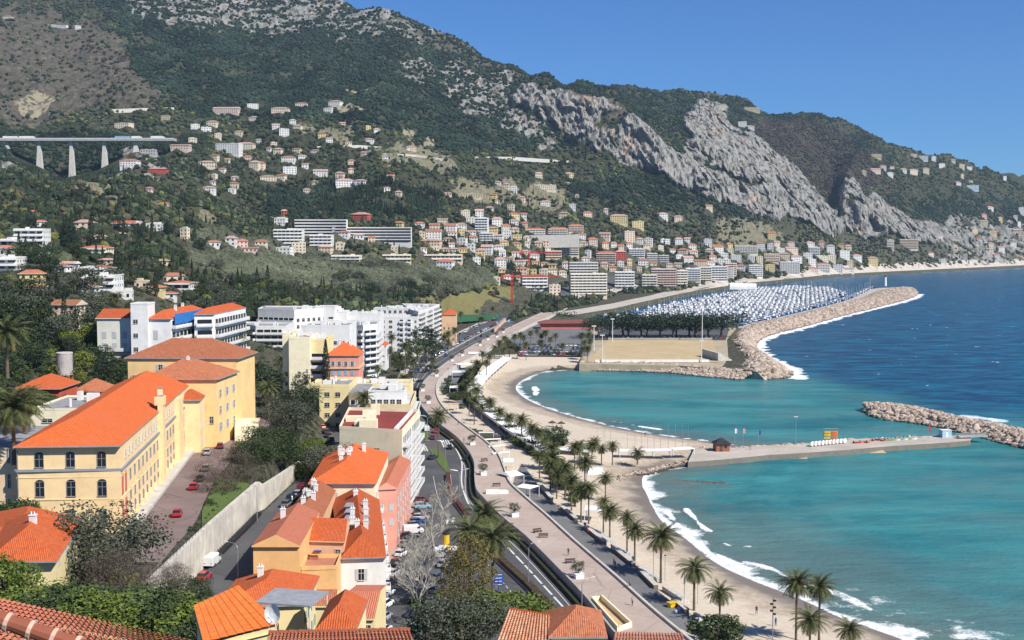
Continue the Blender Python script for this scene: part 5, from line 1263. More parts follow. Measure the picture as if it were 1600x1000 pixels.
# terrace furniture
for nm, lb, ct, px, py, fn in (('table', 'small blue-topped table on the open roof terrace', 'table', 497, 866, 0), ('screen', 'white slatted screen at the left of the open roof terrace', 'screen', 472, 862, 1), ('planter', 'terracotta planter box nearest the left rail of the roof terrace', 'planter', 478, 873, 2), ('planter', 'terracotta planter box right of the middle of the roof terrace', 'planter', 490, 874, 2), ('armchair', 'white armchair on the open roof terrace', 'chair', 511, 862, 3)):
 q = G(px, py, 16.6); m2 = MB()
 if fn == 0: 
  m2.box((0, 0, 0.72), (0.7, 0.45, 0.03), 0, 0); [m2.box((a, b, 0.35), (0.03, 0.03, 0.35), 0, 1) for a in (-.6, .6) for b in (-.38, .38)]; mm = [M_BLUE, M_DARK]
 elif fn == 1: [m2.box((-0.9 + k * 0.3, 0, 1.0), (0.12, 0.03, 1.0)) for k in range(7)]; mm = [M_WHITE, M_WHITE]
 elif fn == 2: m2.box((0, 0, 0.25), (0.8, 0.25, 0.25)); mm = [mat('terracotta', (0.42, 0.13, 0.07), 0.9)] * 2; [m2.box((-0.6 + k * 0.3, 0, 0.6), (0.1, 0.12, 0.12), k, 1) for k in range(5)]; mm = [mm[0], M_HEDGE]
 else: m2.box((0, 0, 0.4), (0.4, 0.4, 0.1)); m2.box((0, 0.36, 0.75), (0.4, 0.06, 0.35)); [m2.box((s * 0.38, 0, 0.55), (0.05, 0.4, 0.12)) for s in (-1, 1)]; [m2.box((a, b, 0.15), (0.03, 0.03, 0.15)) for a in (-.35, .35) for b in (-.35, .35)]; mm = [M_WHITE] * 2
 tag(m2.build(nm, mm, None, (q.x, q.y, 16.6)), lb, ct)
canopy((475, 838), (527, 843), 3.0, 0.5, 'grey flat shade roof behind the open roof terrace', 'shade roof', zt_=18.2, mt=M_GREYT)
# lower foreground houses
bld('lower orange-red hip-roofed house in front of the orange gable', 'house', [(-42.3, 176), (-30.6, 178), (-30.9, 192), (-42.8, 190)], 10, 19.2, M_LEMON, ('hip', 2.8, M_TILE, 0.6, 5), [(1, dict(k='shut', c=4, r=2, z=12.6, dz=3.4, w=0.9, h=1.6, col=M_SHG))], 'house', chim=1)
bld('little yellow house with tiled lean-to roof and green shutters', 'house', fq(487, 517, 172, 5), 9, zt(948, 172), M_LEMON, ('gable', 1.6, M_TILEO, 0.3, 0, 0), [(0, dict(k='shut', xs=[0.68], r=1, z=16.9, w=0.8, h=1.9, col=M_SHG))], 'house')
bld('low house with flat salmon tile roof in front of the white gable', 'house', fq(530, 580, 168, 16), 8, zt(968, 168), M_LEMON, ('gable', 1.5, M_TILEN, 0.3, 0, 0), [(0, dict(k='plain', c=3, r=1, z=zt(990, 168), w=0.8, h=1.2))], 'house')
# big striped orange roof
ea, eb, rb, ra = G(303, 947, 42), G(318, 1004, 42), G(436, 975, 43.3), G(373, 915, 43.3)
loc = Vector((ea.x, ea.y, 30)); t = thing('house', 'nearest house with deep-ribbed bright orange roof and a satellite dish', 'house', loc)
MB().prism([(p.x - loc.x + .25 * s_, p.y - loc.y) for p, s_ in ((ea, 1), (eb, 1), (rb, -1), (ra, -1))], -4, 11.0).build('wall', M_LEMON, t)
def corrug(mb, p0, p1, p2, p3, pitch, amp, mi=0):
 """real barrel tiles: p0-p1 eave, p3-p2 ridge"""
 ux = (p1 - p0); n = int(ux.length / pitch); k = n * 6
 up = (p1 - p0).cross(p3 - p0).normalized()
 if up.z < 0: up = -up
 A_, B_ = [], []
 for i in range(k + 1):
  f = i / k; h = abs(math.sin(math.pi * n * f)) * amp
  A_.append(p0.lerp(p1, f) + up * h); B_.append(p3.lerp(p2, f) + up * h)
 L = (p3 - p0).length; rows = max(2, int(L / 0.42))
 for r in range(rows):
  f0, f1 = r / rows, (r + 1) / rows
  for i in range(k):
   q = [A_[i].lerp(B_[i], f0) + up * 0.045, A_[i + 1].lerp(B_[i + 1], f0) + up * 0.045, A_[i + 1].lerp(B_[i + 1], f1), A_[i].lerp(B_[i], f1)]
   mb.face(q, mi, [(.05 * i, L * f0), (.05 * i + .05, L * f0), (.05 * i + .05, L * f1), (.05 * i, L * f1)])
M_TILEF = tile_mat('ribbed_orange_tiles', (0.70, 0.15, 0.03), (0.82, 0.25, 0.06), (0.30, 0.07, 0.02), 0.2, 0.3, 0.0)
mb = MB()
corrug(mb, ea - loc, eb - loc, rb - loc, ra - loc, 0.30, 0.10)
q = [ea - loc, eb - loc, rb - loc, ra - loc]; mb.face([(p.x, p.y, p.z - .6) for p in q[::-1]], 1)
mb.face([(q[1].x, q[1].y + .2, 11.7), (q[2].x, q[2].y + .2, 11.7), (q[2].x, q[2].y + .2, q[2].z - .05)], 1); mb.face([(q[2].x, q[2].y, 11.7), (q[3].x, q[3].y, 11.7), (q[3].x, q[3].y, q[3].z - .05), (q[2].x, q[2].y, q[2].z - .05)], 1)
mb.build('roof', [M_TILEF, M_LEMON], t)
q = P(427, 958, 90); m2 = MB(); n = 16
rim = [(0.62 * math.cos(2 * math.pi * k / n), -0.22, 0.78 * math.sin(2 * math.pi * k / n)) for k in range(n)]
mid_ = [(0.34 * math.cos(2 * math.pi * k / n), -0.06, 0.42 * math.sin(2 * math.pi * k / n)) for k in range(n)]
m2.mesh(rim + mid_ + [(0, 0, 0)], [(k, (k + 1) % n, n + (k + 1) % n, n + k) for k in range(n)] + [(n + k, n + (k + 1) % n, 2 * n) for k in range(n)])
m2.mesh([(x, y + 0.03, z) for x, y, z in rim + mid_ + [(0, 0, 0)]], [(n + k, n + (k + 1) % n, (k + 1) % n, k) for k in range(n)] + [(n + (k + 1) % n, n + k, 2 * n) for k in range(n)])
m2.tube([(0, 0.05, 0), (0, 0.4, -0.3), (0, 0.4, -2.2)], 0.04, 6); m2.tube([(0, -0.1, -0.7), (0, -0.8, -0.1)], 0.025, 5); m2.box((0, -0.82, -0.08), (0.07, 0.1, 0.07))
tag(m2.build('satellite_dish', M_WHITE, None, (q.x, q.y, q.z), R(-12)), 'white satellite dish at the edge of the ribbed orange roof', 'satellite dish')
canopy((398, 942), (485, 948), 6.5, 2.6, 'grey flat patio roof right of the ribbed orange roof', 'patio roof', zt_=24.0, mt=M_GREYT)
bld('small house with ribbed orange roof at the bottom beside the grey patio', 'house', fq(490, 550, 118, 9), 20, zt(985, 118), M_LEMON, ('hip', 1.9, M_TILE, 0.4, 2.5), [], 'house')
# row of roofs along the bottom edge
def near_roof(label, pts, mt, base_z, wm=M_LEMON, corr=None, cap=None):
 """pts: eave left, eave right, ridge right, ridge left as (px, py, distance)"""
 w_ = [P(*p) for p in pts]; o_ = Vector((w_[0].x, w_[0].y, base_z)); t = thing('house', label, 'house', o_)
 l = [p - o_ for p in w_]
 zmin = min(p.z for p in l)
 back = [(l[3].x, l[3].y + 5), (l[2].x, l[2].y + 5)]
 mb = MB()
 # walls under the slope
 vs = [l[0], l[1], l[2], l[3]]
 mb.prism([(l[0].x + .1, l[0].y + .3), (l[1].x - .1, l[1].y + .3), (l[2].x - .1, l[2].y - .1), (l[3].x + .1, l[3].y - .1)], -6, zmin - 0.1)
 for a, b in ((1, 2), (0, 3)):
  s = -0.1 if a == 1 else 0.1
  p, q = l[a], l[b]
  tri = [(p.x + s, p.y + .3, zmin - 0.1), (q.x + s, q.y - .1, zmin - 0.1), (q.x + s, q.y - .1, q.z - 0.08), (p.x + s, p.y + .3, p.z - 0.08)]
  mb.face(tri if a == 1 else tri[::-1])
 mb.face([(l[2].x - .1, l[2].y - .1, -6), (l[3].x + .1, l[3].y - .1, -6), (l[3].x + .1, l[3].y - .1, l[3].z - .08), (l[2].x - .1, l[2].y - .1, l[2].z - .08)])
 mb.build('wall', wm, t)
 mb = MB()
 corrug(mb, l[0], l[1], l[2], l[3], corr or 0.3, 0.09)
 ro = mb.build('roof', [mt, wm], t)
 if cap:
  m2 = MB(); n = 14
  for i in range(n):
   a_, b_ = l[3].lerp(l[2], i / n), l[3].lerp(l[2], (i + 1.05) / n)
   m2.tube([a_ + Vector((0, 0, .10)), b_ + Vector((0, 0, 0.06))], [0.17, 0.14], 8)
  m2.build('ridge_tile', M_TILEN if cap is True else cap, ro)
 return t
near_roof('house with red and white mottled tile roof and a bright orange verge, bottom centre', [(756, 1052, 126), (860, 1052, 126), (859, 962, 140), (795, 952, 140)], M_TILEM, 22, M_LEMON, 0.42, M_TILE)
near_roof('house with reddish ribbed tile roof at the bottom, left of the sand', [(950, 1040, 120), (1085, 1040, 120), (1066, 990, 128), (960, 988, 128)], tile_mat('brown_ribbed_tiles', (0.30, 0.09, 0.06), (0.62, 0.30, 0.2), (0.1, 0.04, 0.03), 0.5, 0.3, 0.02), 22, M_LEMON, 0.36)
bld('house with a low pyramid tile roof at the bottom beside the two carriageways', 'house', fq(862, 948, 134, 9), 20, zt(996, 134), M_LEMON, ('hip', 2.0, M_TILEO, 0.4, 4.4), [], 'house')
near_roof('wide house with flat coral tile roof at the very bottom of the hill', [(400, 1060, 78), (668, 1060, 78), (640, 985, 86), (420, 990, 86)], M_TILEN, 28, M_LEMON, 0.28, True)
# very near terracotta roof at lower left
t = near_roof('closest house with terracotta barrel-tile roof and rounded ridge tiles, lower left', [(-420, 1090, 27), (430, 1120, 27), (300, 1004, 38), (-60, 925, 38)], tile_mat('near_terracotta', (0.50, 0.15, 0.09), (0.62, 0.21, 0.13), (0.30, 0.08, 0.05), 0.2, 0.3, 0.0), 40, M_LEMON, 0.26, None)
m2 = MB()
for i in range(7):
 a_, b_ = P(-60 + i * 36, 948 + i * 12, 24.5), P(-60 + (i + 1.08) * 36, 948 + (i + 1.08) * 12, 24.5)
 m2.tube([a_, b_], [0.15, 0.19], 12); m2.tube([a_.lerp(b_, .86), a_.lerp(b_, 1.02)], [.194, .206], 12, 1)
o = m2.build('ridge_tiles', [M_TILEN, mat('mortar', (.62, .40, .30), .9)]); tag(o, 'row of big rounded ridge tiles along the closest terracotta roof', 'ridge tiles')
# yellow house lower left
foot = [(P(-40, 0, 152).x, 152), (P(63, 0, 152).x, 152), (P(98, 0, 170).x, 170), (P(-10, 0, 172).x, 172)]
bld('yellow house with two-part orange tile roof at the left edge', 'house', foot, 27, zt(876, 152), M_LEMON, ('hip', 3.0, M_TILE, 0.9, 6), [(1, dict(k='closed', c=3, r=1, z=31, w=1.1, h=1.5))], 'house', chim=1)
bld('upper orange-roofed part of the yellow house under the school windows', 'house', [(P(-60, 0, 176).x, 176), (P(92, 0, 176).x, 176), (P(100, 0, 190).x, 190), (P(-50, 0, 192).x, 192)], 24, zt(843, 178), M_LEMON, ('hip', 3.0, M_TILE, 0.9, 6), [], 'house')
# red house, low houses and water tank on the left slope
bld('dark red house with orange hipped roof above the palm', 'house', fq(22, 88, 330, 14), 30, zt(608, 330), M_REDW, ('hip', 3.0, M_TILE, 0.9, 5), [], 'house')
bld('flat-roofed cream outbuilding with skylight behind the school roof', 'building', fq(42, 130, 262, 22), 28, zt(641, 262), M_CREAM, None, [(0, dict(k='plain', xs=[0.3], r=1, z=zt(660, 262), w=2.2, h=0.8))], 'building', parapet=0.4, tanks=3)
bld('low house with dull red roof beside the stone water tank', 'house', fq(112, 160, 345, 10), 32, zt(612, 345), M_REDW, ('hip', 3.0, M_TILEO, 0.6, 5), [], 'house')
q = P(102, 610, 350); t = thing('water_tank', 'round pale stone water tank raised on short brick legs', 'water tank', (q.x, q.y, q.z))
MB().tube([(0, 0, 4.5), (0, 0, 10.6)], 2.2, 24, 0).build('tank', M_CONC, t); MB().tube([(0, 0, 10.6), (0, 0, 10.9)], 2.3, 24).build('lid', M_PALE, t)
MB().box((0, 0, 0), (2.4, 2.4, 2.6)).build('base', M_PALE, t)
for a in (-1, 1):
 for b in (-1, 1): MB().box((a * 1.5, b * 1.5, 3.5), (0.35, 0.35, 1.0)).build('leg', M_BRICK, t)
def rwall(label, pts, th=1.2, h=5, mt=None):
 w_ = [P(*p) for p in pts]
 o = wall(MB(), [(p.x, p.y) for p in w_], th, [p.z - h for p in w_], [p.z for p in w_]).build('retaining_wall', [mt or M_CONC]); tag(o, label, 'wall'); return o
rwall('high stone retaining wall on the left slope under the banana plants', [(12, 545, 400), (60, 535, 402), (122, 505, 404), (120, 500, 430)], 1.4, 11, M_PALE)
rwall('crumbling pale garden wall below the water tank', [(35, 648, 340), (85, 640, 338), (118, 640, 340)], 1, 6, M_PALE)
# ================================================================== HILLSIDE HOUSES, VIADUCT, CRANE, MARINA
HC = dict(w=('white', mat('h_white', (0.72, 0.71, 0.67), 0.9, 0.1, 0.2, rnd=0.06)), c=('cream', mat('h_cream', (0.68, 0.60, 0.45), 0.9, 0.1, 0.2, rnd=0.08)), p=('pink', mat('h_pink', (0.64, 0.50, 0.43), 0.9, 0.1, 0.2, rnd=0.1)),
          r=('red', mat('h_red', (0.48, 0.09, 0.06), 0.9, 0.1, 0.2, rnd=0.1)), s=('salmon', mat('h_salmon', (0.68, 0.55, 0.42), 0.9, 0.1, 0.2, rnd=0.1)), y=('yellow', mat('h_yellow', (0.66, 0.54, 0.28), 0.9, 0.1, 0.2, rnd=0.1)),
          g=('grey', mat('h_grey', (0.42, 0.40, 0.37), 0.9, 0.1, 0.2, rnd=0.1)), b=('pale blue', mat('h_blue', (0.42, 0.52, 0.60), 0.9, 0.1, 0.2)), t=('stone', mat('h_stone', (0.46, 0.38, 0.26), 0.95, 0.3, 0.2)))
M_HR = mat('h_orange_roof', (0.42, 0.16, 0.09), 0.9, 0.3, 0.5, rnd=0.22); M_HR2 = mat('h_rose_roof', (0.46, 0.29, 0.23), 0.9, 0.3, 0.5, rnd=0.2); M_HF = mat('h_flat_roof', (0.56, 0.54, 0.50), 0.9, 0.25, 0.4, rnd=0.12)
M_DIM = mat('dim_glazing', (0.09, 0.09, 0.095), 0.3, 0.6, 0.35)
RF = dict(o=('orange hipped roof', M_HR), q=('rose tiled roof', M_HR2), f=('flat roof', M_HF))
HOUSES = '''280 229 30 9 p q|231 238 25 10 g f|200 254 28 14 w o|245 266 30 9 r q|232 296 8 9 p o|326 295 18 10 w q|256 320 14 10 s o|52 332 10 8 s o|130 352 29 19 s q|192 354 38 20 w o|213 350 14 10 w q|184 367 18 9 s q|240 355 26 11 w f|45 370 50 26 w f A|12 380 26 12 w f A|8 392 22 18 w o|145 392 48 18 c o A|10 412 36 20 w f A|106 415 24 14 w q|94 420 20 9 w o|141 423 50 17 w o A|165 409 22 9 p q|154 441 56 22 w f A|150 436 24 10 w o|49 434 38 26 y o|269 434 36 16 s o|277 446 44 15 w o A|240 452 30 14 y o|262 462 26 10 w o|54 456 34 22 w o|100 484 44 32 s o|355 232 40 18 w f|382 228 28 14 c q|322 256 26 12 c q|387 247 14 10 p o|396 257 16 14 c q|333 381 24 12 w o|360 376 18 16 w q|378 380 20 14 p o|386 390 34 9 p o|287 365 12 18 c f|11 27 14 7 s q|92 42 28 4 w f|121 43 8 6 w f|352 172 44 12 p q|330 192 16 9 c q|305 198 14 8 w f|322 202 16 7 w f|190 196 26 8 c f|258 184 14 7 t f|395 166 18 8 w f|395 185 14 8 w q|437 171 28 9 s q|471 163 20 7 p q|522 161 20 11 w q|512 172 14 7 w f|431 197 12 9 w q|444 207 16 13 w f|450 248 22 11 w o|589 204 10 9 w q|640 231 22 8 s q|567 240 8 8 p q|453 266 22 12 w f|405 258 14 14 s o|419 278 26 10 c q|438 276 14 9 c o|500 270 22 13 w q|530 273 14 11 s q|539 285 30 14 w q|562 284 20 9 w q|622 302 10 9 s q|444 332 10 10 r q|561 339 30 16 r q|437 346 20 11 w f|450 371 50 28 w f A|501 377 38 22 w f A|407 381 20 15 s o|467 388 24 20 c f|442 392 26 11 w f|507 389 22 12 s q|540 404 50 10 c f A|620 404 50 13 c f A|677 367 26 20 w o|671 379 36 12 s q|703 356 20 15 w o|721 354 18 13 w q|707 366 16 10 w o|749 333 14 14 w q|777 346 18 15 w q|752 352 22 26 w f A|760 371 24 16 w f A|737 373 18 11 w o|692 404 66 13 c f A|694 412 28 15 w o|760 390 18 17 w q|750 395 16 15 y q|782 411 20 20 w q|785 396 12 10 w f|745 408 14 11 w f|791 366 16 14 w f|790 290 10 9 s q|735 306 40 7 t f|852 293 36 9 c f|842 273 12 10 c q|890 273 14 9 y q|815 310 10 9 s q|852 317 16 9 w q|967 342 30 16 y q|997 351 20 12 y f|1037 337 16 11 w q|1060 341 14 10 p q|832 362 44 13 c o A|872 361 34 13 c o A|900 356 26 13 p o A|944 368 18 11 p q|927 377 16 13 p o|910 369 12 10 w o|984 370 18 20 s f|885 390 44 18 c f A|865 400 28 18 s f A|947 402 34 20 p o A|970 398 18 16 r q|995 395 28 14 w f A|1019 402 18 14 g f A|1037 405 18 14 g f A|1005 410 18 14 w o|912 422 50 28 g f A|920 444 64 38 c f A|976 437 34 28 w f A|1015 439 26 22 c f A|1037 434 44 32 p f A|1066 434 18 26 c f A|1083 431 26 26 w f A|1101 428 24 24 c f A|1122 427 32 24 w f A|1140 426 14 22 w o A|1066 393 16 11 s o|1082 385 14 10 w o|1122 387 16 11 w o|1094 411 22 12 s o|1131 411 24 13 w f|836 441 44 26 w o A|867 453 20 16 s f|782 413 16 12 w q|807 397 16 10 w o|815 423 18 13 s o|1206 368 14 14 y o|1189 384 14 14 w o|1237 390 24 10 s q|1272 392 20 13 w f A|1262 400 16 10 w f|1298 389 14 15 w q|1181 423 24 20 w f A|1234 418 34 20 w f A|1287 418 22 16 w o A|1269 421 22 9 p o|1364 406 24 20 y q|1420 379 44 20 s f A|1391 380 17 20 c f A|1455 396 14 9 w o|1472 407 20 8 w f|1508 401 10 15 g f|1366 265 30 9 s q|1380 260 14 9 w o|1350 269 10 11 c f|1428 267 20 13 c q|1447 265 14 13 c q|1412 265 14 10 w q|1391 272 14 9 w f|1442 246 22 9 w f|1459 247 10 10 w f|1428 242 14 7 s q|1369 243 24 9 t f|1520 292 28 10 b f|1472 258 14 9 w f|1503 259 12 10 c f|1597 328 16 16 w f|1119 167 30 6 c f|1175 171 28 7 t f|1160 194 14 9 w f|1172 199 14 8 w q|1485 370 20 6 c f|1464 368 28 6 w q|1590 361 20 12 s q|1106 379 14 12 w f|1123 389 18 12 w o|1166 390 40 13 c f A|1206 403 28 14 s f A|1142 420 20 20 s f A|1150 404 18 12 w f|1245 404 20 12 w q|1320 398 18 14 w f|1340 402 16 10 w q'''
REG = [((0, 0, 300, 150), 'high on the dry left slope'), ((0, 150, 300, 212), 'just above the viaduct'), ((0, 212, 300, 345), 'below the viaduct'), ((300, 140, 600, 215), 'on the upper hillside right of the viaduct'), ((300, 215, 600, 312), 'on the terraced hillside right of the viaduct'),
       ((0, 345, 340, 405), 'among gardens below the viaduct hill'), ((0, 405, 340, 500), 'in the gardens above the yellow school'), ((300, 312, 660, 420), 'beside the long white terraced complex'), ((600, 140, 960, 330), 'on the slope below the left end of the cliff'),
       ((660, 330, 830, 420), 'between the white complex and the red crane'), ((600, 400, 830, 470), 'near the red crane'), ((830, 330, 1100, 384), 'on the hill above the marina town'), ((830, 384, 1070, 412), 'in the second tier above the marina'), ((830, 412, 1160, 470), 'on the marina front'),
       ((1070, 384, 1160, 412), 'above the far end of the marina'), ((1090, 150, 1200, 215), 'on top of the pale crag'), ((1160, 350, 1350, 410), 'under the grey cliff foot'), ((1160, 410, 1350, 440), 'on the far shore right of the marina'), ((1340, 230, 1480, 285), 'on the crest above the far cliff'), ((1340, 285, 1620, 345), 'on the far right headland'), ((1340, 345, 1620, 430), 'near the shore of the far right headland'), ((1480, 230, 1620, 285), 'on the ridge of the far right headland')]
def region(px, py):
 for (a, b, c, d), s in REG:
  if a <= px < c and b <= py < d: return s
 return 'scattered on the hillside'
hl = []
for s in HOUSES.split('|'):
 q = s.split(); hl.append([float(q[0]), float(q[1]), float(q[2]), float(q[3]), q[4], q[5], len(q) > 6])
rr = random.Random(5)
def far_enough(px, py, k=1.0):
 for h in hl:
  if abs(h[0] - px) < (h[2] / 2 + 8) * k and abs(h[1] - py) < (h[3] / 2 + 5) * k: return False
 return True
for (x0, y0, x1, y1, n) in ((655, 345, 830, 440, 40), (830, 375, 1090, 430, 38), (1090, 380, 1330, 425, 28), (1390, 245, 1600, 290, 10), (1520, 320, 1600, 400, 16), (300, 185, 620, 300, 34), (400, 350, 660, 415, 8), (690, 285, 900, 345, 12), (0, 345, 260, 470, 8), (880, 300, 1150, 350, 6)):
 k = 0; tries = 0
 while k < n and tries < 900:
  tries += 1
  px, py = rr.uniform(x0, x1), rr.uniform(y0, y1)
  if 300 < px < 770 and py > 392: continue
  if far_enough(px, py, 0.8):
   far_ = .95 if py > 330 else 0.75
   hl.append([px, py, rr.uniform(9, 19) * far_, rr.uniform(8, 13) * far_, rr.choice('wwwcccsyw'), rr.choice('oqqqff'), False]); k += 1
HP = []
def facade(mb, a, b, z0, z1, nc, nr, ratio_w, ratio_h, band):
 """wall grid with the window cells as their own darker faces"""
 xs = [0.0]; 
 for i in range(nc):
  c0 = (i + (1 - ratio_w) / 2) / nc; xs += [c0, c0 + ratio_w / nc]
 xs.append(1.0)
 zs = [0.0]
 for i in range(nr):
  c0 = (i + (1 - ratio_h) * 0.55) / nr; zs += [c0, c0 + ratio_h / nr]
 zs.append(1.0)
 n0 = len(mb.v); W = len(xs)
 for z in zs:
  for x in xs: mb.v.append((a[0] + (b[0] - a[0]) * x, a[1] + (b[1] - a[1]) * x, z0 + (z1 - z0) * z))
 for j in range(len(zs) - 1):
  for i in range(W - 1):
   mb.f.append((n0 + j * W + i, n0 + j * W + i + 1, n0 + (j + 1) * W + i + 1, n0 + (j + 1) * W + i))
   mb.m.append(1 if (i % 2 == 1 and j % 2 == 1) or (band and j % 2 == 1 and 0 < i < W - 2) else 0); mb.u.append(None)
built = []
for (px, py, w_, h_, c, rf, apt) in hl:
 p = hit(px, py + h_ / 2)
 if p is None or p.y < 420 and px > 330: continue
 Y = p.y; W = max(6, w_ * Y / F * (.9 if py > 325 else .95) * (.72 if px > 1340 else 1)); H = max(3.2, h_ * Y / F * (.92 if py > 325 else .9) * (.8 if px > 1340 else 1))
 if not apt: W = min(W, 42)
 D = min(W * 0.75, 15) if not apt else 14
 pitched = rf != 'f'
 rise = min(2.6, H * 0.25) if pitched else 0
 hw = H - rise * 0.8
 rot = rr.uniform(-0.28, 0.28) if not apt else rr.uniform(-0.1, 0.1)
 nm = 'apartment_block' if apt and (H > 11 or W > 40) else ('villa' if W > 17 else 'house')
 t = thing(nm, '', {'apartment_block': 'apartment block', 'villa': 'villa', 'house': 'house'}[nm], p, rot)
 f = [(-W / 2, 0), (W / 2, 0), (W / 2, D), (-W / 2, D)]
 mb = MB()
 nr_ = max(1, round(hw / 3.1)); nc_ = max(2, round(W / (3.4 if not apt else 4.2)))
 base_ = max(-4.5, min(ground(p.x + a, p.y + b) for a in (-W / 2, W / 2) for b in (0, D)) - p.z - 1)
 facade(mb, f[0], f[1], 0, hw, min(nc_, 16), nr_, 0.36 if not apt else 0.7, 0.45 if not apt else 0.5, False)
 facade(mb, f[1], f[2], 0, hw, max(1, round(D / 4)), nr_, 0.3, 0.42, False); facade(mb, f[3], f[0], 0, hw, max(1, round(D / 4)), nr_, 0.3, 0.42, False)
 mb.face([(f[2][0], f[2][1], 0), (f[3][0], f[3][1], 0), (f[3][0], f[3][1], hw), (f[2][0], f[2][1], hw)])
 mb.face([(*q, hw) for q in f], 2)
 mb.prism(f, base_, 0.0, 0, 0)
 mb.build('wall', [HC[c][1], M_DIM if apt else M_GLASS, M_HF], t)
 mb = MB()
 if pitched: hip_faces(mb, f, hw + 0.12, rise, D * 0.45 if rr.random() < 0.75 else 0, 0.7); mats_ = [RF[rf][1], HC[c][1]]
 else:
  ring = f + [f[0]]; wall(mb, ring, 0.3, hw + 0.003, hw + 0.7, 0)
  for k in range(rr.randint(1, 3)): mb.box((rr.uniform(-W * .3, W * .3), D * rr.uniform(.3, .7), hw + 0.8), (rr.uniform(.8, 2), rr.uniform(.8, 2), 0.8))
  mats_ = [HC[c][1], HC[c][1]]
 mb.build('roof' if pitched else 'parapet', mats_, t)
 if apt:
  for k in range(1, nr_ + 1):
   MB().box((0, -0.65, hw * k / nr_ - 0.35), (W / 2, 0.65, 0.42)).build('balcony', HC['w' if c in 'wcg' else c][1], t)
 HP.append((p.x, p.y, W, D, rot)); built.append((t, px, py, HC[c][0], RF[rf][0], nm, W))
# labels that single each house out: kind, region, order from the left among those alike
keyd = {}
for b in built:
 size = 'small ' if b[6] < 11 else ('wide ' if b[6] > 24 else '')
 k = (size + b[3] + ' ' + b[5].replace('_', ' ') + ' with ' + b[4], region(b[1], b[2])); keyd.setdefault(k, []).append(b)
for (d_, reg), lst in keyd.items():
 lst.sort(key=lambda b: b[1])
 for i, b in enumerate(lst):
  b[0]['label'] = '%s %s' % (d_.replace(' with', ',') if len(d_ + reg) > 60 else d_, reg) if len(lst) == 1 else '%s, %s from left %s' % (d_.replace(' with', ','), nth(i), reg)
  trim16(b[0])
  b[0]['group'] = 'houses ' + reg
# special ones
def complex_(label, px0, px1, pyt, pyb, rows, col, curve=0.0, name='apartment_block'):
 p = hit((px0 + px1) / 2, pyb); Y = p.y; W = (px1 - px0) * Y / F; H = (pyb - pyt) * Y / F
 t = thing(name, label, 'apartment block', p)
 n = 10
 f = [(-W / 2 + W * i / n, curve * math.sin(math.pi * i / n)) for i in range(n + 1)]
 MB().prism(f + [(x, y + 13) for x, y in f[::-1]], -8, H).build('wall', [HC[col][1]], t)
 fh = H / rows
 for k in range(rows):
  mb = MB(); fo = [(x, y - 1.4) for x, y in f]
  mb.prism(fo + [(x, y - 0.02) for x, y in f[::-1]], fh * k + fh * 0.62, fh * k + fh * 1.0); o = mb.build('balcony', HC['w'][1], t)
  mb = MB()
  for i in range(n):
   a, b = f[i], f[i + 1]; mb.face([(a[0], a[1] - 0.06, fh * k + 0.1), (b[0], b[1] - 0.06, fh * k + 0.1), (b[0], b[1] - 0.06, fh * k + fh * 0.62), (a[0], a[1] - 0.06, fh * k + fh * 0.62)])
  mb.build('glazing', [M_DIM], t)
 HP.append((p.x, p.y, W, 14, 0)); return t
complex_('upper wing of the long white terraced complex under the dark cypress hill', 461, 541, 343, 371, 6, 'w', 3)
complex_('lower wing of the long white terraced complex, curving right', 520, 642, 355, 378, 5, 'w', 5)
p = hit(857, 384); t = rwall('long pale buttressed retaining wall below the cream terrace houses', [(810, 368, p.y + 2), (905, 366, p.y + 2)], 1.5, 17, M_PALE)
for lb, pts in (('pale motorway embankment wall below the left end of the cliff', [(742, 248, 0), (800, 248, 0), (860, 252, 0), (888, 254, 0)]), ('thin pale road wall above the viaduct houses', [(175, 174, 0), (225, 172, 0), (272, 171, 0)]), ('long pale terrace wall in the middle of the far hillside', [(495, 232, 0), (560, 230, 0), (640, 236, 0)]),
    ('second pale terrace wall on the hillside below the yellow outcrops', [(600, 243, 0), (650, 245, 0), (700, 252, 0)]), ('short pale wall on the dry slope at upper left', [(75, 40, 0), (105, 43, 0)])):
 w_ = [hit(a, b) for a, b, _ in pts]
 if all(w_):
  o = wall(MB(), [(q.x, q.y) for q in w_], 2, [q.z - 3 for q in w_], [q.z + 3.2 for q in w_]).build('retaining_wall', [M_PALE]); tag(o, lb, 'wall')
# ---- viaduct
Yv = 1648
t = thing('viaduct', 'long motorway viaduct on tall pale tapering piers at the upper left', 'viaduct', P(100, 221, Yv))
def vp(px, py): q = P(px, py, Yv) - t.location; return q
zt0 = 0
xa, xb = vp(-120, 0).x, vp(268, 0).x
MB().box(((xa + xb) / 2, 6, 1.9), ((xb - xa) / 2, 7, 1.2)).build('deck', mat('viaduct_concrete', (0.34, 0.35, 0.36), 0.9, 0.15, 0.1), t)
for y in (-0.7, 12.7): MB().box(((xa + xb) / 2, y, 4.0), ((xb - xa) / 2, 0.25, 0.6)).build('parapet', M_PALE, t)
for px in (-45, 2, 53, 104, 156, 206):
 x = vp(px, 0).x; gx = t.location.x + x; g0 = ground(gx, Yv + 6) - t.location.z - 2
 if g0 > 0: continue
 m2 = MB(); w0, w1_ = 3.9, 1.6
 m2.mesh([(-w0, -3.5, g0), (w0, -3.5, g0), (w0, 3.5, g0), (-w0, 3.5, g0), (-w1_, -2.5, 0.4), (w1_, -2.5, 0.4), (w1_, 2.5, 0.4), (-w1_, 2.5, 0.4)], [(3, 2, 1, 0), (4, 5, 6, 7), (0, 1, 5, 4), (1, 2, 6, 5), (2, 3, 7, 6), (3, 0, 4, 7)])
 m2.build('pier', M_PALE, t, (x, 6, 0))
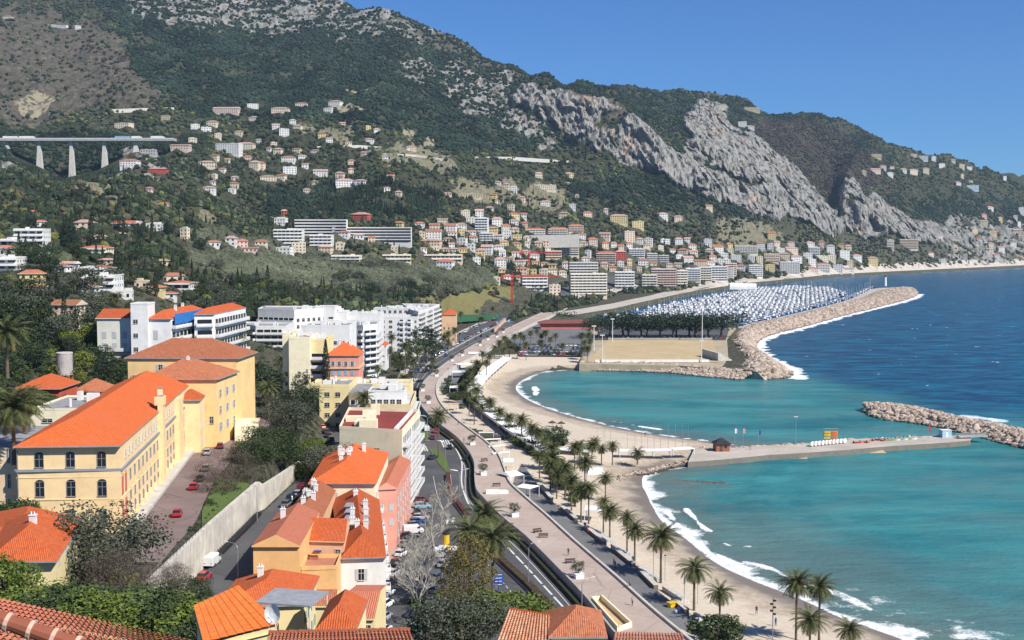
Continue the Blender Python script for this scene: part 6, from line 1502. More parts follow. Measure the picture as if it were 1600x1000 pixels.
for px, L, mt, lb in ((34, 9, M_WHITE, 'white lorry at the left end of the viaduct'), (8, 9, M_WHITE, 'white coach leftmost on the viaduct'), (187, 11, M_SHB, 'long blue lorry on the viaduct'), (206, 6, M_WHITE, 'short white lorry right behind the blue one'), (240, 8, M_WHITE, 'white lorry nearest the right end of the viaduct')):
 x = t.location.x + vp(px, 0).x; z = t.location.z + 3.4
 tr = thing('lorry', lb, 'lorry', (x, Yv + 3, z))
 MB().box((0, 0, 2.2), (L, 1.3, 1.6)).build('body', mt, tr); MB().box((L + 1.2, 0, 1.7), (1.0, 1.25, 1.3)).build('cab', M_WHITE, tr)
 for s in (-0.7, 0.1, 0.8): MB().tube([(s * L, -1.3, 0.5), (s * L, 1.3, 0.5)], 0.5, 8).build('wheel', M_DARK, tr)
# ---- cranes
def crane(px, pb, ptop, Y, jib, label):
 p = P(px, pb, Y); H = P(px, ptop, Y).z - p.z
 t = thing('tower_crane', label, 'crane', p)
 m2 = MB(); s = 0.9; n = max(4, int(H / 2.2))
 for a in (-s, s):
  for b in (-s, s): m2.box((a, b, H / 2), (0.3, 0.3, H / 2))
 for k in range(n):
  z0, z1 = H * k / n, H * (k + 1) / n
  for (a0, b0), (a1, b1) in (((-s, -s), (s, -s)), ((s, -s), (s, s)), ((s, s), (-s, s)), ((-s, s), (-s, -s))): m2.tube([(a0, b0, z0), (a1, b1, z1)], 0.2, 4)
 m2.build('mast', M_RED, t)
 m2 = MB()
 for a, z in ((-0.6, 0), (0.6, 0), (0, 1.2)): m2.tube([(-10, a, H + z), (jib, a, H + z * 0.6)], 0.28, 4)
 for k in range(int(jib / 2.5)): m2.tube([(k * 2.5, -0.6, H), (k * 2.5 + 1.25, 0, H + 1.1)], 0.07, 4); m2.tube([(k * 2.5 + 1.25, 0, H + 1.1), (k * 2.5 + 2.5, 0.6, H)], 0.07, 4)
 m2.build('jib', M_RED, t); MB().box((-9, 0, H - 1), (1.3, 0.8, 1.3)).build('counterweight', M_RED, t); MB().box((0.9, 0, H - 1.4), (0.8, 0.8, 1.1)).build('cab', M_RED, t)
 m2 = MB().tube([(0, 0, H), (0, 0, H + 5)], 0.25, 4); m2.tube([(0, 0, H + 5), (-9, 0, H + 0.5)], 0.06, 4); m2.tube([(0, 0, H + 5), (jib * .7, 0, H + 0.9)], 0.06, 4); m2.build('apex', M_RED, t)
 return t
crane(800, 484, 432, 1150, 42, 'red tower crane nearer the sea road behind the green playing field')
crane(826, 448, 396, 1420, 38, 'more distant red tower crane among the town roofs')
for px, py, lb in ((770, 472, 'red site cabin left of its twin near the crane'), (776, 476, 'red site cabin right of its twin near the crane')):
 q = G(px, py, 8); o = tag(MB().box((0, 0, 2.5), (2.2, 1.6, 3.0)).build('site_cabin', M_RED, None, q), lb, 'cabin')
 q2 = MB().box((0, -1.62, 3), (1.6, 0.03, 0.6)).build('window', M_GLASS, o)
bld('very long white row of single-storey stands behind the green playing field', 'stand', [(P(702, 0, 1140).x, 1140), (P(796, 0, 1175).x, 1175), (P(796, 0, 1195).x, 1195), (P(702, 0, 1160).x, 1160)], 3, 10, M_WHP, None, [(0, dict(k='plain', c=16, r=1, z=7, w=4, h=1.6))], 'stand', parapet=0.8)
bld('pink panelled wall building on the sea side of the green pitch', 'building', [(P(772, 0, 890).x, 890), (P(790, 0, 1010).x, 1010), (P(787, 0, 1015).x, 1015), (P(770, 0, 895).x, 895)], 4, 6.5, M_PEACH, None, [])
# clubhouse with long brown-red roof
p = G(845, 514, 4); t = thing('clubhouse', 'long low clubhouse with brown-red roof beside the car park', 'clubhouse', p)
L = (925 - 840) / F * p.y; MB().prism([(0, 0), (L, 4), (L, 20), (0, 14)], -1, 4.2).build('wall', M_CRIM, t)
mb = MB(); hip_faces(mb, [(-1.5, -2), (L + 1, 2), (L + 1, 22), (-1.5, 16)], 4.3, 2.2, 6, 0.6); mb.build('roof', [mat('brown_red_roof', (0.20, 0.075, 0.06), 0.9, 0.2, 0.3), M_RED], t)
slab(889, 505, 44, 14, 5.2, 'teal pool cover beyond the clubhouse roof', 'pool', 'pool', mat('teal', (0.05, 0.25, 0.28), 0.6))
# ---- marina: pontoons, boats
basin = gl([(905, 502), (1155, 509), (1205, 500), (1330, 462), (1300, 450), (1240, 447), (1180, 450), (1040, 474), (960, 492)], 0)
bx0, bx1 = min(q[0] for q in basin), max(q[0] for q in basin); by0, by1 = min(q[1] for q in basin), max(q[1] for q in basin)
M_HULL = mat('boat_hull', (0.80, 0.80, 0.80), 0.35, 0.05, 1, rnd=0.05); M_HULLB = mat('blue_hull', (0.02, 0.06, 0.2), 0.35, 0.05, 1, rnd=0.2)
M_COVER = mat('boat_cover', (0.30, 0.33, 0.38), 0.8, 0.2, 1, rnd=0.5); M_TEAK = mat('teak', (0.30, 0.2, 0.11), 0.8, 0.2, 1); M_MAST = mat('mast_metal', (0.62, 0.62, 0.62), 0.4, 0.1, 1)
def hull(L, B, H_):
 m2 = MB(); st = [(-0.5, 0.78), (-0.2, 1.0), (0.15, 0.95), (0.35, 0.6), (0.5, 0.03)]
 rows = [[(x * L, -b * B / 2, H_ * (1 + 0.25 * max(0, x))), (x * L, -b * B / 2 * 0.7, -0.3), (x * L, b * B / 2 * 0.7, -0.3), (x * L, b * B / 2, H_ * (1 + 0.25 * max(0, x)))] for x, b in st]
 for i in range(4):
  for j in range(3): m2.face([rows[i][j], rows[i][j + 1], rows[i + 1][j + 1], rows[i + 1][j]][::-1])
  m2.face([rows[i][0], rows[i + 1][0], rows[i + 1][3], rows[i][3]][::-1], 1)
 m2.face(rows[0]); return m2
def boat(kind, L, hm, name='boat'):
 B, H_ = L * 0.32, 0.9 + L * 0.03
 t = thing(name, '', 'boat'); hull(L, B, H_).build('hull', [hm, M_HULL], t)
 if kind == 'sail':
  m2 = MB().box((0.05 * L, 0, H_ + 0.3), (L * 0.2, B * 0.25, 0.3)); m2.build('cabin', M_HULL, t)
  m2 = MB().tube([(0.08 * L, 0, H_), (0.08 * L, 0, H_ + L * .85)], 0.1, 4); m2.tube([(0.08 * L, 0, H_ + 1.5), (-0.35 * L, 0, H_ + 1.5)], 0.1, 4); m2.build('mast', M_MAST, t)
  MB().box((-0.14 * L, 0, H_ + 1.75), (L * 0.2, 0.22, 0.18)).build('sail_cover', M_COVER, t)
 else:
  m2 = MB().mesh([(-.25 * L, -B * .36, H_), (.22 * L, -B * .3, H_), (.22 * L, B * .3, H_), (-.25 * L, B * .36, H_), (-.25 * L, -B * .3, H_ + 1.5), (.08 * L, -B * .24, H_ + 1.5), (.08 * L, B * .24, H_ + 1.5), (-.25 * L, B * .3, H_ + 1.5)], [(4, 5, 6, 7), (0, 1, 5, 4), (1, 2, 6, 5), (2, 3, 7, 6), (3, 0, 4, 7)])
  m2.build('cabin', M_HULL, t); MB().box((0.0, 0, H_ + 1.05), (L * 0.2, B * 0.32, 0.2)).build('window', M_GLASS, t)
  if L > 10: MB().box((-.12 * L, 0, H_ + 2.1), (L * .12, B * .2, 0.12)).build('flybridge', M_COVER, t)
 return t
protos = [boat('motor', 9, M_HULL), boat('sail', 10, M_HULL), boat('motor', 12, M_HULL), boat('motor', 7.5, M_HULL), boat('sail', 12, M_HULLB)]
KD = ['small white motorboat', 'white sailing boat', 'large white motor cruiser', 'very small white motorboat', 'dark blue sailing boat']
spots = []
row = 0; y = by0 + 10
mbp = MB()
while y < by1 - 5:
 x = bx0; seg = []
 step = 5.4
 while x < bx1:
  pt = (np.array([[x]]), np.array([[y]]))
  if inpoly(pt[0], pt[1], basin)[0, 0] and inpoly(pt[0], pt[1] + 16, basin)[0, 0] and inpoly(pt[0], pt[1] - 12, basin)[0, 0]:
   seg.append(x)
   for s in (1, -1):
    if rr.random() < 0.9: spots.append((x + rr.uniform(-.5, .5), y + s * 8.5, math.pi / 2 * s + rr.uniform(-.05, .05)))
  x += step
 if seg: 
  for a in range(0, len(seg), 12):
   b = min(a + 12, len(seg) - 1)
   if b > a: mbp.box(((seg[a] + seg[b]) / 2, y, 0.35), ((seg[b] - seg[a]) / 2 + 1, 1.1, 0.2))
 y += 45; row += 1
qp = smooth(gl([(1165, 509), (1215, 493), (1270, 480), (1325, 466), (1362, 450)], 0), 3)
quay_spots = []
for i, (x, y) in enumerate(resamp(qp, 44)): quay_spots.append((x, y + 4, math.pi / 2 + 0.9))
spots.sort(key=lambda s: s[1])
ns_ = len(spots)
used = [False] * 5
allb = [(s, 'boats moored in the packed marina') for s in spots[:250]] + [(s, 'boats moored along the rock mole quay') for s in quay_spots]
for k, (s, grp) in enumerate(allb):
 i = rr.choice([0, 0, 0, 1, 1, 2, 2, 3, 4]) if 'packed' in grp else rr.choice([1, 1, 2, 4])
 lb = KD[i] + (' moored in the packed marina' if 'packed' in grp else ' moored along the rock mole quay')
 if not used[i]: o = protos[i]; used[i] = True; o.location = (s[0], s[1], 0.1); o.rotation_euler = (0, 0, s[2]); o['label'] = lb
 else: o = copy_tree(protos[i], (s[0], s[1], 0.1), s[2], lb, rr.uniform(0.85, 1.15))
 o['group'] = KD[i] + 's, ' + grp
# the rest of the fleet as one mass
def merge_copies(name, protos_, places, kind_='stuff', label=None):
 vs, fs, ms, mats_ = [], [], [], []; off = 0
 for (x, y, z, rot, sc, pi) in places:
  for ch in protos_[pi].children:
   me = ch.data; n = len(me.vertices); a = np.zeros(n * 3); me.vertices.foreach_get('co', a); a = a.reshape(-1, 3) * sc
   c, s_ = math.cos(rot), math.sin(rot); a = a @ np.array([[c, s_, 0], [-s_, c, 0], [0, 0, 1]]) + (x, y, z)
   for m_ in me.materials:
    if m_ not in mats_: mats_.append(m_)
   for pg in me.polygons:
    v = list(pg.vertices)
    for q in range(1, len(v) - 1): fs.append((off + v[0], off + v[q], off + v[q + 1])); ms.append(mats_.index(me.materials[pg.material_index]))
   vs.append(a); off += n
 me = np_mesh(name, np.concatenate(vs), np.array(fs), None, mats_, False, np.array(ms)); o = link(name, me); tag(o, label, None, None, kind_); return o
rest = [(s[0], s[1], 0.1, s[2], rr.uniform(.85, 1.15), rr.choice([0, 0, 0, 1, 1, 2, 2, 3, 4])) for s in spots[250:]][:900]
if rest: merge_copies('moored_boats', protos, rest)
o = mbp.build('pontoons', [M_PALE]); tag(o, kind='structure')
# white harbour light tower at the mole end, big marquee roofs
q = G(1383, 447, 2); t = thing('harbour_light', 'small white harbour light tower near the end of the rock mole', 'lighthouse', q)
MB().tube([(0, 0, 0), (0, 0, 13)], [2.4, 1.7], 12).build('tower', M_WHITE, t); MB().tube([(0, 0, 13), (0, 0, 15.5)], [1.3, 1.3], 10).build('lantern', M_GLASS, t); MB().tube([(0, 0, 15.5), (0, 0, 16.6)], [1.7, 0.2], 10).build('cap', M_RED, t)
q = G(1160, 452, 2); t = tag(MB().build('boat_shed', M_CANVAS), 'white rounded boat shed roof among the marina masts', 'shed'); m2 = MB(); n = 8
m2.mesh([(-18, -6 * math.cos(math.pi * k / n), 4 + 4 * math.sin(math.pi * k / n)) for k in range(n + 1)] + [(18, -6 * math.cos(math.pi * k / n), 4 + 4 * math.sin(math.pi * k / n)) for k in range(n + 1)], [(k, k + 1, n + 2 + k, n + 1 + k) for k in range(n)]); m2.prism([(-18, -6), (18, -6), (18, 6), (-18, 6)], 0, 4)
t.data = m2.data('boat_shed', M_CANVAS); t.location = q
slab(994, 487, 11, 9, 4.2, 'bright blue boat canopy among the nearest marina boats', 'canopy', 'canopy', M_BLUE, 1.2)
# ================================================================== VEGETATION
def leaf_mat(name, c1, c2, c3=None, rnd=0.12, tl=True):
 m, nd, lk, b = new_mat(name)
 geo = nd.new('ShaderNodeNewGeometry'); oi = nd.new('ShaderNodeObjectInfo')
 c = mixc(nd, lk, geo.outputs['Random Per Island'], c1, c2)
 if c3: c = mixc(nd, lk, ramp(nd, lk, noise(nd, lk, geo.outputs['Position'], 0.6, 3, 0.6), [(0.52, 0), (0.7, 0.8)]), c, c3)
 hs = nd.new('ShaderNodeHueSaturation'); v1 = nd.new('ShaderNodeMapRange'); v1.inputs[3].default_value = 1 - rnd; v1.inputs[4].default_value = 1 + rnd
 lk.new(oi.outputs['Random'], v1.inputs[0]); lk.new(v1.outputs[0], hs.inputs['Value'])
 lk.new(c, hs.inputs['Color']); lk.new(hs.outputs[0], b.inputs['Base Color'])
 b.inputs['Roughness'].default_value = 0.65; b.inputs['Specular IOR Level'].default_value = 0.25
 return m
L_OAK = leaf_mat('oak_leaves', (0.022, 0.040, 0.014), (0.065, 0.090, 0.030)); L_DARK = leaf_mat('dark_leaves', (0.014, 0.028, 0.014), (0.040, 0.058, 0.028))
L_OLIVE = leaf_mat('olive_leaves', (0.050, 0.060, 0.038), (0.120, 0.130, 0.085)); L_YEL = leaf_mat('yellow_green_leaves', (0.090, 0.120, 0.018), (0.22, 0.24, 0.045))
L_BROWN = leaf_mat('bare_twigs', (0.060, 0.045, 0.035), (0.13, 0.10, 0.08)); L_GOLD = leaf_mat('golden_leaves', (0.10, 0.085, 0.025), (0.20, 0.16, 0.05), (0.05, 0.06, 0.02))
L_PALM = leaf_mat('palm_leaves', (0.040, 0.055, 0.018), (0.115, 0.120, 0.040)); L_PALMY = leaf_mat('dry_palm_leaves', (0.13, 0.10, 0.035), (0.24, 0.18, 0.06))
L_LIME = leaf_mat('fresh_leaves', (0.060, 0.095, 0.015), (0.15, 0.19, 0.035))
M_BARK = mat('bark', (0.10, 0.075, 0.055), 0.95, 0.35, 1.5, 0.05); M_PALMT = mat('palm_trunk', (0.15, 0.115, 0.085), 0.95, 0.4, 2.5, 0.06); M_PALEB = mat('pale_bark', (0.42, 0.39, 0.33), 0.95, 0.4, 1.2, 0.05)
def leaf_cloud(seed, clumps, per, rx, rz, leaf, z0, cl=0.34, hollow=0.45, jag=1.0):
 """many small leaf faces in clumps spread over a crown volume"""
 r = np.random.default_rng(seed)
 d = r.normal(size=(clumps, 3)); d /= np.linalg.norm(d, axis=1)[:, None]
 rad = r.uniform(hollow, 1.0, clumps) ** 0.6 * (1 + jag * 0.18 * np.sin(d[:, 0] * 5 + seed) * np.cos(d[:, 1] * 4 + d[:, 2] * 3))
 c = d * rad[:, None] * np.array([rx, rx, rz]); c[:, 2] += z0 + rz
 c[:, 2] = np.maximum(c[:, 2], z0)
 n = clumps * per
 cr = np.repeat(r.uniform(0.6, 1.25, clumps), per)
 off = r.normal(size=(n, 3)); off /= np.linalg.norm(off, axis=1)[:, None]; off *= (r.uniform(0.3, 1, n) ** 0.5 * cr)[:, None] * rx * cl * np.array([1, 1, 0.75])
 p = np.repeat(c, per, 0) + off
 a = r.normal(size=(n, 3)); a /= np.linalg.norm(a, axis=1)[:, None]
 b = np.cross(a, r.normal(size=(n, 3))); b /= np.linalg.norm(b, axis=1)[:, None]
 s = leaf * r.uniform(0.6, 1.4, n)[:, None]
 v = np.stack([p - a * s, p + b * s * 0.55, p + a * s, p - b * s * 0.55], 1).reshape(-1, 3)
 return v, np.arange(n * 4).reshape(-1, 4)
def trunk_mb(seed, h, r0, rx, rz, z0, limbs=7):
 r = random.Random(seed); mb = MB()
 top = Vector((r.uniform(-.3, .3), r.uniform(-.3, .3), z0 + rz * 0.9))
 mb.tube([(0, 0, -1.5), (r.uniform(-.1, .1), 0, z0 * 0.5), top * 0.75, top], [r0 * 1.3, r0, r0 * 0.7, r0 * 0.3], 7)
 for i in range(limbs):
  a = 6.283 * i / limbs + r.uniform(-.3, .3); z1 = z0 * r.uniform(0.6, 1.1); e = rx * r.uniform(0.5, 0.85)
  p0 = Vector((0, 0, z1)); p1 = Vector((math.cos(a) * e * 0.5, math.sin(a) * e * 0.5, z1 + rz * 0.5)); p2 = Vector((math.cos(a) * e, math.sin(a) * e, z1 + rz * r.uniform(0.9, 1.4)))
  mb.tube([p0, p1, p2], [r0 * 0.5, r0 * 0.33, r0 * 0.12], 5)
 return mb
_tp = {}
def tree_proto(kind, seed=1, fine=False):
 key = (kind, seed, fine)
 if key in _tp: return _tp[key]
 k = 5.0 if fine else 1.0; lf = 0.55 if fine else 1.0
 spec = dict(oak=(L_OAK, 3.4, 2.7, 2.2, .30), dark=(L_DARK, 3.2, 3.4, 2.0, .30), olive=(L_OLIVE, 3.2, 2.3, 1.6, .26), yellow=(L_YEL, 2.8, 2.4, 1.8, .30), brown=(L_BROWN, 3.0, 2.6, 2.0, .13), pine=(L_DARK, 5.2, 2.2, 3.6, .30), cypress=(L_DARK, 1.0, 5.2, 0.5, .24), gold=(L_GOLD, 2.4, 6.0, 2.0, .26), bush=(L_LIME, 1.7, 1.1, 0.1, .20), dbush=(L_OAK, 1.8, 1.2, 0.1, .20), banana=(L_YEL, 1.9, 1.5, 0.8, .45))[kind]
 m, rx, rz, z0, lf0 = spec
 if kind == 'cypress':
  r = np.random.default_rng(seed); n = int(900 * k)
  z = r.uniform(0, 1, n); rad = rx * np.sin(np.clip(z * 0.93 + 0.07, 0, 1) ** 0.62 * math.pi) ** 0.8 * r.uniform(0.75, 1.05, n); a = r.uniform(0, 6.283, n)
  p = np.stack([np.cos(a) * rad, np.sin(a) * rad, z0 + z * rz * 2], 1)
  d = np.stack([np.cos(a) * 0.35, np.sin(a) * 0.35, np.full(n, 1.0)], 1); t = np.stack([-np.sin(a), np.cos(a), np.zeros(n)], 1); s = lf0 * r.uniform(.6, 1.3, n)[:, None]
  v = np.stack([p - t * s * .6, p + d * s * 0.2, p + t * s * .6, p + d * s * 1.6], 1).reshape(-1, 3); f = np.arange(n * 4).reshape(-1, 4)
  core = MB().tube([(0, 0, 0), (0, 0, z0 + 2), (0, 0, rz * 1.4), (0, 0, rz * 2)], [0.2, rx * .75, rx * .5, 0.05], 8)
 else:
  v, f = leaf_cloud(seed, int((60 if kind != 'brown' else 70) * (1.6 if fine else 1)), int(26 * (k / 1.6 if fine else 1)), rx, rz, lf0 * (0.42 if fine else 0.85), z0)
 me = np_mesh(kind + '_crown', v, f, None, [m])
 tm = trunk_mb(seed, z0 + rz, 0.22 if rz < 4 else 0.3, rx, rz, max(z0, 0.4), 9 if kind == 'brown' else 6).data('trunk', M_BARK)
 _tp[key] = (me, tm, z0 + 2 * rz, rx); return _tp[key]
TREES = []
TN = dict(oak='oak', dark='evergreen_tree', olive='olive_tree', yellow='citrus_tree', brown='bare_tree', pine='stone_pine', cypress='cypress', gold='golden_tree', bush='bush', dbush='bush', banana='banana_plant')
TD = dict(oak='round green broadleaf tree', dark='dense dark evergreen tree', olive='grey-green olive tree', yellow='yellow-green leafy tree', brown='bare brown-twigged tree', pine='flat-topped stone pine', cypress='slim dark cypress', gold='tall golden-green tree', bush='fresh green bush', dbush='dark green bush', banana='yellow-green banana clump')
def tree(kind, x, y, z, h, seed=None, fine=False, label=None, wide=1.0):
 seed = seed if seed is not None else (int(x * 13 + y * 7) % 3)
 cm, tm, H0, rx = tree_proto(kind, seed, fine)
 s = h / H0
 t = thing(TN[kind], label or '', 'bush' if 'bush' in TN[kind] else ('plant' if kind == 'banana' else 'tree'), (x, y, z), (x * 3.7 + y) % 6.28)
 t.scale = (s * wide, s * wide, s)
 link('crown', cm, t); link('trunk', tm, t)
 px, py = proj(x, y, z + h / 2)
 if not label: TREES.append((t, kind, px, py))
 return t
def near_house(x, y, m=2.0):
 for hx, hy, W, D, r in HP:
  if abs(x - hx) < W / 2 + m and -m * 2.2 < y - hy < D + m: return True
 return False
# ---- hand placed trees: kind, crown centre px, py, distance, height (m), label
HAND = [('gold', 737, 925, 186, 19, 'tall golden-green tree with the palms behind it, left of the blue road sign', 1.05), ('gold', 716, 935, 180, 19, 'smaller golden-green tree beside the tall one above the bottom roofs', 1.0), ('bush', 792, 955, 176, 5, 'bright green bush under the blue road sign', 1.5), ('olive', 722, 985, 160, 9, 'grey olive crown at the bottom beside the mottled roof', 1.2), ('oak', 695, 990, 166, 10, 'dark shrubby tree at the bottom left of the grey olive', 1.2),
 ('olive', 150, 868, 168, 13, 'big grey olive with tangled pale branches beside the yellow house', 1.25), ('brown', 182, 905, 158, 8, 'tangle of pale bare twigs in front of the big olive', 1.2), ('brown', 250, 925, 160, 7.5, 'brown twiggy thicket below the end of the retaining wall', 1.2), ('brown', 232, 952, 150, 8, 'low brown twiggy thicket above the closest roof', 1.4), ('oak', 292, 935, 160, 5.5, 'dark green tree between the thicket and the ribbed roof', 1.3), ('brown', 275, 905, 172, 5, 'sparse twiggy tree at the foot of the retaining wall', 1.0),
 ('bush', 262, 975, 135, 5, 'sunny yellow-green bush above the closest roof', 1.6), ('bush', 300, 985, 128, 4.5, 'bright bush left of the ribbed orange roof', 1.6), ('dbush', 190, 960, 130, 5, 'dark bush above the middle of the closest roof', 1.7), ('dbush', 340, 992, 120, 4, 'dark bush in front of the ribbed orange roof', 1.5), ('bush', 60, 946, 125, 3, 'long leafy bush at the left above the closest roof', 2.2), ('dbush', 100, 950, 122, 3.4, 'leafy bush right of the long one above the closest roof', 2.0), ('bush', 138, 960, 120, 3.4, 'leafy bush under the big olive', 1.8),
 ('bush', 2, 912, 130, 5, 'bright green tree at the left edge in front of the yellow house', 1.0), ('dbush', 18, 808, 200, 5, 'dark bush behind the yellow house at the left edge', 1.3),
 ('brown', 358, 742, 268, 12, 'bare brown tree on the wall garden near the parked dark cars', 1.3), ('brown', 342, 765, 255, 8, 'small twiggy tree beside the parked red hatchback', 1.3), ('gold', 372, 722, 290, 10, 'golden half-bare tree in the wall garden', 1.4), ('dark', 462, 642, 330, 13, 'largest dark evergreen between the school forecourt and the street', 1.25), ('olive', 448, 655, 322, 10, 'grey-green olive against the largest dark evergreen', 1.2), ('oak', 420, 700, 300, 11, 'green tree on the wall garden under the largest evergreen', 1.3), ('oak', 398, 712, 290, 9, 'round green tree in the middle of the wall garden', 1.2), ('oak', 440, 715, 300, 9, 'green tree nearest the stepped garden wall', 1.2), ('bush', 492, 700, 318, 4, 'bright hedge bush beside the curving street', 1.4), ('bush', 484, 735, 300, 4, 'bright bush at the near bend of the street', 1.3),
 ('olive', 514, 722, 296, 8, 'grey olive on the street edge beside the cream block', 1.4), ('olive', 530, 716, 300, 6, 'small olive against the wall of the cream block', 1.3), ('cypress', 509, 570, 400, 16, 'slim cypress against the cream balconied block', 1.0), ('dark', 430, 600, 380, 8, 'dark tree right of the tall yellow block', 1.2), ('oak', 410, 596, 395, 9, 'green tree beside the tall yellow block', 1.4), ('dark', 470, 600, 375, 7, 'dark tree in front of the cream block', 1.1), ('dark', 665, 530, 690, 14, 'dark tree in front of the sea-facing balconies', 1.5), ('oak', 652, 545, 670, 11, 'green tree at the foot of the sea-facing balconies', 1.6), ('oak', 675, 545, 700, 10, 'green tree beside the sidewalk under the sea-facing balconies', 1.5),
 ('pine', 880, 494, 1080, 16, 'single wide stone pine beside the clubhouse', 1.4), ('dark', 845, 462, 1290, 22, 'big dark tree cluster under the red crane mast', 1.9), ('dark', 745, 720, 360, 0.1, None, 1)]
for kind, px, py, Y, h, lb, wd in HAND:
 if lb is None: continue
 c = P(px, py, Y); z = c.z - h / 2
 if kind == 'pine': z = c.z - h * 0.8
 tree(kind, c.x, c.y, z, h, fine=Y < 345, label=lb, wide=wd)
for i in range(13):   # stone pines behind the sandy pitch
 q = G(941 + i * 15.5, 531, 3.5); tree('pine', q.x + (i * 7 % 5) - 2, q.y + 8 + (i * 13 % 7) * 2, 3.0, 14 + (i * 37 % 5) * 0.9, seed=i % 3, label='stone pine in the row behind the sandy pitch, %s from the left' % nth(i), wide=1.5)['group'] = 'stone pines behind the sandy pitch'
# bare pollarded plane trees with pale branches
def plane_proto(seed):
 r = random.Random(seed); mb = MB()
 def grow(p, d, L, rad, lv):
  q = p + d * L; mb.tube([p, p + d * L * .5 + Vector((r.uniform(-.1, .1), r.uniform(-.1, .1), 0)) * L, q], [rad, rad * .8, rad * .62], 5 if lv < 2 else 4, 0, False)
  if lv >= 5: return
  for k in range(3 if lv < 4 else 4):
   nd_ = (d * 0.9 + Vector((r.uniform(-1, 1), r.uniform(-1, 1), r.uniform(-.25, .75)))).normalized(); grow(q, nd_, L * r.uniform(.62, .85), rad * .62, lv + 1)
 grow(Vector((0, 0, -1)), Vector((0, 0, 1)), 4.6, 0.34, 0)
 return mb.data('branches', M_PALEB)
PM = [plane_proto(3), plane_proto(8)]
for i, (px, py, Y, lb) in enumerate([(646, 930, 232, 'nearest'), (664, 900, 246, 'second'), (655, 985, 214, 'lowest'), (676, 868, 268, 'third'), (690, 848, 285, 'farthest'), (668, 955, 226, 'rightmost near')]):
 c = P(px, py, Y); t = thing('plane_tree', 'bare plane tree with pale knotty branches beside the parked cars, %s one' % lb, 'tree', (c.x, c.y, 3.6), i * 1.3, 'bare plane trees along the parking'); t.scale = (.8, .8, 0.85 + 0.06 * (i % 3)); link('branches', PM[i % 2], t)
# ---- palms
def palm_crown(seed, n=62, L=3.0, droop=1.0):
 r = random.Random(seed); vs, fs = [], []
 dry = []
 for i in range(n):
  a = i * 2.39996 + r.uniform(-.15, .15); u = i / n; el = 1.25 - 1.75 * u + r.uniform(-.12, .12)
  ln = L * r.uniform(.88, 1.1) * (0.8 + 0.35 * math.sin(math.pi * min(1, u + .2))); k = 9
  p = Vector((0, 0, 0)); e = el; pts = []
  for j in range(k + 1):
   pts.append(p.copy()); d = Vector((math.cos(a) * math.cos(e), math.sin(a) * math.cos(e), math.sin(e))); p = p + d * ln / k; e -= (0.13 + 0.05 * u) * droop
  side = Vector((-math.sin(a), math.cos(a), 0))
  for j in range(k):
   w_ = 0.36 * L / 3 * math.sin(math.pi * (0.12 + 0.88 * (j + .3) / k)) ** .6 * 1.55
   d = (pts[j + 1] - pts[j]).normalized(); up = side.cross(d)
   for q in range(2):
    b0 = pts[j].lerp(pts[j + 1], q / 2); b1 = pts[j].lerp(pts[j + 1], q / 2 + 0.44)
    for s in (-1, 1):
     tip = b0 + side * s * w_ * r.uniform(.8, 1.1) + d * w_ * .75 - up * -0.0 + Vector((0, 0, -w_ * (.30 + .3 * u)))
     m_ = len(vs); vs += [b0, b1, tip]; fs.append((m_, m_ + 1, m_ + 2, m_ + 2)[:3]); dry.append(1 if u > 0.86 else 0)
 for i in range(16):  # stubs under the crown
  a = i * 0.8; m_ = len(vs); c_ = Vector((math.cos(a), math.sin(a), 0)); vs += [c_ * .2 + Vector((0, 0, .1)), c_ * .5 + Vector((0, 0, -.5)), c_ * .18 + Vector((0, 0, -.9))]; fs.append((m_, m_ + 1, m_ + 2)); dry.append(1)
 return np_mesh('palm_crown', np.array([tuple(v) for v in vs]), np.array(fs), None, [L_PALM, L_PALMY], False, np.array(dry))
PC = [palm_crown(1), palm_crown(2, 52, 2.9, 1.15), palm_crown(3, 70, 3.1, .9)]
PT = MB().tube([(0, 0, 0), (0, 0, .02), (0.004, 0, .5), (0, 0, 1.0)], [0.30, 0.26, 0.20, 0.22], 8).data('palm_trunk', M_PALMT)
PALM = []
def palm(x, y, z, h, R_=3.0, label=None):
 t = thing('palm_tree', label or '', 'palm', (x, y, z), (x * 2.1 + y) % 6.28); k = int(abs(x * 5 + y * 3)) % 3
 link('crown', PC[k], t, (0, 0, h), 0, R_ / 2.45); tr = link('trunk', PT, t, (0, 0, -1)); tr.scale = (max(.8, R_ / 3), max(.8, R_ / 3), h + 1)
 if not label: PALM.append((t, *proj(x, y, z + h)))
 return t
def palm_px(cx, cy, h=8.0, z=3.0, R_=2.7, label=None):
 s, tt = ray(cx, cy); Y = (z + h - CZ) / tt
 return palm(s * Y, Y, z, h, R_, label)
BP = '1033 840 9.2 2.2 3.5|1085 890 8 2.2 3.3|1125 927 6.2 2.2 2.7|1245 912 11.5 1.5 2.9|1281 918 10.5 1.5 2.9|1266 970 6.5 1.7 2.8|1328 985 5 1.8 2.4|992 829 6 2.5 2.7|980 809 7.5 2.6 2.4|953 800 5.5 2.6 2.6|943 785 6.6 2.6 2.2|946 748 5 2.6 2.2|920 763 8 2.8 2.8|908 768 7 2.8 2.6|914 723 7 2.8 2.9|957 697 5 2.8 2.4|996 708 2.6 2.4 2.7|906 696 6 2.8 2.6|898 700 6 2.8 2.4|925 697 5 2.8 2.4|863 716 7 3 3|883 732 7 3 2.8|893 753 6.5 3 2.7|765 629 6 3.2 2.7|781 644 5.5 3.2 2.5|795 653 6 3.2 2.4|815 657 7.5 3.2 3|831 671 7 3.2 2.9|841 677 6 3.2 2.5|861 702 6 3.2 3|860 728 6 3.2 2.9|884 738 5 3.2 2.6|870 745 5 3.2 2.3|929 690 4 2.8 2|940 702 4 2.6 2|850 690 5 3 2.4|843 713 6 3.1 2.6'
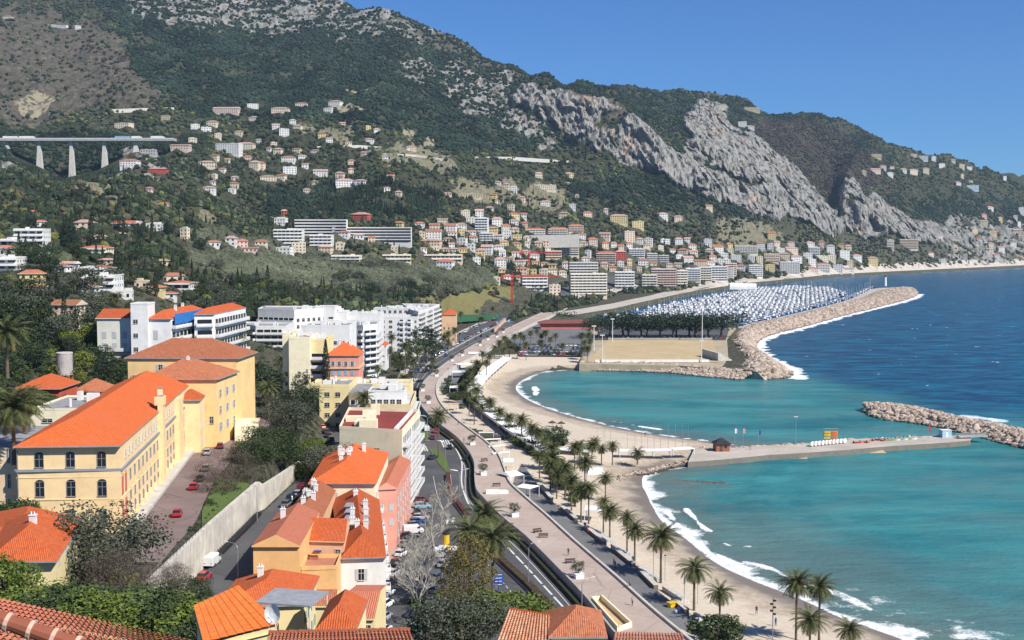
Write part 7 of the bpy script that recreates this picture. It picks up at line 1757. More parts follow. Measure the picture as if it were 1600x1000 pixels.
for s in BP.split('|'):
 a = [float(v) for v in s.split()]; palm_px(a[0], a[1], a[2], a[3], a[4])
B2 = '754 552|746 568|735 580|730 600|727 585|744 610|791 530|796 536|788 546|813 523|818 527|829 520|839 517|773 543|765 556|760 566|738 592|722 606|733 618|741 628|752 636|909 524|920 523|913 534|922 533|879 540|868 524|852 520|860 530|846 524|804 526|781 536|910 545|918 545|845 535|822 538|808 545'
for i, s in enumerate(B2.split('|')):
 a = [float(v) for v in s.split()]; palm_px(a[0], a[1], 5.5 + i % 4, 3.4, 2.6)
B3 = '685 651 13 4 3.4|700 522 11 4 2.9|711 516 11 4 2.8|694 528 10 4 2.6|720 490 12 4 2.8|752 499 11 4 2.8|799 492 11 4 2.6|788 528 9 4 2.4|612 526 12 5 3.2|633 541 13 5 3|646 566 10 4 2.8|630 592 10 4 2.8|625 560 10 5 2.8|700 535 9 4 2.6|641 552 9 4 2.6|655 548 8 4 2.4|400 575 12 14 3.6|441 562 11 14 3.2|366 526 10 28 3.8|419 607 16 14 3.4|484 617 11 14 3.6|568 622 7 18 2.8|770 843 15 4 3.9|757 805 15.5 4 3.7|734 832 14 4 3.6|20 640 9 33 5.2|40 630 8 33 3.6|10 522 9 42 5|380 548 8 22 3|745 486 9 5 2.4|770 482 9 5 2.2|808 478 9 5 2.2|822 472 9 5 2.2|836 470 9 5 2.2|430 585 8 14 2.6|676 562 7 4 2.2|610 548 8 5 2.5|590 575 7 5 2.5'
for s in B3.split('|'):
 a = [float(v) for v in s.split()]; palm_px(a[0], a[1], a[2], a[3], a[4])
for i, (px, py) in enumerate([(404, 444), (410, 441), (417, 440), (424, 444), (430, 450), (437, 446), (445, 458), (470, 452), (476, 462), (307, 432), (316, 437), (322, 430), (330, 440), (500, 466), (512, 458), (352, 455), (205, 436), (228, 440), (268, 428), (488, 470), (455, 470), (180, 470), (395, 452)]):
 q = hit(px, py + 9)
 if q: palm(q.x, q.y, q.z, 9 * q.y / F + 1, 3.2)
pr_ = [((0, 0, 345, 2000), 'on the left slope'), ((345, 0, 600, 2000), 'among the white and yellow blocks'), ((600, 0, 800, 640), 'along the avenue and promenade bend'), ((600, 640, 800, 2000), 'between the avenue carriageways'), ((800, 0, 2000, 560), 'around the car park'), ((800, 560, 935, 2000), 'behind the northern beach'), ((935, 560, 2000, 2000), 'on the near beach')]
gp = {}
for p_ in PALM:
 for (a, b, c, d), s in pr_:
  if a <= p_[1] < c and b <= p_[2] < d: gp.setdefault(s, []).append(p_); break
for s, l in gp.items():
 l.sort(key=lambda q: q[1])
 for i, q in enumerate(l): q[0]['label'] = 'feathery palm tree, %s from the left of those %s' % (nth(i), s); q[0]['group'] = 'palm trees ' + s
# ---- planting strips and garden trees at random, kept off houses and roads
r6 = random.Random(21)
BOXES = []
for o in bpy.data.objects:
 if o.parent is None and o.type == 'EMPTY' and o.get('category') in ('apartment block', 'building', 'apartment house', 'school', 'house', 'villa', 'penthouse', 'tower', 'annexe', 'clubhouse', 'stand') and o.location.y < 830:
  for ch in o.children:
   if ch.name.startswith('wall'):
    xs = [v.co.x for v in ch.data.vertices]; ys = [v.co.y for v in ch.data.vertices]
    BOXES.append((o.location.x + min(xs), o.location.x + max(xs), o.location.y + min(ys), o.location.y + max(ys)))
def free(x, y, m=1.5, front=9):
 for a, b, c, d in BOXES:
  if a - m < x < b + m and c - front < y < d + m: return False
 return not near_house(x, y, m)
SCAT = [('oak dark olive dark cypress', (0, 395, 150, 560), 34, 7, 12), ('oak dark olive cypress', (150, 395, 345, 475), 36, 6, 11), ('yellow banana oak dbush', (0, 480, 120, 545), 16, 3, 5), ('oak dark yellow', (0, 545, 80, 600), 9, 5, 8), ('oak dark dbush yellow', (90, 520, 205, 605), 24, 4, 8),
  ('dark oak olive cypress', (300, 440, 430, 505), 26, 7, 12), ('dark oak olive brown', (430, 442, 690, 478), 40, 7, 12), ('yellow oak', (350, 455, 660, 480), 10, 5, 8), ('dark oak dbush', (530, 555, 640, 600), 12, 3, 6), ('oak dark', (345, 500, 420, 540), 5, 6, 9), ('dark cypress', (0, 360, 330, 400), 26, 8, 13)]
for kinds, (x0, y0, x1, y1), n, h0, h1 in SCAT:
 ks_ = kinds.split(); k = t_ = 0
 while k < n and t_ < n * 12:
  t_ += 1
  q = hit(r6.uniform(x0, x1), r6.uniform(y0, y1))
  if q is None or q.y < 300: continue
  kd = r6.choice(ks_)
  if not free(q.x, q.y, 1.0, 7 if q.y > 500 else 5): continue
  tree(kd, q.x, q.y, q.z - .3, r6.uniform(h0, h1) * (1.25 if kd == 'cypress' else (0.5 if 'bush' in kd or kd == 'banana' else 1)), wide=r6.uniform(.95, 1.3)); k += 1
# planted strip between the promenade and the beach club; bushes by the path
strip = smooth(gl([(738, 610), (760, 645), (800, 680), (840, 712), (870, 740), (890, 762), (905, 785)], 3.2), 4)
for i, (x, y) in enumerate(resamp(strip, 34)):
 tree('dbush' if i % 3 else 'bush', x + r6.uniform(-1.5, 1.5), y + r6.uniform(-1, 1), 2.9, r6.uniform(2, 3.6), wide=1.2)
for i, (px, py) in enumerate([(700, 600), (706, 612), (694, 618), (712, 625), (722, 640), (800, 545), (830, 552), (850, 556), (868, 556), (890, 557), (905, 558), (1118, 1000), (1135, 992), (850, 690), (864, 690), (870, 697), (660, 570), (672, 578)]):
 q = G(px, py, 3); tree('dbush' if i % 2 else 'oak', q.x, q.y, 2.8, r6.uniform(2.5, 4.2), wide=1.4)
tree('oak', *G(869, 700, 3), 7, label='round dark tree on the beach club terrace', wide=1.3)
treg = [((0, 0, 345, 400), 'below the viaduct houses'), ((0, 400, 125, 470), 'left of the yellow hillside villa'), ((125, 400, 345, 480), 'above the white stair tower'), ((0, 470, 125, 700), 'on the banana terrace at left'), ((125, 480, 345, 700), 'beside the water tank'), ((345, 0, 445, 520), 'above the white quarter, left side'), ((445, 0, 700, 500), 'behind the white quarter'), ((345, 500, 700, 700), 'between the white blocks'), ((700, 0, 935, 575), 'by the car park palms'), ((700, 575, 935, 830), 'in the planted strip behind the beach'), ((900, 830, 1300, 1200), 'at the near end of the beach path')]
gt = {}
for q in TREES:
 for (a, b, c, d), s in treg:
  if a <= q[2] < c and b <= q[3] < d: gt.setdefault((q[1], s), []).append(q); break
 else: gt.setdefault((q[1], 'in the middle distance'), []).append(q)
for (kd, s), l in gt.items():
 l.sort(key=lambda q: q[2])
 for i, q in enumerate(l): q[0]['label'] = TD[kd] + (', %s from the left of its kind %s' % (nth(i), s) if len(l) > 1 else ' ' + s); q[0]['group'] = TD[kd] + 's ' + s
for o in [q[0] for q in TREES]:
 trim16(o)
# ---- woodland: tens of thousands of crowns over the hills, one mass
def wood_mat():
 m, nd, lk, b = new_mat('woodland')
 geo = nd.new('ShaderNodeNewGeometry'); a = nd.new('ShaderNodeAttribute'); a.attribute_name = 'tint'
 n1 = noise(nd, lk, geo.outputs['Position'], 0.9, 4, 0.7)
 c = mixc(nd, lk, ramp(nd, lk, n1, [(0.32, 0.0), (0.66, 1.0)]), (0.45, 0.45, 0.45), (1.45, 1.45, 1.45))
 lk.new(mixc(nd, lk, 1.0, a.outputs['Color'], c, 'MULTIPLY'), b.inputs['Base Color'])
 b.inputs['Roughness'].default_value = 0.9; b.inputs['Specular IOR Level'].default_value = 0.1
 bp = nd.new('ShaderNodeBump'); bp.inputs['Distance'].default_value = 1.2; lk.new(n1, bp.inputs['Height']); lk.new(bp.outputs[0], b.inputs['Normal'])
 return m
def ico1():
 V_ = [tuple(v) for v in (np.array([(-1, 1.618, 0), (1, 1.618, 0), (-1, -1.618, 0), (1, -1.618, 0), (0, -1, 1.618), (0, 1, 1.618), (0, -1, -1.618), (0, 1, -1.618), (1.618, 0, -1), (1.618, 0, 1), (-1.618, 0, -1), (-1.618, 0, 1)]) / 1.902)]
 Fc = []; mp = {}
 def mid(a, b):
  k = (min(a, b), max(a, b))
  if k not in mp: p = (np.array(V_[a]) + np.array(V_[b])); V_.append(tuple(p / np.linalg.norm(p))); mp[k] = len(V_) - 1
  return mp[k]
 for a, b, c in ICOF: ab, bc, ca = mid(a, b), mid(b, c), mid(c, a); Fc += [(a, ab, ca), (b, bc, ab), (c, ca, bc), (ab, bc, ca)]
 return np.array(V_), np.array(Fc)
IV, IF = ico1()
keepv = IV[:, 2] > -0.6
NT = 620000
g = np.random.default_rng(3)
ji = g.integers(0, NS - 1, NT)
ysel = g.uniform(0, 1, NT); yy = (ysel * (3450 ** 1.35 - 560 ** 1.35) + 560 ** 1.35) ** (1 / 1.35)
jj = np.clip(np.searchsorted(YS, yy) - 1, 0, NY - 2)
dens = np.full(Z.shape, 0.34)
dens = np.where((PYG > 330), 0.42, dens)
dens = np.maximum(dens, zf * 0.80); dens = np.maximum(dens, zbw * 0.8)
dens = dens * (1 - 0.82 * zd * (1 - zf * 0.6)) * (1 - 0.93 * zc) * (1 - 0.85 * rock * (1 - zc)) * (1 - 0.7 * ztr) * (1 - 0.92 * zh) * (1 - 0.95 * zy)
dens = np.maximum(dens, zol * 1.3)
clump = sst(-0.55, 0.35, fbm(GX / 60, GY / 60, 3, 301)); dens = dens * (0.45 + 0.75 * clump)
nf = sst(560, 760, GY); dens = dens * nf * (Z > 5.5)
town_z = (PXG > 820) * (PYG > 405) * (PXG < 1180); dens = dens * (1 - 0.15 * town_z)
sel = (g.uniform(0, 1, NT) < dens[jj, ji] * 0.60) & (SD[jj, ji] > 18)
ji, jj, yy = ji[sel], jj[sel], yy[sel]
fx = g.uniform(0, 1, len(ji)); fy = (yy - YS[jj]) / (YS[jj + 1] - YS[jj])
xs = (SS[ji] + (SS[ji + 1] - SS[ji]) * fx) * yy
zz = (TZ[jj, ji] * (1 - fx) + TZ[jj, ji + 1] * fx) * (1 - fy) + (TZ[jj + 1, ji] * (1 - fx) + TZ[jj + 1, ji + 1] * fx) * fy
ok = np.ones(len(xs), bool)
for hx, hy, W, D, r_ in HP: ok &= ~((np.abs(xs - hx) < W / 2 + np.where(yy > 2400, .5, 2)) & (yy - hy > np.where(yy > 2400, -7, -13)) & (yy - hy < D + 3))
for a, b, c, d in BOXES: ok &= ~((xs > a - 3) & (xs < b + 3) & (yy > c - 14) & (yy < d + 3))
dshore = pdist(xs, yy, rl + shore_road); ok &= dshore > 15
ok &= ~((proj(xs, yy, zz)[0] > 690) & (proj(xs, yy, zz)[0] < 800) & (proj(xs, yy, zz)[1] > 470))
vmask = (np.abs(yy - Yv - 6) < 14) & (proj(xs, yy, zz)[0] < 270); ok &= ~vmask
xs, yy, zz, ji, jj = [a[ok] for a in (xs, yy, zz, ji, jj)]
n = len(xs); print('woodland trees', n)
zo, zb_, zff = zol[jj, ji], zbw[jj, ji], zf[jj, ji]
u = g.uniform(0, 1, n)
cyp = (u > 0.90) & (zo < .5) & (PYG[jj, ji] > 270); cyp |= (PXG[jj, ji] > 500) & (PXG[jj, ji] < 690) & (PYG[jj, ji] > 295) & (PYG[jj, ji] < 345) & (u > .35)
size = np.where(zo > .5, 3.1, np.where(zc[jj, ji] > .5, 1.7, g.uniform(1.7, 4.0, n))) * np.where(zb_ > .5, .9, 1) * np.where(yy > 2000, 1.12, 1)
tint = np.array([(0.034, 0.050, 0.026)] * n) * g.uniform(.6, 1.6, (n, 1))
tint[:, 0] *= g.uniform(.85, 1.35, n)
tint[u < 0.12] = np.array([0.10, 0.11, 0.06]) * g.uniform(.8, 1.2, ((u < .12).sum(), 1))
tint[(u > .12) & (u < .17)] = (0.13, 0.14, 0.035)
tint[(u > .17) & (u < .23)] = (0.10, 0.08, 0.055)
tint[zff > .5] = np.array([0.022, 0.036, 0.022]) * g.uniform(.75, 1.5, ((zff > .5).sum(), 1))
tint[zo > .5] = np.array([0.105, 0.115, 0.072]) * g.uniform(.8, 1.2, ((zo > .5).sum(), 1))
tint[zb_ > .5] = np.array([0.062, 0.048, 0.040]) * g.uniform(.7, 1.4, ((zb_ > .5).sum(), 1))
tint[cyp] = np.array([0.024, 0.036, 0.020]) * g.uniform(.8, 1.3, (cyp.sum(), 1))
tint *= (1 + 0.55 * fbm(xs / 70, yy / 90, 4, 401) + 0.25 * fbm(xs / 17, yy / 20, 2, 402)).clip(.45, 1.9)[:, None]
sx = np.where(cyp, 1.5, size); sz = np.where(cyp, g.uniform(4.5, 7.5, n), size * g.uniform(.7, 1.05, n))
jit = g.uniform(.72, 1.22, (n, len(IV), 1))
ang_ = g.uniform(0, 6.28, n); ca, sa = np.cos(ang_)[:, None], np.sin(ang_)[:, None]
v = IV[None] * jit
vx = v[..., 0] * ca - v[..., 1] * sa; vy = v[..., 0] * sa + v[..., 1] * ca; vz = v[..., 2]
tap = np.where(cyp[:, None], np.clip(1.05 - 0.75 * (vz * .5 + .5), .12, 1), 1)
def stack_(ix, nv, faces):
 return (VV.reshape(n, -1, 3)[ix][:, :nv].reshape(-1, 3), (faces[None] + (np.arange(len(ix)) * nv)[:, None, None]).reshape(-1, 3), np.concatenate([np.repeat(tint[ix], nv, 0), np.ones((len(ix) * nv, 1))], 1))
VV = np.stack([vx * sx[:, None] * tap + xs[:, None], vy * sx[:, None] * tap + yy[:, None], vz * sz[:, None] + (zz + sz * .62)[:, None]], -1).reshape(-1, 3)
WM = wood_mat()
for ix, nv, fc in ((np.where(yy < 1450)[0], len(IV), IF), (np.where(yy >= 1450)[0], 12, ICOF)):
 a_, b_, c_ = stack_(ix, nv, fc); tag(link('woodland', np_mesh('woodland', a_, b_, {'tint': c_}, [WM], False)), kind='stuff')
# undergrowth mass on the near garden slopes
def scrub(name, polys_px, n, z_off, size, mt, seed, y0=60):
 r = np.random.default_rng(seed); pts = []
 tries = 0
 while len(pts) < n and tries < n * 8:
  tries += 1
  pl = polys_px[tries % len(polys_px)]; x0, y0_, x1, y1_ = pl
  q = hit(r.uniform(x0, x1), r.uniform(y0_, y1_), 60)
  if q is None or not free(q.x, q.y, 0.3, 0.5): continue
  if inpoly(np.array([[q.x]]), np.array([[q.y]]), ter_poly)[0, 0] or inpoly(np.array([[q.x]]), np.array([[q.y]]), st_poly)[0, 0] or q.x > -57 and q.y < 300: continue
  pts.append((q.x, q.y, q.z, size * r.uniform(.5, 1.4)))
 cv, cf = leaf_cloud(seed, 10, 16, 1.0, .6, .16, -.2)
 vs = np.concatenate([cv * s + (x, y, z) for x, y, z, s in pts]); fs = np.concatenate([cf + i * len(cv) for i in range(len(pts))])
 tag(link(name, np_mesh(name, vs, fs, None, [mt])), kind='stuff')
ter_poly = ter_L + ter_R[::-1]; st_poly = street_L + street_R[::-1]
scrub('undergrowth', [(90, 900, 330, 1000), (300, 690, 470, 830), (400, 600, 500, 760)], 330, 0, .9, L_OAK, 5)
scrub('undergrowth', [(100, 900, 330, 1000)], 120, 0, .9, L_YEL, 8)
scrub('undergrowth', [(0, 380, 345, 700), (0, 480, 210, 660), (345, 440, 690, 600)], 1500, 0, 1.7, L_OAK, 6)
scrub('undergrowth', [(0, 380, 345, 640), (0, 500, 200, 560), (345, 440, 690, 520)], 500, 0, 1.5, L_YEL, 7)
# ================================================================== CARS, PEOPLE, STREET FURNITURE, BOATS ON THE PIER
M_TYRE = mat('tyre', (0.02, 0.02, 0.02), 0.9, 0.2, 3); M_LAMPG = mat('lamp_glass', (0.7, 0.7, 0.68), 0.2, 0.05, 2); M_TAIL = mat('tail_lamp', (0.35, 0.01, 0.01), 0.3, 0.1, 2)
CP = {k: mat('car_' + k, c, 0.28, 0.08, 0.5, spec=0.6, coat=0.6) for k, c in dict(white=(0.75, 0.75, 0.75), black=(0.012, 0.012, 0.014), grey=(0.16, 0.165, 0.17), silver=(0.42, 0.43, 0.45), red=(0.45, 0.012, 0.015), blue=(0.03, 0.09, 0.28), dark=(0.03, 0.035, 0.05), paleblue=(0.25, 0.42, 0.55), maroon=(0.16, 0.015, 0.025)).items()}
CN = dict(paleblue='pale blue', dark='dark blue', maroon='dark red')
def loft(secs, mi=0):
 """secs: (x, half width, z bottom, z top) stations of a rounded box"""
 mb = MB(); R_ = []
 for x, w_, z0, z1 in secs:
  c = min(w_, (z1 - z0)) * 0.28
  R_.append([(x, -w_, z0), (x, -w_, z1 - c), (x, -w_ + c, z1), (x, w_ - c, z1), (x, w_, z1 - c), (x, w_, z0)])
 for i in range(len(R_) - 1):
  for j in range(5): mb.face([R_[i][j], R_[i][j + 1], R_[i + 1][j + 1], R_[i + 1][j]][::-1], mi)
 mb.face(R_[0]); mb.face(R_[-1][::-1]); return mb
_cm = {}
def car_parts(kind, col):
 if (kind, col) in _cm: return _cm[(kind, col)]
 S_ = dict(hatch=([(-1.95, .78, .35, .75), (-1.85, .84, .25, .95), (0.9, .86, .22, .93), (1.7, .82, .25, .80), (1.98, .7, .33, .62)], [(-1.85, .70, .9, 1.0), (-1.55, .68, .9, 1.42), (0.1, .68, .9, 1.47), (0.95, .70, .85, .95)]),
              saloon=([(-2.2, .76, .38, .8), (-2.05, .85, .25, .95), (0.9, .88, .22, .93), (1.95, .84, .25, .78), (2.2, .7, .33, .6)], [(-1.75, .70, .9, .98), (-1.05, .68, .9, 1.38), (0.15, .68, .9, 1.42), (1.05, .72, .85, .93)]),
              suv=([(-2.1, .82, .45, .95), (-2.0, .9, .3, 1.08), (0.95, .92, .28, 1.06), (1.85, .88, .3, .95), (2.15, .76, .4, .75)], [(-2.0, .76, 1.02, 1.15), (-1.75, .74, 1.0, 1.66), (0.1, .74, 1.0, 1.70), (0.98, .77, .98, 1.08)]),
              van=([(-2.4, .86, .35, 1.9), (-2.3, .92, .3, 2.05), (1.1, .92, .3, 2.05), (1.7, .9, .3, 1.35), (2.35, .82, .35, 1.0)], [(1.0, .80, 1.2, 2.0), (1.15, .8, 1.2, 1.93), (1.75, .76, 1.2, 1.38), (1.8, .74, 1.2, 1.3)]))[kind]
 body = loft(S_[0]); rf = S_[1]
 if kind != 'van': body.mesh(*[(lambda m2: (m2.v, m2.f))(loft([(rf[1][0] + .06, rf[1][1] - .07, rf[1][3] - .05, rf[1][3] + .035), (rf[2][0] - .03, rf[2][1] - .07, rf[2][3] - .05, rf[2][3] + .035)]))][0])
 gl_ = loft(rf) if kind != 'van' else MB().mesh([(1.12, -.78, 1.95), (1.12, .78, 1.95), (1.72, .76, 1.37), (1.72, -.76, 1.37)], [(0, 3, 2, 1)])
 if kind == 'van': gl_ = MB().face([(1.13, -.80, 2.0), (1.73, -.80, 1.40), (1.73, .80, 1.40), (1.13, .80, 2.0)]); [gl_.box((1.15, s * .93, 1.5), (.35, .01, .22)) for s in (-1, 1)]
 wh = MB().tube([(0, -.11, 0), (0, .11, 0)], .32, 10)
 L = S_[0][-1][0]; B_ = S_[0][0][0]
 r = (body.data('body', CP[col]), gl_.data('windows', M_GLASS), wh.data('wheel', M_TYRE), MB().box((0, 0, 0), (.05, .16, .07)).data('headlight', M_LAMPG), MB().box((0, 0, 0), (.04, .12, .08)).data('tail_light', M_TAIL), L, B_, S_[0][2][1])
 _cm[(kind, col)] = r; return r
CARS = []
def car(px, py, col, ang, kind='hatch', z=4.03, label=None, grp=None, world=None):
 p = Vector((world[0], world[1], z)) if world else G(px, py, z); r = car_parts(kind, col)
 t = thing('van' if kind == 'van' else 'parked_car', label or '', 'van' if kind == 'van' else 'car', p, ang, grp)
 link('body', r[0], t); link('windows', r[1], t)
 if p.y < 620:
  for sx_ in (-1, 1):
   for sy in (-1, 1): link('wheel', r[2], t, (sx_ * 1.25, sy * (r[7] - .09), .32))
  for sy in (-1, 1):
   link('headlight', r[3], t, (r[5] - .06, sy * .55, .58)); link('tail_light', r[4], t, (r[6] + .03, sy * .62, .78))
 if not label: CARS.append((t, CN.get(col, col), kind, grp, p.y))
 return t
r7 = random.Random(77); DA = R(95)
MIXC = ['white', 'white', 'grey', 'silver', 'black', 'dark', 'black', 'grey', 'silver', 'red', 'blue', 'white', 'paleblue']
g1 = 'cars parked side by side on the sea road below the old houses'
for px, py, c, k in ((659, 784, 'maroon', 'hatch'), (660, 794, 'paleblue', 'suv'), (659, 803, 'dark', 'saloon'), (657, 811, 'silver', 'hatch'), (652, 818, 'blue', 'hatch'), (649, 825, 'grey', 'suv'), (646, 833, 'white', 'van'), (640, 842, 'black', 'suv'), (634, 853, 'grey', 'hatch'), (627, 868, 'white', 'hatch'), (621, 883, 'black', 'suv'), (615, 899, 'white', 'hatch'), (610, 913, 'black', 'suv'), (606, 930, 'white', 'hatch'), (603, 948, 'white', 'suv'), (601, 968, 'silver', 'hatch'), (600, 988, 'white', 'hatch')):
 car(px, py, c, R(12 if py < 845 else 70), k, grp=g1)
for px, py, c, k in ((643, 938, 'black', 'suv'), (644, 962, 'blue', 'hatch'), (648, 984, 'paleblue', 'hatch'), (690, 868, 'white', 'van'), (684, 905, 'white', 'hatch'), (678, 925, 'grey', 'hatch'), (693, 885, 'silver', 'suv'), (672, 952, 'white', 'suv')): car(px, py, c, R(80), k, grp='cars parked under the bare plane trees')
for px, py, c, a, k, lb in ((729, 719, 'black', 255, 'hatch', 'black hatchback driving down the right carriageway toward the median hedge'), (676, 717, 'dark', 60, 'saloon', 'dark saloon driving beside the grass island'), (656, 719, 'dark', 92, 'suv', 'dark blue car at the kerb in front of a dark red one'), (658, 733, 'maroon', 92, 'suv', 'dark red car at the kerb below the crosswalk'), (680, 676, 'red', 100, 'hatch', 'red hatchback beyond the grass island near the crosswalk'), (675, 686, 'maroon', 100, 'saloon', 'dark red saloon just below the red hatchback at the crosswalk'), (666, 673, 'white', 100, 'van', 'white van on the narrow green verge'), (702, 701, 'black', 100, 'saloon', 'black car on the right-hand crosswalk'), (656, 634, 'white', 100, 'hatch', 'white car on the inside of the promenade bend'), (649, 611, 'black', 60, 'suv', 'black car at the sharpest part of the avenue bend'), (658, 597, 'dark', 40, 'hatch', 'dark blue hatchback just past the upper crosswalk'), (644, 600, 'silver', 60, 'hatch', 'silver car waiting at the upper crosswalk'),
 (650, 692, 'grey', 95, 'hatch', 'grey hatchback on the left-hand crosswalk')): car(px, py, c, R(a), k, label=lb)
# rows along the avenue
def row_cars(line, n, off_, grp, p=0.9, jit=0.0, z=4.03, kinds=('hatch', 'saloon', 'suv', 'hatch', 'van')):
 pts = resamp(offset(line, off_), n)
 for i in range(n - 1):
  if r7.random() > p: continue
  (x, y), (x2, y2) = pts[i], pts[i + 1]
  car(0, 0, r7.choice(MIXC), math.atan2(y2 - y, x2 - x) + (math.pi if r7.random() < .3 else 0), r7.choice(kinds), z, None, grp, (x + r7.uniform(-jit, jit), y + r7.uniform(-jit, jit)))
row_cars(sw, 62, -1.6, 'cars parked along the sidewalk of the avenue'); row_cars(sp, 52, 2.3, 'cars parked on the left of the avenue median strip'); row_cars(sp, 30, -4.2, 'cars driving along the far avenue', .5)
row_cars(smooth(gl([(880, 468), (940, 457), (1000, 450), (1060, 443)], 4), 3), 34, 0, 'cars along the marina shore road', .85)
row_cars(smooth(gl([(640, 640), (645, 650), (648, 690)], 4), 3), 7, -3.5, 'cars queueing below the avenue bend', .6)
# car park
for j, yy_ in enumerate((541, 546, 551, 555)):
 A = G(812 + j, yy_, 4); Bx = G(912, yy_, 4).x; n_ = int((Bx - A.x) / 2.7)
 for i in range(n_):
  if r7.random() < .85: car(0, 0, r7.choice(MIXC), R(90) + (math.pi if i % 2 else 0), r7.choice(('hatch', 'saloon', 'suv')), 4.05, None, 'cars in the %s row of the beach car park' % ['nearest', 'second', 'third', 'farthest'][3 - j], (A.x + i * 2.7, A.y + r7.uniform(-.5, .5)))
for i in range(26):
 q = G(945 + i * 7.2, 529, 3.8); car(0, 0, r7.choice(MIXC), R(90), r7.choice(('hatch', 'suv')), 3.8, None, 'cars parked under the stone pines', (q.x, q.y))
# school terrace and street
for px, py, c, a, k, lb in ((277, 806, 'red', 100, 'hatch', 'bright red hatchback parked alone at the near end of the school terrace'), (303, 764, 'red', 96, 'hatch', 'red hatchback parked in front of the black one on the school terrace'), (313, 751, 'black', 98, 'saloon', 'black saloon parked behind the second red hatchback'), (322, 735, 'grey', 98, 'hatch', 'grey hatchback fourth from the near end of the school terrace'), (324, 710, 'silver', 98, 'hatch', 'silver car close to the school wall near the forecourt'), (344, 700, 'maroon', 100, 'hatch', 'dark red car beside the twiggy trees of the school forecourt'), (371, 677, 'black', 95, 'suv', 'black off-roader alone on the school forecourt')): car(px, py, c, R(a), k, 20.08, lb)
for px, py, c, a, k, lb in ((319, 905, 'red', 85, 'hatch', 'red hatchback parked nearest below the retaining wall'), (332, 882, 'white', 84, 'van', 'white delivery van parked under the retaining wall'), (448, 791, 'grey', 82, 'hatch', 'grey car in the row beside the mottled roofs'), (456, 783, 'dark', 82, 'suv', 'dark car behind the grey one beside the mottled roofs'), (466, 775, 'silver', 82, 'hatch', 'silver car near the dark red van on the street'), (474, 768, 'maroon', 82, 'van', 'dark red van parked beside the orange-roofed house'), (484, 752, 'black', 82, 'hatch', 'black car at the corner of the orange-roofed house'), (498, 664, 'paleblue', 110, 'hatch', 'pale blue car farthest up the curving street'), (504, 670, 'red', 112, 'hatch', 'red car between parked dark cars on the curving street'), (509, 677, 'dark', 110, 'saloon', 'dark car just below the red one on the curving street'), (513, 683, 'black', 108, 'saloon', 'black saloon on the bend of the curving street'), (517, 690, 'black', 105, 'suv', 'black off-roader nearest the olive on the curving street')): car(px, py, c, R(a), k, 14.05, lb)
for px, py, c, zz_ in ((395, 597, 'black', 22), (395, 606, 'red', 22), (407, 633, 'dark', 20.5), (409, 640, 'black', 20.5)): 
 q = P(px, py, 360 if zz_ < 21 else 400); car(0, 0, c, R(95), 'suv', max(ground(q.x, q.y), 0) + .1, None, 'dark cars on the lane behind the tall yellow block', (q.x, q.y))
gc = {}
for t, c, k, grp, y in CARS: gc.setdefault((grp, c, k), []).append((y, t))
for (grp, c, k), l in gc.items():
 l.sort(key=lambda q: q[0]); kn = dict(hatch='hatchback', saloon='saloon', suv='off-roader', van='van')[k]
 wh_ = grp.replace('cars ', '').replace('dark ', '')
 for i, (y, t) in enumerate(l):
  t['label'] = '%s %s %s' % (c, kn, wh_) + ('' if len(l) == 1 else ', %s nearest of its kind' % nth(i))
  trim16(t)
# motorbikes along the wall
def bike_proto():
 t = thing('motorbike', 'dark motorbike at the near end of the row under the retaining wall', 'motorbike'); 
 for x in (-.6, .65): MB().tube([(x, -.06, .3), (x, .06, .3)], .3, 10).build('wheel', M_TYRE, t)
 loft([(-.5, .12, .35, .72), (0, .17, .3, .8), (.35, .15, .45, .85)]).build('body', M_DARK, t); MB().box((-.32, 0, .82), (.36, .14, .05)).build('seat', M_TYRE, t)
 m2 = MB().tube([(.62, 0, .3), (.42, 0, 1.0)], .035, 5); m2.tube([(.40, -.32, 1.02), (.40, .32, 1.02)], .025, 5); m2.build('fork', M_STEEL, t); return t
bk = bike_proto(); ln = resamp(gl([(344, 866), (368, 842), (392, 818), (402, 806)], 14.05), 22)
for i, (x, y) in enumerate(ln):
 o = bk if i == 0 else copy_tree(bk); o.location = (x, y, 14.04); o.rotation_euler = (0, 0, R(200) + r7.uniform(-.1, .1)); o['group'] = 'motorbikes parked under the retaining wall'
 o['label'] = 'dark motorbike parked under the retaining wall, %s from the near end of the row' % nth(i)
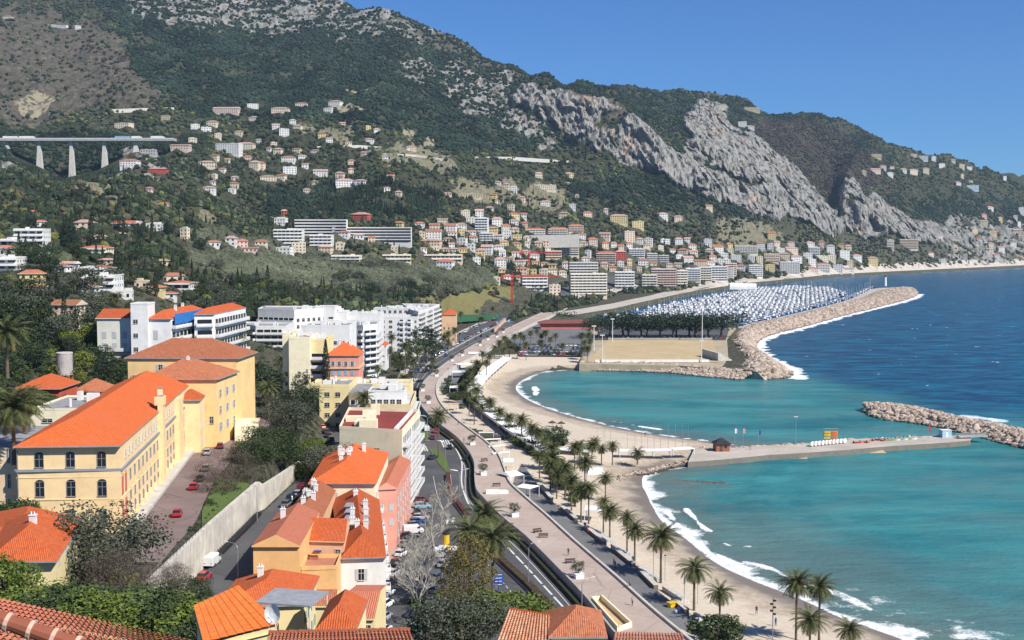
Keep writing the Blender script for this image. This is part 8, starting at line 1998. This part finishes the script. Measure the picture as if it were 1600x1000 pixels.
# ---- people: one skinned body each
SKIN = mat('skin', (0.50, 0.30, 0.21), 0.6, 0.05, 5); 
def person_mesh(walk, top, bottom, name):
 J = [(0, 0, .95), (0, 0, 1.18), (0, 0, 1.42), (0, 0, 1.52), (0, .01, 1.62), (0, .0, 1.74), (.09, 0, .92), (.10, walk * .16 - .02, .50), (.10, walk * .22, .09), (.10, walk * .22 - .13, .05), (-.09, 0, .92), (-.10, -walk * .10 - .04, .50), (-.10, -walk * .30 + .03, .09), (-.10, -walk * .30 - .10, .05), (.19, 0, 1.40), (.25, -walk * .10, 1.13), (.25, -walk * .22 - .05, .90), (.25, -walk * .25 - .08, .80), (-.19, 0, 1.40), (-.25, walk * .10, 1.13), (-.25, walk * .18 - .05, .90), (-.25, walk * .22 - .08, .80)]
 E = [(0, 1), (1, 2), (2, 3), (3, 4), (4, 5), (0, 6), (6, 7), (7, 8), (8, 9), (0, 10), (10, 11), (11, 12), (12, 13), (2, 14), (14, 15), (15, 16), (16, 17), (2, 18), (18, 19), (19, 20), (20, 21)]
 Rr = [.15, .13, .15, .06, .095, .075, .10, .07, .045, .04, .10, .07, .045, .04, .065, .045, .035, .035, .065, .045, .035, .035]
 me = bpy.data.meshes.new(name); me.from_pydata(J, E, []); o = bpy.data.objects.new('tmp', me); COL.objects.link(o)
 o.modifiers.new('s', 'SKIN'); 
 for v, r in zip(me.skin_vertices[0].data, Rr): v.radius = (r, r * .8)
 me.skin_vertices[0].data[0].use_root = True
 sub_ = o.modifiers.new('u', 'SUBSURF'); sub_.levels = 1
 dg = bpy.context.evaluated_depsgraph_get(); dg.update(); out = bpy.data.meshes.new_from_object(o.evaluated_get(dg)); bpy.data.objects.remove(o)
 for m_ in (SKIN, top, bottom, M_DARK): out.materials.append(m_)
 for p_ in out.polygons:
  z = p_.center.z; x = abs(p_.center.x); p_.use_smooth = True
  p_.material_index = 3 if z > 1.69 or z < .1 else (0 if z > 1.46 or (x > .2 and z < .88) else (1 if z > .94 else 2))
 return out
TC = dict(black=M_DARK, red=M_RED, white=M_WHITE, blue=M_BLUE, grey=M_GREYT)
pmc = {}
PEOPLE = [(888, 868, 5.62, 'black', 'dark', 1, 'person in black walking on the pink promenade above the wooden bench'), (988, 946, 5.62, 'grey', 'dark', 1, 'person in grey walking alone near the stairwell opening'), (725, 691, 5.62, 'black', 'dark', 0, 'person in black standing at the promenade edge by the crosswalk'), (919, 836, 3.22, 'red', 'dark', 1, 'person in red on the beach path under the palms'), (917, 833, 3.22, 'black', 'dark', 0, 'person in black beside the one in red on the beach path'), (959, 884, 3.22, 'red', 'dark', 1, 'person in a red top on the beach path by the blue bins'), (961, 888, 3.22, 'black', 'blue', 0, 'person in black trousers just below the red top on the path'), (984, 919, 5.62, 'grey', 'dark', 0, 'person leaning on the promenade coping wall'), (1056, 965, 3.22, 'white', 'blue', 1, 'person in white at the near end of the beach path'),
          (769, 712, 5.62, 'white', 'dark', 1, 'person in white on the middle of the promenade'), (661, 652, 5.62, 'black', 'dark', 0, 'person in black at the promenade bend'), (716, 664, 5.62, 'black', 'dark', 1, 'person in black on the promenade near the lower cafe'), (650, 756, 4.2, 'red', 'dark', 0, 'person in red on the pavement under the balconies'), (655, 750, 4.2, 'black', 'dark', 1, 'person in black on the pavement under the balconies'), (1182, 960, 1.7, 'black', 'dark', 1, 'person in black on the sand left of the tall palms'), (1212, 978, 1.7, 'blue', 'dark', 0, 'person in blue on the sand beside the mast with spotlights'), (756, 542, 5.62, 'black', 'dark', 1, 'person in black far along the promenade'), (700, 578, 5.62, 'red', 'dark', 1, 'person in red on the far promenade bend'), (1172, 703, 1.72, 'red', 'dark', 0, 'person in red on the pier near the flagpoles'), (870, 670, 2.2, 'black', 'dark', 1, 'person in black on the northern beach'), (1008, 682, 1.5, 'blue', 'dark', 1, 'person in blue on the sand behind the poles')]
for px, py, z, tp, bt, wk, lb in PEOPLE:
 k = (tp, bt, wk)
 if k not in pmc: pmc[k] = person_mesh(wk, TC[tp], M_BLUE if bt == 'blue' else M_DARK, 'person')
 q = G(px, py, z); z_ = max(z, ground(q.x, q.y) + .02) if z < 3 and q.x > 20 and py > 705 else z
 tag(link('person', pmc[k], None, (q.x, q.y, z_), r7.uniform(0, 6.28)), lb, 'person')
# ---- planters with small olives on the promenade, benches, lamps
def planter(px, py, i, n):
 q = G(px, py, Z_DECK); t = thing('planter', 'white square planter with a small olive on the promenade, %s from the near end' % nth(i), 'planter', q, 0.3, 'planters on the promenade')
 m2 = MB().box((0, 0, .45), (.85, .85, .45)); m2.box((0, 0, .93), (.95, .95, .05)); m2.build('box', M_WHITE, t)
 cm, tm, H0, rx = tree_proto('olive', i % 3); c = link('olive', cm, t, (0, 0, .7)); c.scale = (.42,) * 3; b = link('trunk', tm, t, (0, 0, .7)); b.scale = (.42,) * 3
for i, (px, py) in enumerate([(904, 903), (804, 807), (755, 742), (738, 695), (669, 630), (660, 611), (682, 588), (706, 564), (722, 556), (750, 540), (762, 531), (786, 520), (776, 527)]): planter(px, py, i, 13)
def bench(px, py, a, lb, z=Z_DECK):
 q = G(px, py, z); t = thing('bench', lb, 'bench', q, a)
 MB().box((0, 0, .45), (1.1, .28, .04)).build('seat', M_WOODD, t); MB().box((0, .30, .75), (1.1, .03, .18)).build('backrest', M_WOODD, t)
 for s in (-.9, .9): MB().box((s, 0, .2), (.05, .25, .2)).build('leg', M_DARK, t)
bench(891, 880, .2, 'brown wooden bench just below the walking person in black'); bench(776, 760, .2, 'brown wooden bench beside the white stair housing'); bench(757, 721, .5, 'dark bench beside the second planter on the bend'); bench(840, 832, .5, 'dark bench in the middle of the promenade above the first planter'); bench(849, 840, 0, 'low dark bench right of the middle bench')
for px, py, lb in ((914, 823, 'blue bin at the head of the fifth steps'), (985, 884, 'blue bin beside the middle steps'), (1060, 958, 'blue bin near the first steps')):
 q = G(px, py, 3.2); tag(MB().tube([(0, 0, 0), (0, 0, 1.0)], [.3, .36], 10).build('bin', M_BLUE, None, q), lb, 'bin')
q = G(1051, 948, 3.2); m2 = MB().box((0, 0, .9), (1.1, .7, .05)); m2.box((0, 0, .45), (.9, .5, .4)); tag(m2.build('stall', M_YEL, None, q, .6), 'small yellow stall on the beach path under a palm shadow', 'stall')
q = G(769, 771, Z_DECK); t = thing('stair_housing', 'white stair housing with an open well on the promenade', 'stair housing', q, .1); MB().box((0, 0, .5), (1.7, .8, .5)).build('wall', M_WHITE, t); m2 = MB(); wall(m2, [(1.7, -.8), (4.2, -.8), (4.2, .8), (1.7, .8)], .15, 0, .9); m2.build('parapet', M_WHITE, t); MB().box((2.95, 0, .04), (1.15, .7, .03)).build('well', mat('painted_stair_shade', (.12, .10, .08)), t)  # dark slab stands for the shade down the stair opening
# ramp opening with ochre inside
a, b, c, d = G(925, 940, Z_DECK), G(940, 937, Z_DECK), G(986, 980, Z_DECK), G(966, 987, Z_DECK)
t = thing('ramp_opening', 'long stairwell opening with pale rim and ochre inner wall near the bottom', 'stairwell', a)
rim = [(p_.x - a.x, p_.y - a.y) for p_ in (a, b, c, d, a)]
wall(MB(), rim, .35, 0, .95).build('rim', M_CREAM, t); flat(MB(), rim[:4], .03).build('floor', M_OCHRE, t)
def lamp(px, py, H, ang, lb, z=4.05, dbl=False):
 q = G(px, py, z); t = thing('street_lamp', lb, 'street lamp', q, ang)
 MB().tube([(0, 0, 0), (0, 0, H * .86), (.5, 0, H * .96), (1.9, 0, H)], [.10, .07, .05, .04], 6).build('pole', M_STEEL, t)
 if dbl: MB().tube([(0, 0, H * .86), (-.5, 0, H * .96), (-1.9, 0, H)], [.07, .05, .04], 6).build('arm', M_STEEL, t)
 for s in ((1, -1) if dbl else (1,)): MB().box((s * 2.1, 0, H), (.35, .14, .06)).build('lamp_head', M_LAMPG, t)
LP = [(826, 917, 9, 0, 'street lamp on the hedge between the carriageways, middle of the straight'), (909, 981, 9, 0, 'street lamp on the hedge nearest the bottom edge'), (718, 787, 9, 1, 'double street lamp in the median by the red hedge'), (696, 735, 9, 1, 'double street lamp at the tip of the grass island'), (668, 690, 9, 1, 'street lamp beside the left crosswalk'), (648, 658, 9, 0, 'street lamp below the avenue bend'), (668, 574, 9, 0, 'street lamp at the start of the median strip'), (694, 556, 9, 1, 'second street lamp along the median strip'), (720, 541, 9, 0, 'third street lamp along the median strip'), (748, 526, 9, 1, 'fourth street lamp along the median strip'), (780, 510, 9, 0, 'fifth street lamp along the median strip'), (812, 497, 9, 0, 'farthest street lamp along the median strip')]
for i, (px, py, H, db, lb) in enumerate(LP): lamp(px, py, H, .3, lb, dbl=bool(db))
lamp(402, 815, 8, R(250), 'street lamp on the lower street under the retaining wall', 14.05); lamp(372, 905, 6.5, R(170), 'white-armed street lamp beside the shaded corner of the lower street', 14.05)
for i, (px, py, H) in enumerate([(1021, 905, 7), (1069, 945, 7), (1090, 940, 5), (1039, 905, 5)]):
 q = G(px, py, 2.6); t = thing('light_pole', 'thin pale pole on the near sand, %s from the left' % nth([0, 2, 3, 1][i]), 'pole', q, 0, 'thin poles on the near sand'); MB().tube([(0, 0, -.6), (0, 0, H)], .06, 5).build('pole', M_STEEL, t); MB().box((0, 0, H), (.22, .08, .1)).build('lamp_head', M_DARK, t)
q = G(1207, 1003, 1.8); t = thing('spotlight_mast', 'metal mast with stacked spotlights on the sand left of the tall palms', 'mast', q); MB().tube([(0, 0, 0), (0, 0, 8)], .09, 6).build('pole', M_STEEL, t)
for i in range(5): MB().box(((-1) ** i * .3, 0, 5 + i * .6), (.22, .12, .14)).build('spotlight', M_DARK, t)
# blue direction sign
q = G(779, 948, 4.0); t = thing('road_sign', 'blue direction sign with white lines of text on one post', 'road sign', q, R(8)); MB().tube([(0, 0, 0), (0, 0, 6.4)], .09, 6).build('post', M_BLUE, t)
for i in range(4):
 bd = MB().box((0 if i else .25, -.06, 6.1 - i * .62), (.95 if i else .7, .04, .27)).build('panel', M_BLUE, t); MB().box((.25 if not i else 0, -.11, 6.1 - i * .62), (.42 if not i else .62, .008, .055)).build('lettering', M_WHITE, bd)
q = G(697, 857, 4.05); t = thing('information_column', 'yellow and black column on a white traffic island', 'column', q); MB().tube([(0, 0, 0), (0, 0, 3.2)], .75, 14).build('column', M_YEL, t); MB().tube([(0, 0, 3.2), (0, 0, 4.4)], .8, 14).build('cap', M_DARK, t); MB().box((0, 0, .06), (2.6, 1.8, .07)).build('island', M_WHITE, t)
# ---- flagpoles / dinghy masts, hut, flags
for i, (px, h) in enumerate([(933, 8), (942, 7), (945, 9.5), (954, 7.5), (980, 8), (992, 8), (1002, 8.5), (1012, 8), (1022, 8.5), (1032, 8), (1044, 8), (1055, 8.5), (1066, 8), (1075, 8)]):
 q = G(px, 704 if px < 1000 else 702, 2.4); tag(MB().tube([(0, 0, 0), (0, 0, h)], [.07, .04], 5).build('mast', M_STEEL, None, q), 'thin bare mast standing behind the pier beach, %s from the left' % nth(i), 'mast', 'bare masts behind the pier beach')
q = G(1127, 704, 1.7); t = thing('hut', 'brick hut with dark pyramid roof at the root of the pier', 'hut', q, .1); MB().box((0, 0, 1.3), (2.3, 2.1, 1.3)).build('wall', M_BRICK, t); m2 = MB(); hip_faces(m2, [(-2.3, -2.1), (2.3, -2.1), (2.3, 2.1), (-2.3, 2.1)], 2.62, 1.7, 2.5, .5); m2.build('roof', [M_DARK, M_DARK], t); MB().box((-.6, -2.12, 1.0), (.45, .03, 1.0)).build('door', M_WOODD, t); MB().box((.9, -2.12, 1.6), (.5, .03, .4)).build('window', M_GLASS, t)
for px, h, mt, lb in ((1148, 6.5, M_WHITE, 'white flag on a pole right of the hut'), (1161, 6.5, M_PINK, 'pink flag on a pole on the pier'), (1185, 6, M_BLUE, 'thin blue flag on a pole on the pier')):
 q = G(px, 699, 1.7); t = thing('flagpole', lb, 'flag', q); MB().tube([(0, 0, 0), (0, 0, h)], .06, 5).build('pole', M_STEEL, t); MB().mesh([(0, 0, h - 1.7), (.35, .05, h - 1.75), (.75, -.05, h - 1.7), (.75, -.05, h - .1), (.35, .05, h - .15), (0, 0, h)], [(0, 1, 4, 5), (1, 2, 3, 4)]).build('flag', mt, t)
q = G(1243, 694, 1.9); t = thing('light_pole', 'tall slender light pole on the seaward side of the pier', 'lamp', q); MB().tube([(0, 0, 0), (0, 0, 9.5)], [.11, .06], 6).build('pole', M_STEEL, t); MB().box((0, 0, 9.5), (.7, .2, .12)).build('lamp_head', M_LAMPG, t)
def slipway(px, py, lb):
 q = G(px, py, .8); tag(MB().mesh([(-3.2, 4.5, .9), (2.6, 4.5, .9), (4.4, -3, -.9), (-1.6, -3, -.9), (-3.2, 4.5, .6), (2.6, 4.5, .6), (4.4, -3, -1.2), (-1.6, -3, -1.2)], [(3, 2, 1, 0), (4, 5, 6, 7), (0, 1, 5, 4), (1, 2, 6, 5), (2, 3, 7, 6), (3, 0, 4, 7)]).build('slipway', M_WOODL, None, q), lb, 'slipway')
slipway(1239, 710, 'wooden slipway on the near side of the pier, left one'); slipway(1362, 702, 'wooden slipway on the near side of the pier, right one')
def dinghy(px, py, z, mt, a, L, lb, grp=None, up=False):
 q = G(px, py, z); t = thing('dinghy', lb, 'dinghy', q, a, grp); m2 = hull(L, L * .42, .5); o = m2.build('hull', [mt, M_GREYT if not up else mt], t)
 if up: o.rotation_euler = (R(78), 0, 0); o.location = (0, 0, .8)
 else: MB().box((0, 0, .5), (.12, L * .18, .04)).build('seat', M_WOODL, t); MB().box((-L * .5, 0, .55), (.15, .15, .3)).build('motor', M_DARK, t)
for i in range(10): dinghy(1268 + i * 5.6, 697 - i * .55, 1.7, M_WHITE, R(60), 3.6, 'white dinghy stacked on its side on the pier, %s from the left' % nth(i), 'white dinghies stacked on the pier', True)
for i, (px, py, c, nm) in enumerate([(1341, 692, 'car_red', 'red'), (1349, 691, None, 'orange'), (1357, 691, None, 'orange'), (1364, 688, 'car_red', 'red'), (1371, 687, 'car_red', 'red'), (1378, 688, None, 'orange')]): dinghy(px, py, 1.75, CP['red'] if nm == 'red' else mat('orange_hull', (.70, .16, .02), .4, .1, 1), R(20 + i * 17), 3.8, '%s kayak boat lying on the pier, %s from the left' % (nm, nth(i)), 'red and orange boats lying on the pier')
for i in range(6): dinghy(1392 + i * 6, 688 - i * .4, 1.75, M_WHITE if i % 2 else mat('green_hull', (.20, .45, .22), .4, .1, 1), R(5), 5, '%s boat hull on the seaward edge of the pier, %s from the left' % ('white' if i % 2 else 'green', nth(i)), 'white and green hulls on the pier')
for i, (px, c, nm) in enumerate([(1399, None, 'orange'), (1406, None, 'orange'), (1412, None, 'orange'), (1419, 'white', 'white'), (1430, 'red', 'red'), (1437, 'red', 'red'), (1447, 'dark', 'dark'), (1457, 'dark', 'dark'), (1463, 'grey', 'grey'), (1478, 'white', 'white')]): dinghy(px, 700 - i * .75, .15, CP[c] if c else mat('orange_hull', (.7, .16, .02)), R(115), 4.5, '%s inflatable boat moored along the pier, %s from the left' % (nm, nth(i)), 'small boats moored along the near side of the pier')
q = G(1298, 690, 1.7); t = thing('kayak_rack', 'metal rack of orange and yellow kayaks on the pier', 'rack', q, R(5)); m2 = MB()
for x in (-2.6, 2.6): m2.tube([(x, 0, 0), (x, 0, 4.6)], .06, 4)
for z in (1.2, 2.2, 3.2, 4.6): m2.tube([(-2.6, 0, z), (2.6, 0, z)], .05, 4)
m2.build('frame', M_STEEL, t)
for k, (x, z) in enumerate([(-1.4, 1.35), (1.2, 1.35), (-1.3, 2.35), (1.3, 2.35), (-1.2, 3.35), (1.2, 3.35)]): o = hull(2.4, .7, .35).build('kayak', [mat('orange_hull', (.7, .16, .02)) if k % 2 else M_YEL, M_YEL], t, (x, -.1, z))
q = G(1451, 685, 1.7); t = thing('banner', 'tall narrow red banner on the pier', 'banner', q); MB().tube([(0, 0, 0), (0, 0, 4.6)], .05, 5).build('pole', M_STEEL, t); MB().box((.3, 0, 3.4), (.3, .02, 1.1)).build('flag', M_RED, t)
q = G(1477, 683, 1.7); t = thing('booth', 'small pale blue booth near the end of the pier', 'booth', q, .1); MB().box((0, 0, 1.3), (1.7, 1.4, 1.3)).build('wall', mat('pale_blue', (.35, .55, .68), .7), t); MB().box((0, 0, 2.65), (1.85, 1.55, .06)).build('roof', M_WHITE, t); MB().box((0, -1.42, 1.1), (.4, .03, .9)).build('door', M_WHITE, t)
a, b = G(1496, 682, 2.4), G(1541, 679, 2.8); d = b - a; t = thing('footbridge', 'short grey footbridge linking the pier to the detached breakwater', 'footbridge', a, math.atan2(d.y, d.x)); L = math.hypot(d.x, d.y); MB().box((L / 2, 0, 0), (L / 2, 1.2, .25)).build('deck', M_CONC, t)
for s in (-1.1, 1.1): MB().box((L / 2, s, .8), (L / 2, .04, .12)).build('handrail', M_STEEL, t)
# ---- pitch fittings
for i, (px, py, H) in enumerate([(941, 566, 15), (957, 534, 15), (1096, 566, 12), (1097, 533, 22), (928, 548, 15)]):
 q = G(px, py, 4); t = thing('floodlight', 'pale floodlight mast around the sandy pitch, %s listed from the left' % nth([1, 2, 3, 4, 0][i]), 'floodlight', q, 0, 'floodlight masts around the sandy pitch'); MB().tube([(0, 0, 0), (0, 0, H)], [.28, .18], 6).build('pole', M_WHITE, t); MB().box((0, 0, H), (1.3, .2, .3)).build('lamp_head', M_LAMPG, t)
A, B_ = G(930, 566, 3.9), G(1108, 566, 3.9); o = wall(MB(), [(A.x, A.y), (B_.x, B_.y)], .4, 3.4, 5.4).build('wall', [M_WHITE]); tag(o, 'low white wall along the sea side of the sandy pitch', 'wall')
A, B_ = G(950, 531, 3.9), G(1112, 531, 3.9); o = wall(MB(), [(A.x, A.y), (B_.x, B_.y)], .4, 3.4, 5.2).build('wall', [M_CONC]); tag(o, 'grey wall between the sandy pitch and the stone pines', 'wall')
q = G(1128, 560, 3.9); t = thing('grandstand', 'small grey concrete grandstand beside the rock mole', 'grandstand', q, R(100)); 
for i in range(5): MB().box((0, i * 1.6, .4 + i * .45), (14, .8, .4 + i * .45)).build('step', M_PALE, t)
for i, (px, py, w_) in enumerate([(945, 566, 0), (1060, 566, 1)]):
 q = G(px, py - 4, 3.96); t = thing('goal', 'white football goal on the %s half of the sandy pitch' % ('left' if i == 0 else 'right'), 'goal', q, R(90)); m2 = MB(); [m2.tube(p_, .08, 5) for p_ in ([(-3.6, 0, 0), (-3.6, 0, 2.4)], [(3.6, 0, 0), (3.6, 0, 2.4)], [(-3.6, 0, 2.4), (3.6, 0, 2.4)])]; m2.build('frame', M_WHITE, t)
# two big straw parasols, rock sunshades on the north beach
for i, (px, py) in enumerate([(834, 668), (877, 670), (863, 669)]):
 q = G(px, py, 2.0); t = thing('parasol', 'straw parasol on the northern beach, %s from the left' % ['first', 'third', 'second'][i], 'parasol', q, 0, 'straw parasols on the northern beach'); MB().tube([(0, 0, 0), (0, 0, 2.3)], .06, 5).build('pole', M_WOODD, t); MB().tube([(0, 0, 2.0), (0, 0, 2.9)], [1.7, .05], 12).build('canopy', M_WOODL if i == 0 else M_WOODD, t)
# ---- haze: one closed box of thin even air
hz = MB().box((1500, 2100, 330), (4200, 2350, 350)).build('haze', [])
hm = bpy.data.materials.new('haze'); hm.use_nodes = True; nt = hm.node_tree; nt.nodes.clear(); pv = nt.nodes.new('ShaderNodeVolumePrincipled'); pv.inputs['Color'].default_value = (0.58, 0.80, 1.0, 1); pv.inputs['Density'].default_value = 0.00005; pv.inputs['Anisotropy'].default_value = 0.2
ou = nt.nodes.new('ShaderNodeOutputMaterial'); nt.links.new(pv.outputs[0], ou.inputs['Volume']); hz.data.materials.append(hm); tag(hz, kind='stuff')
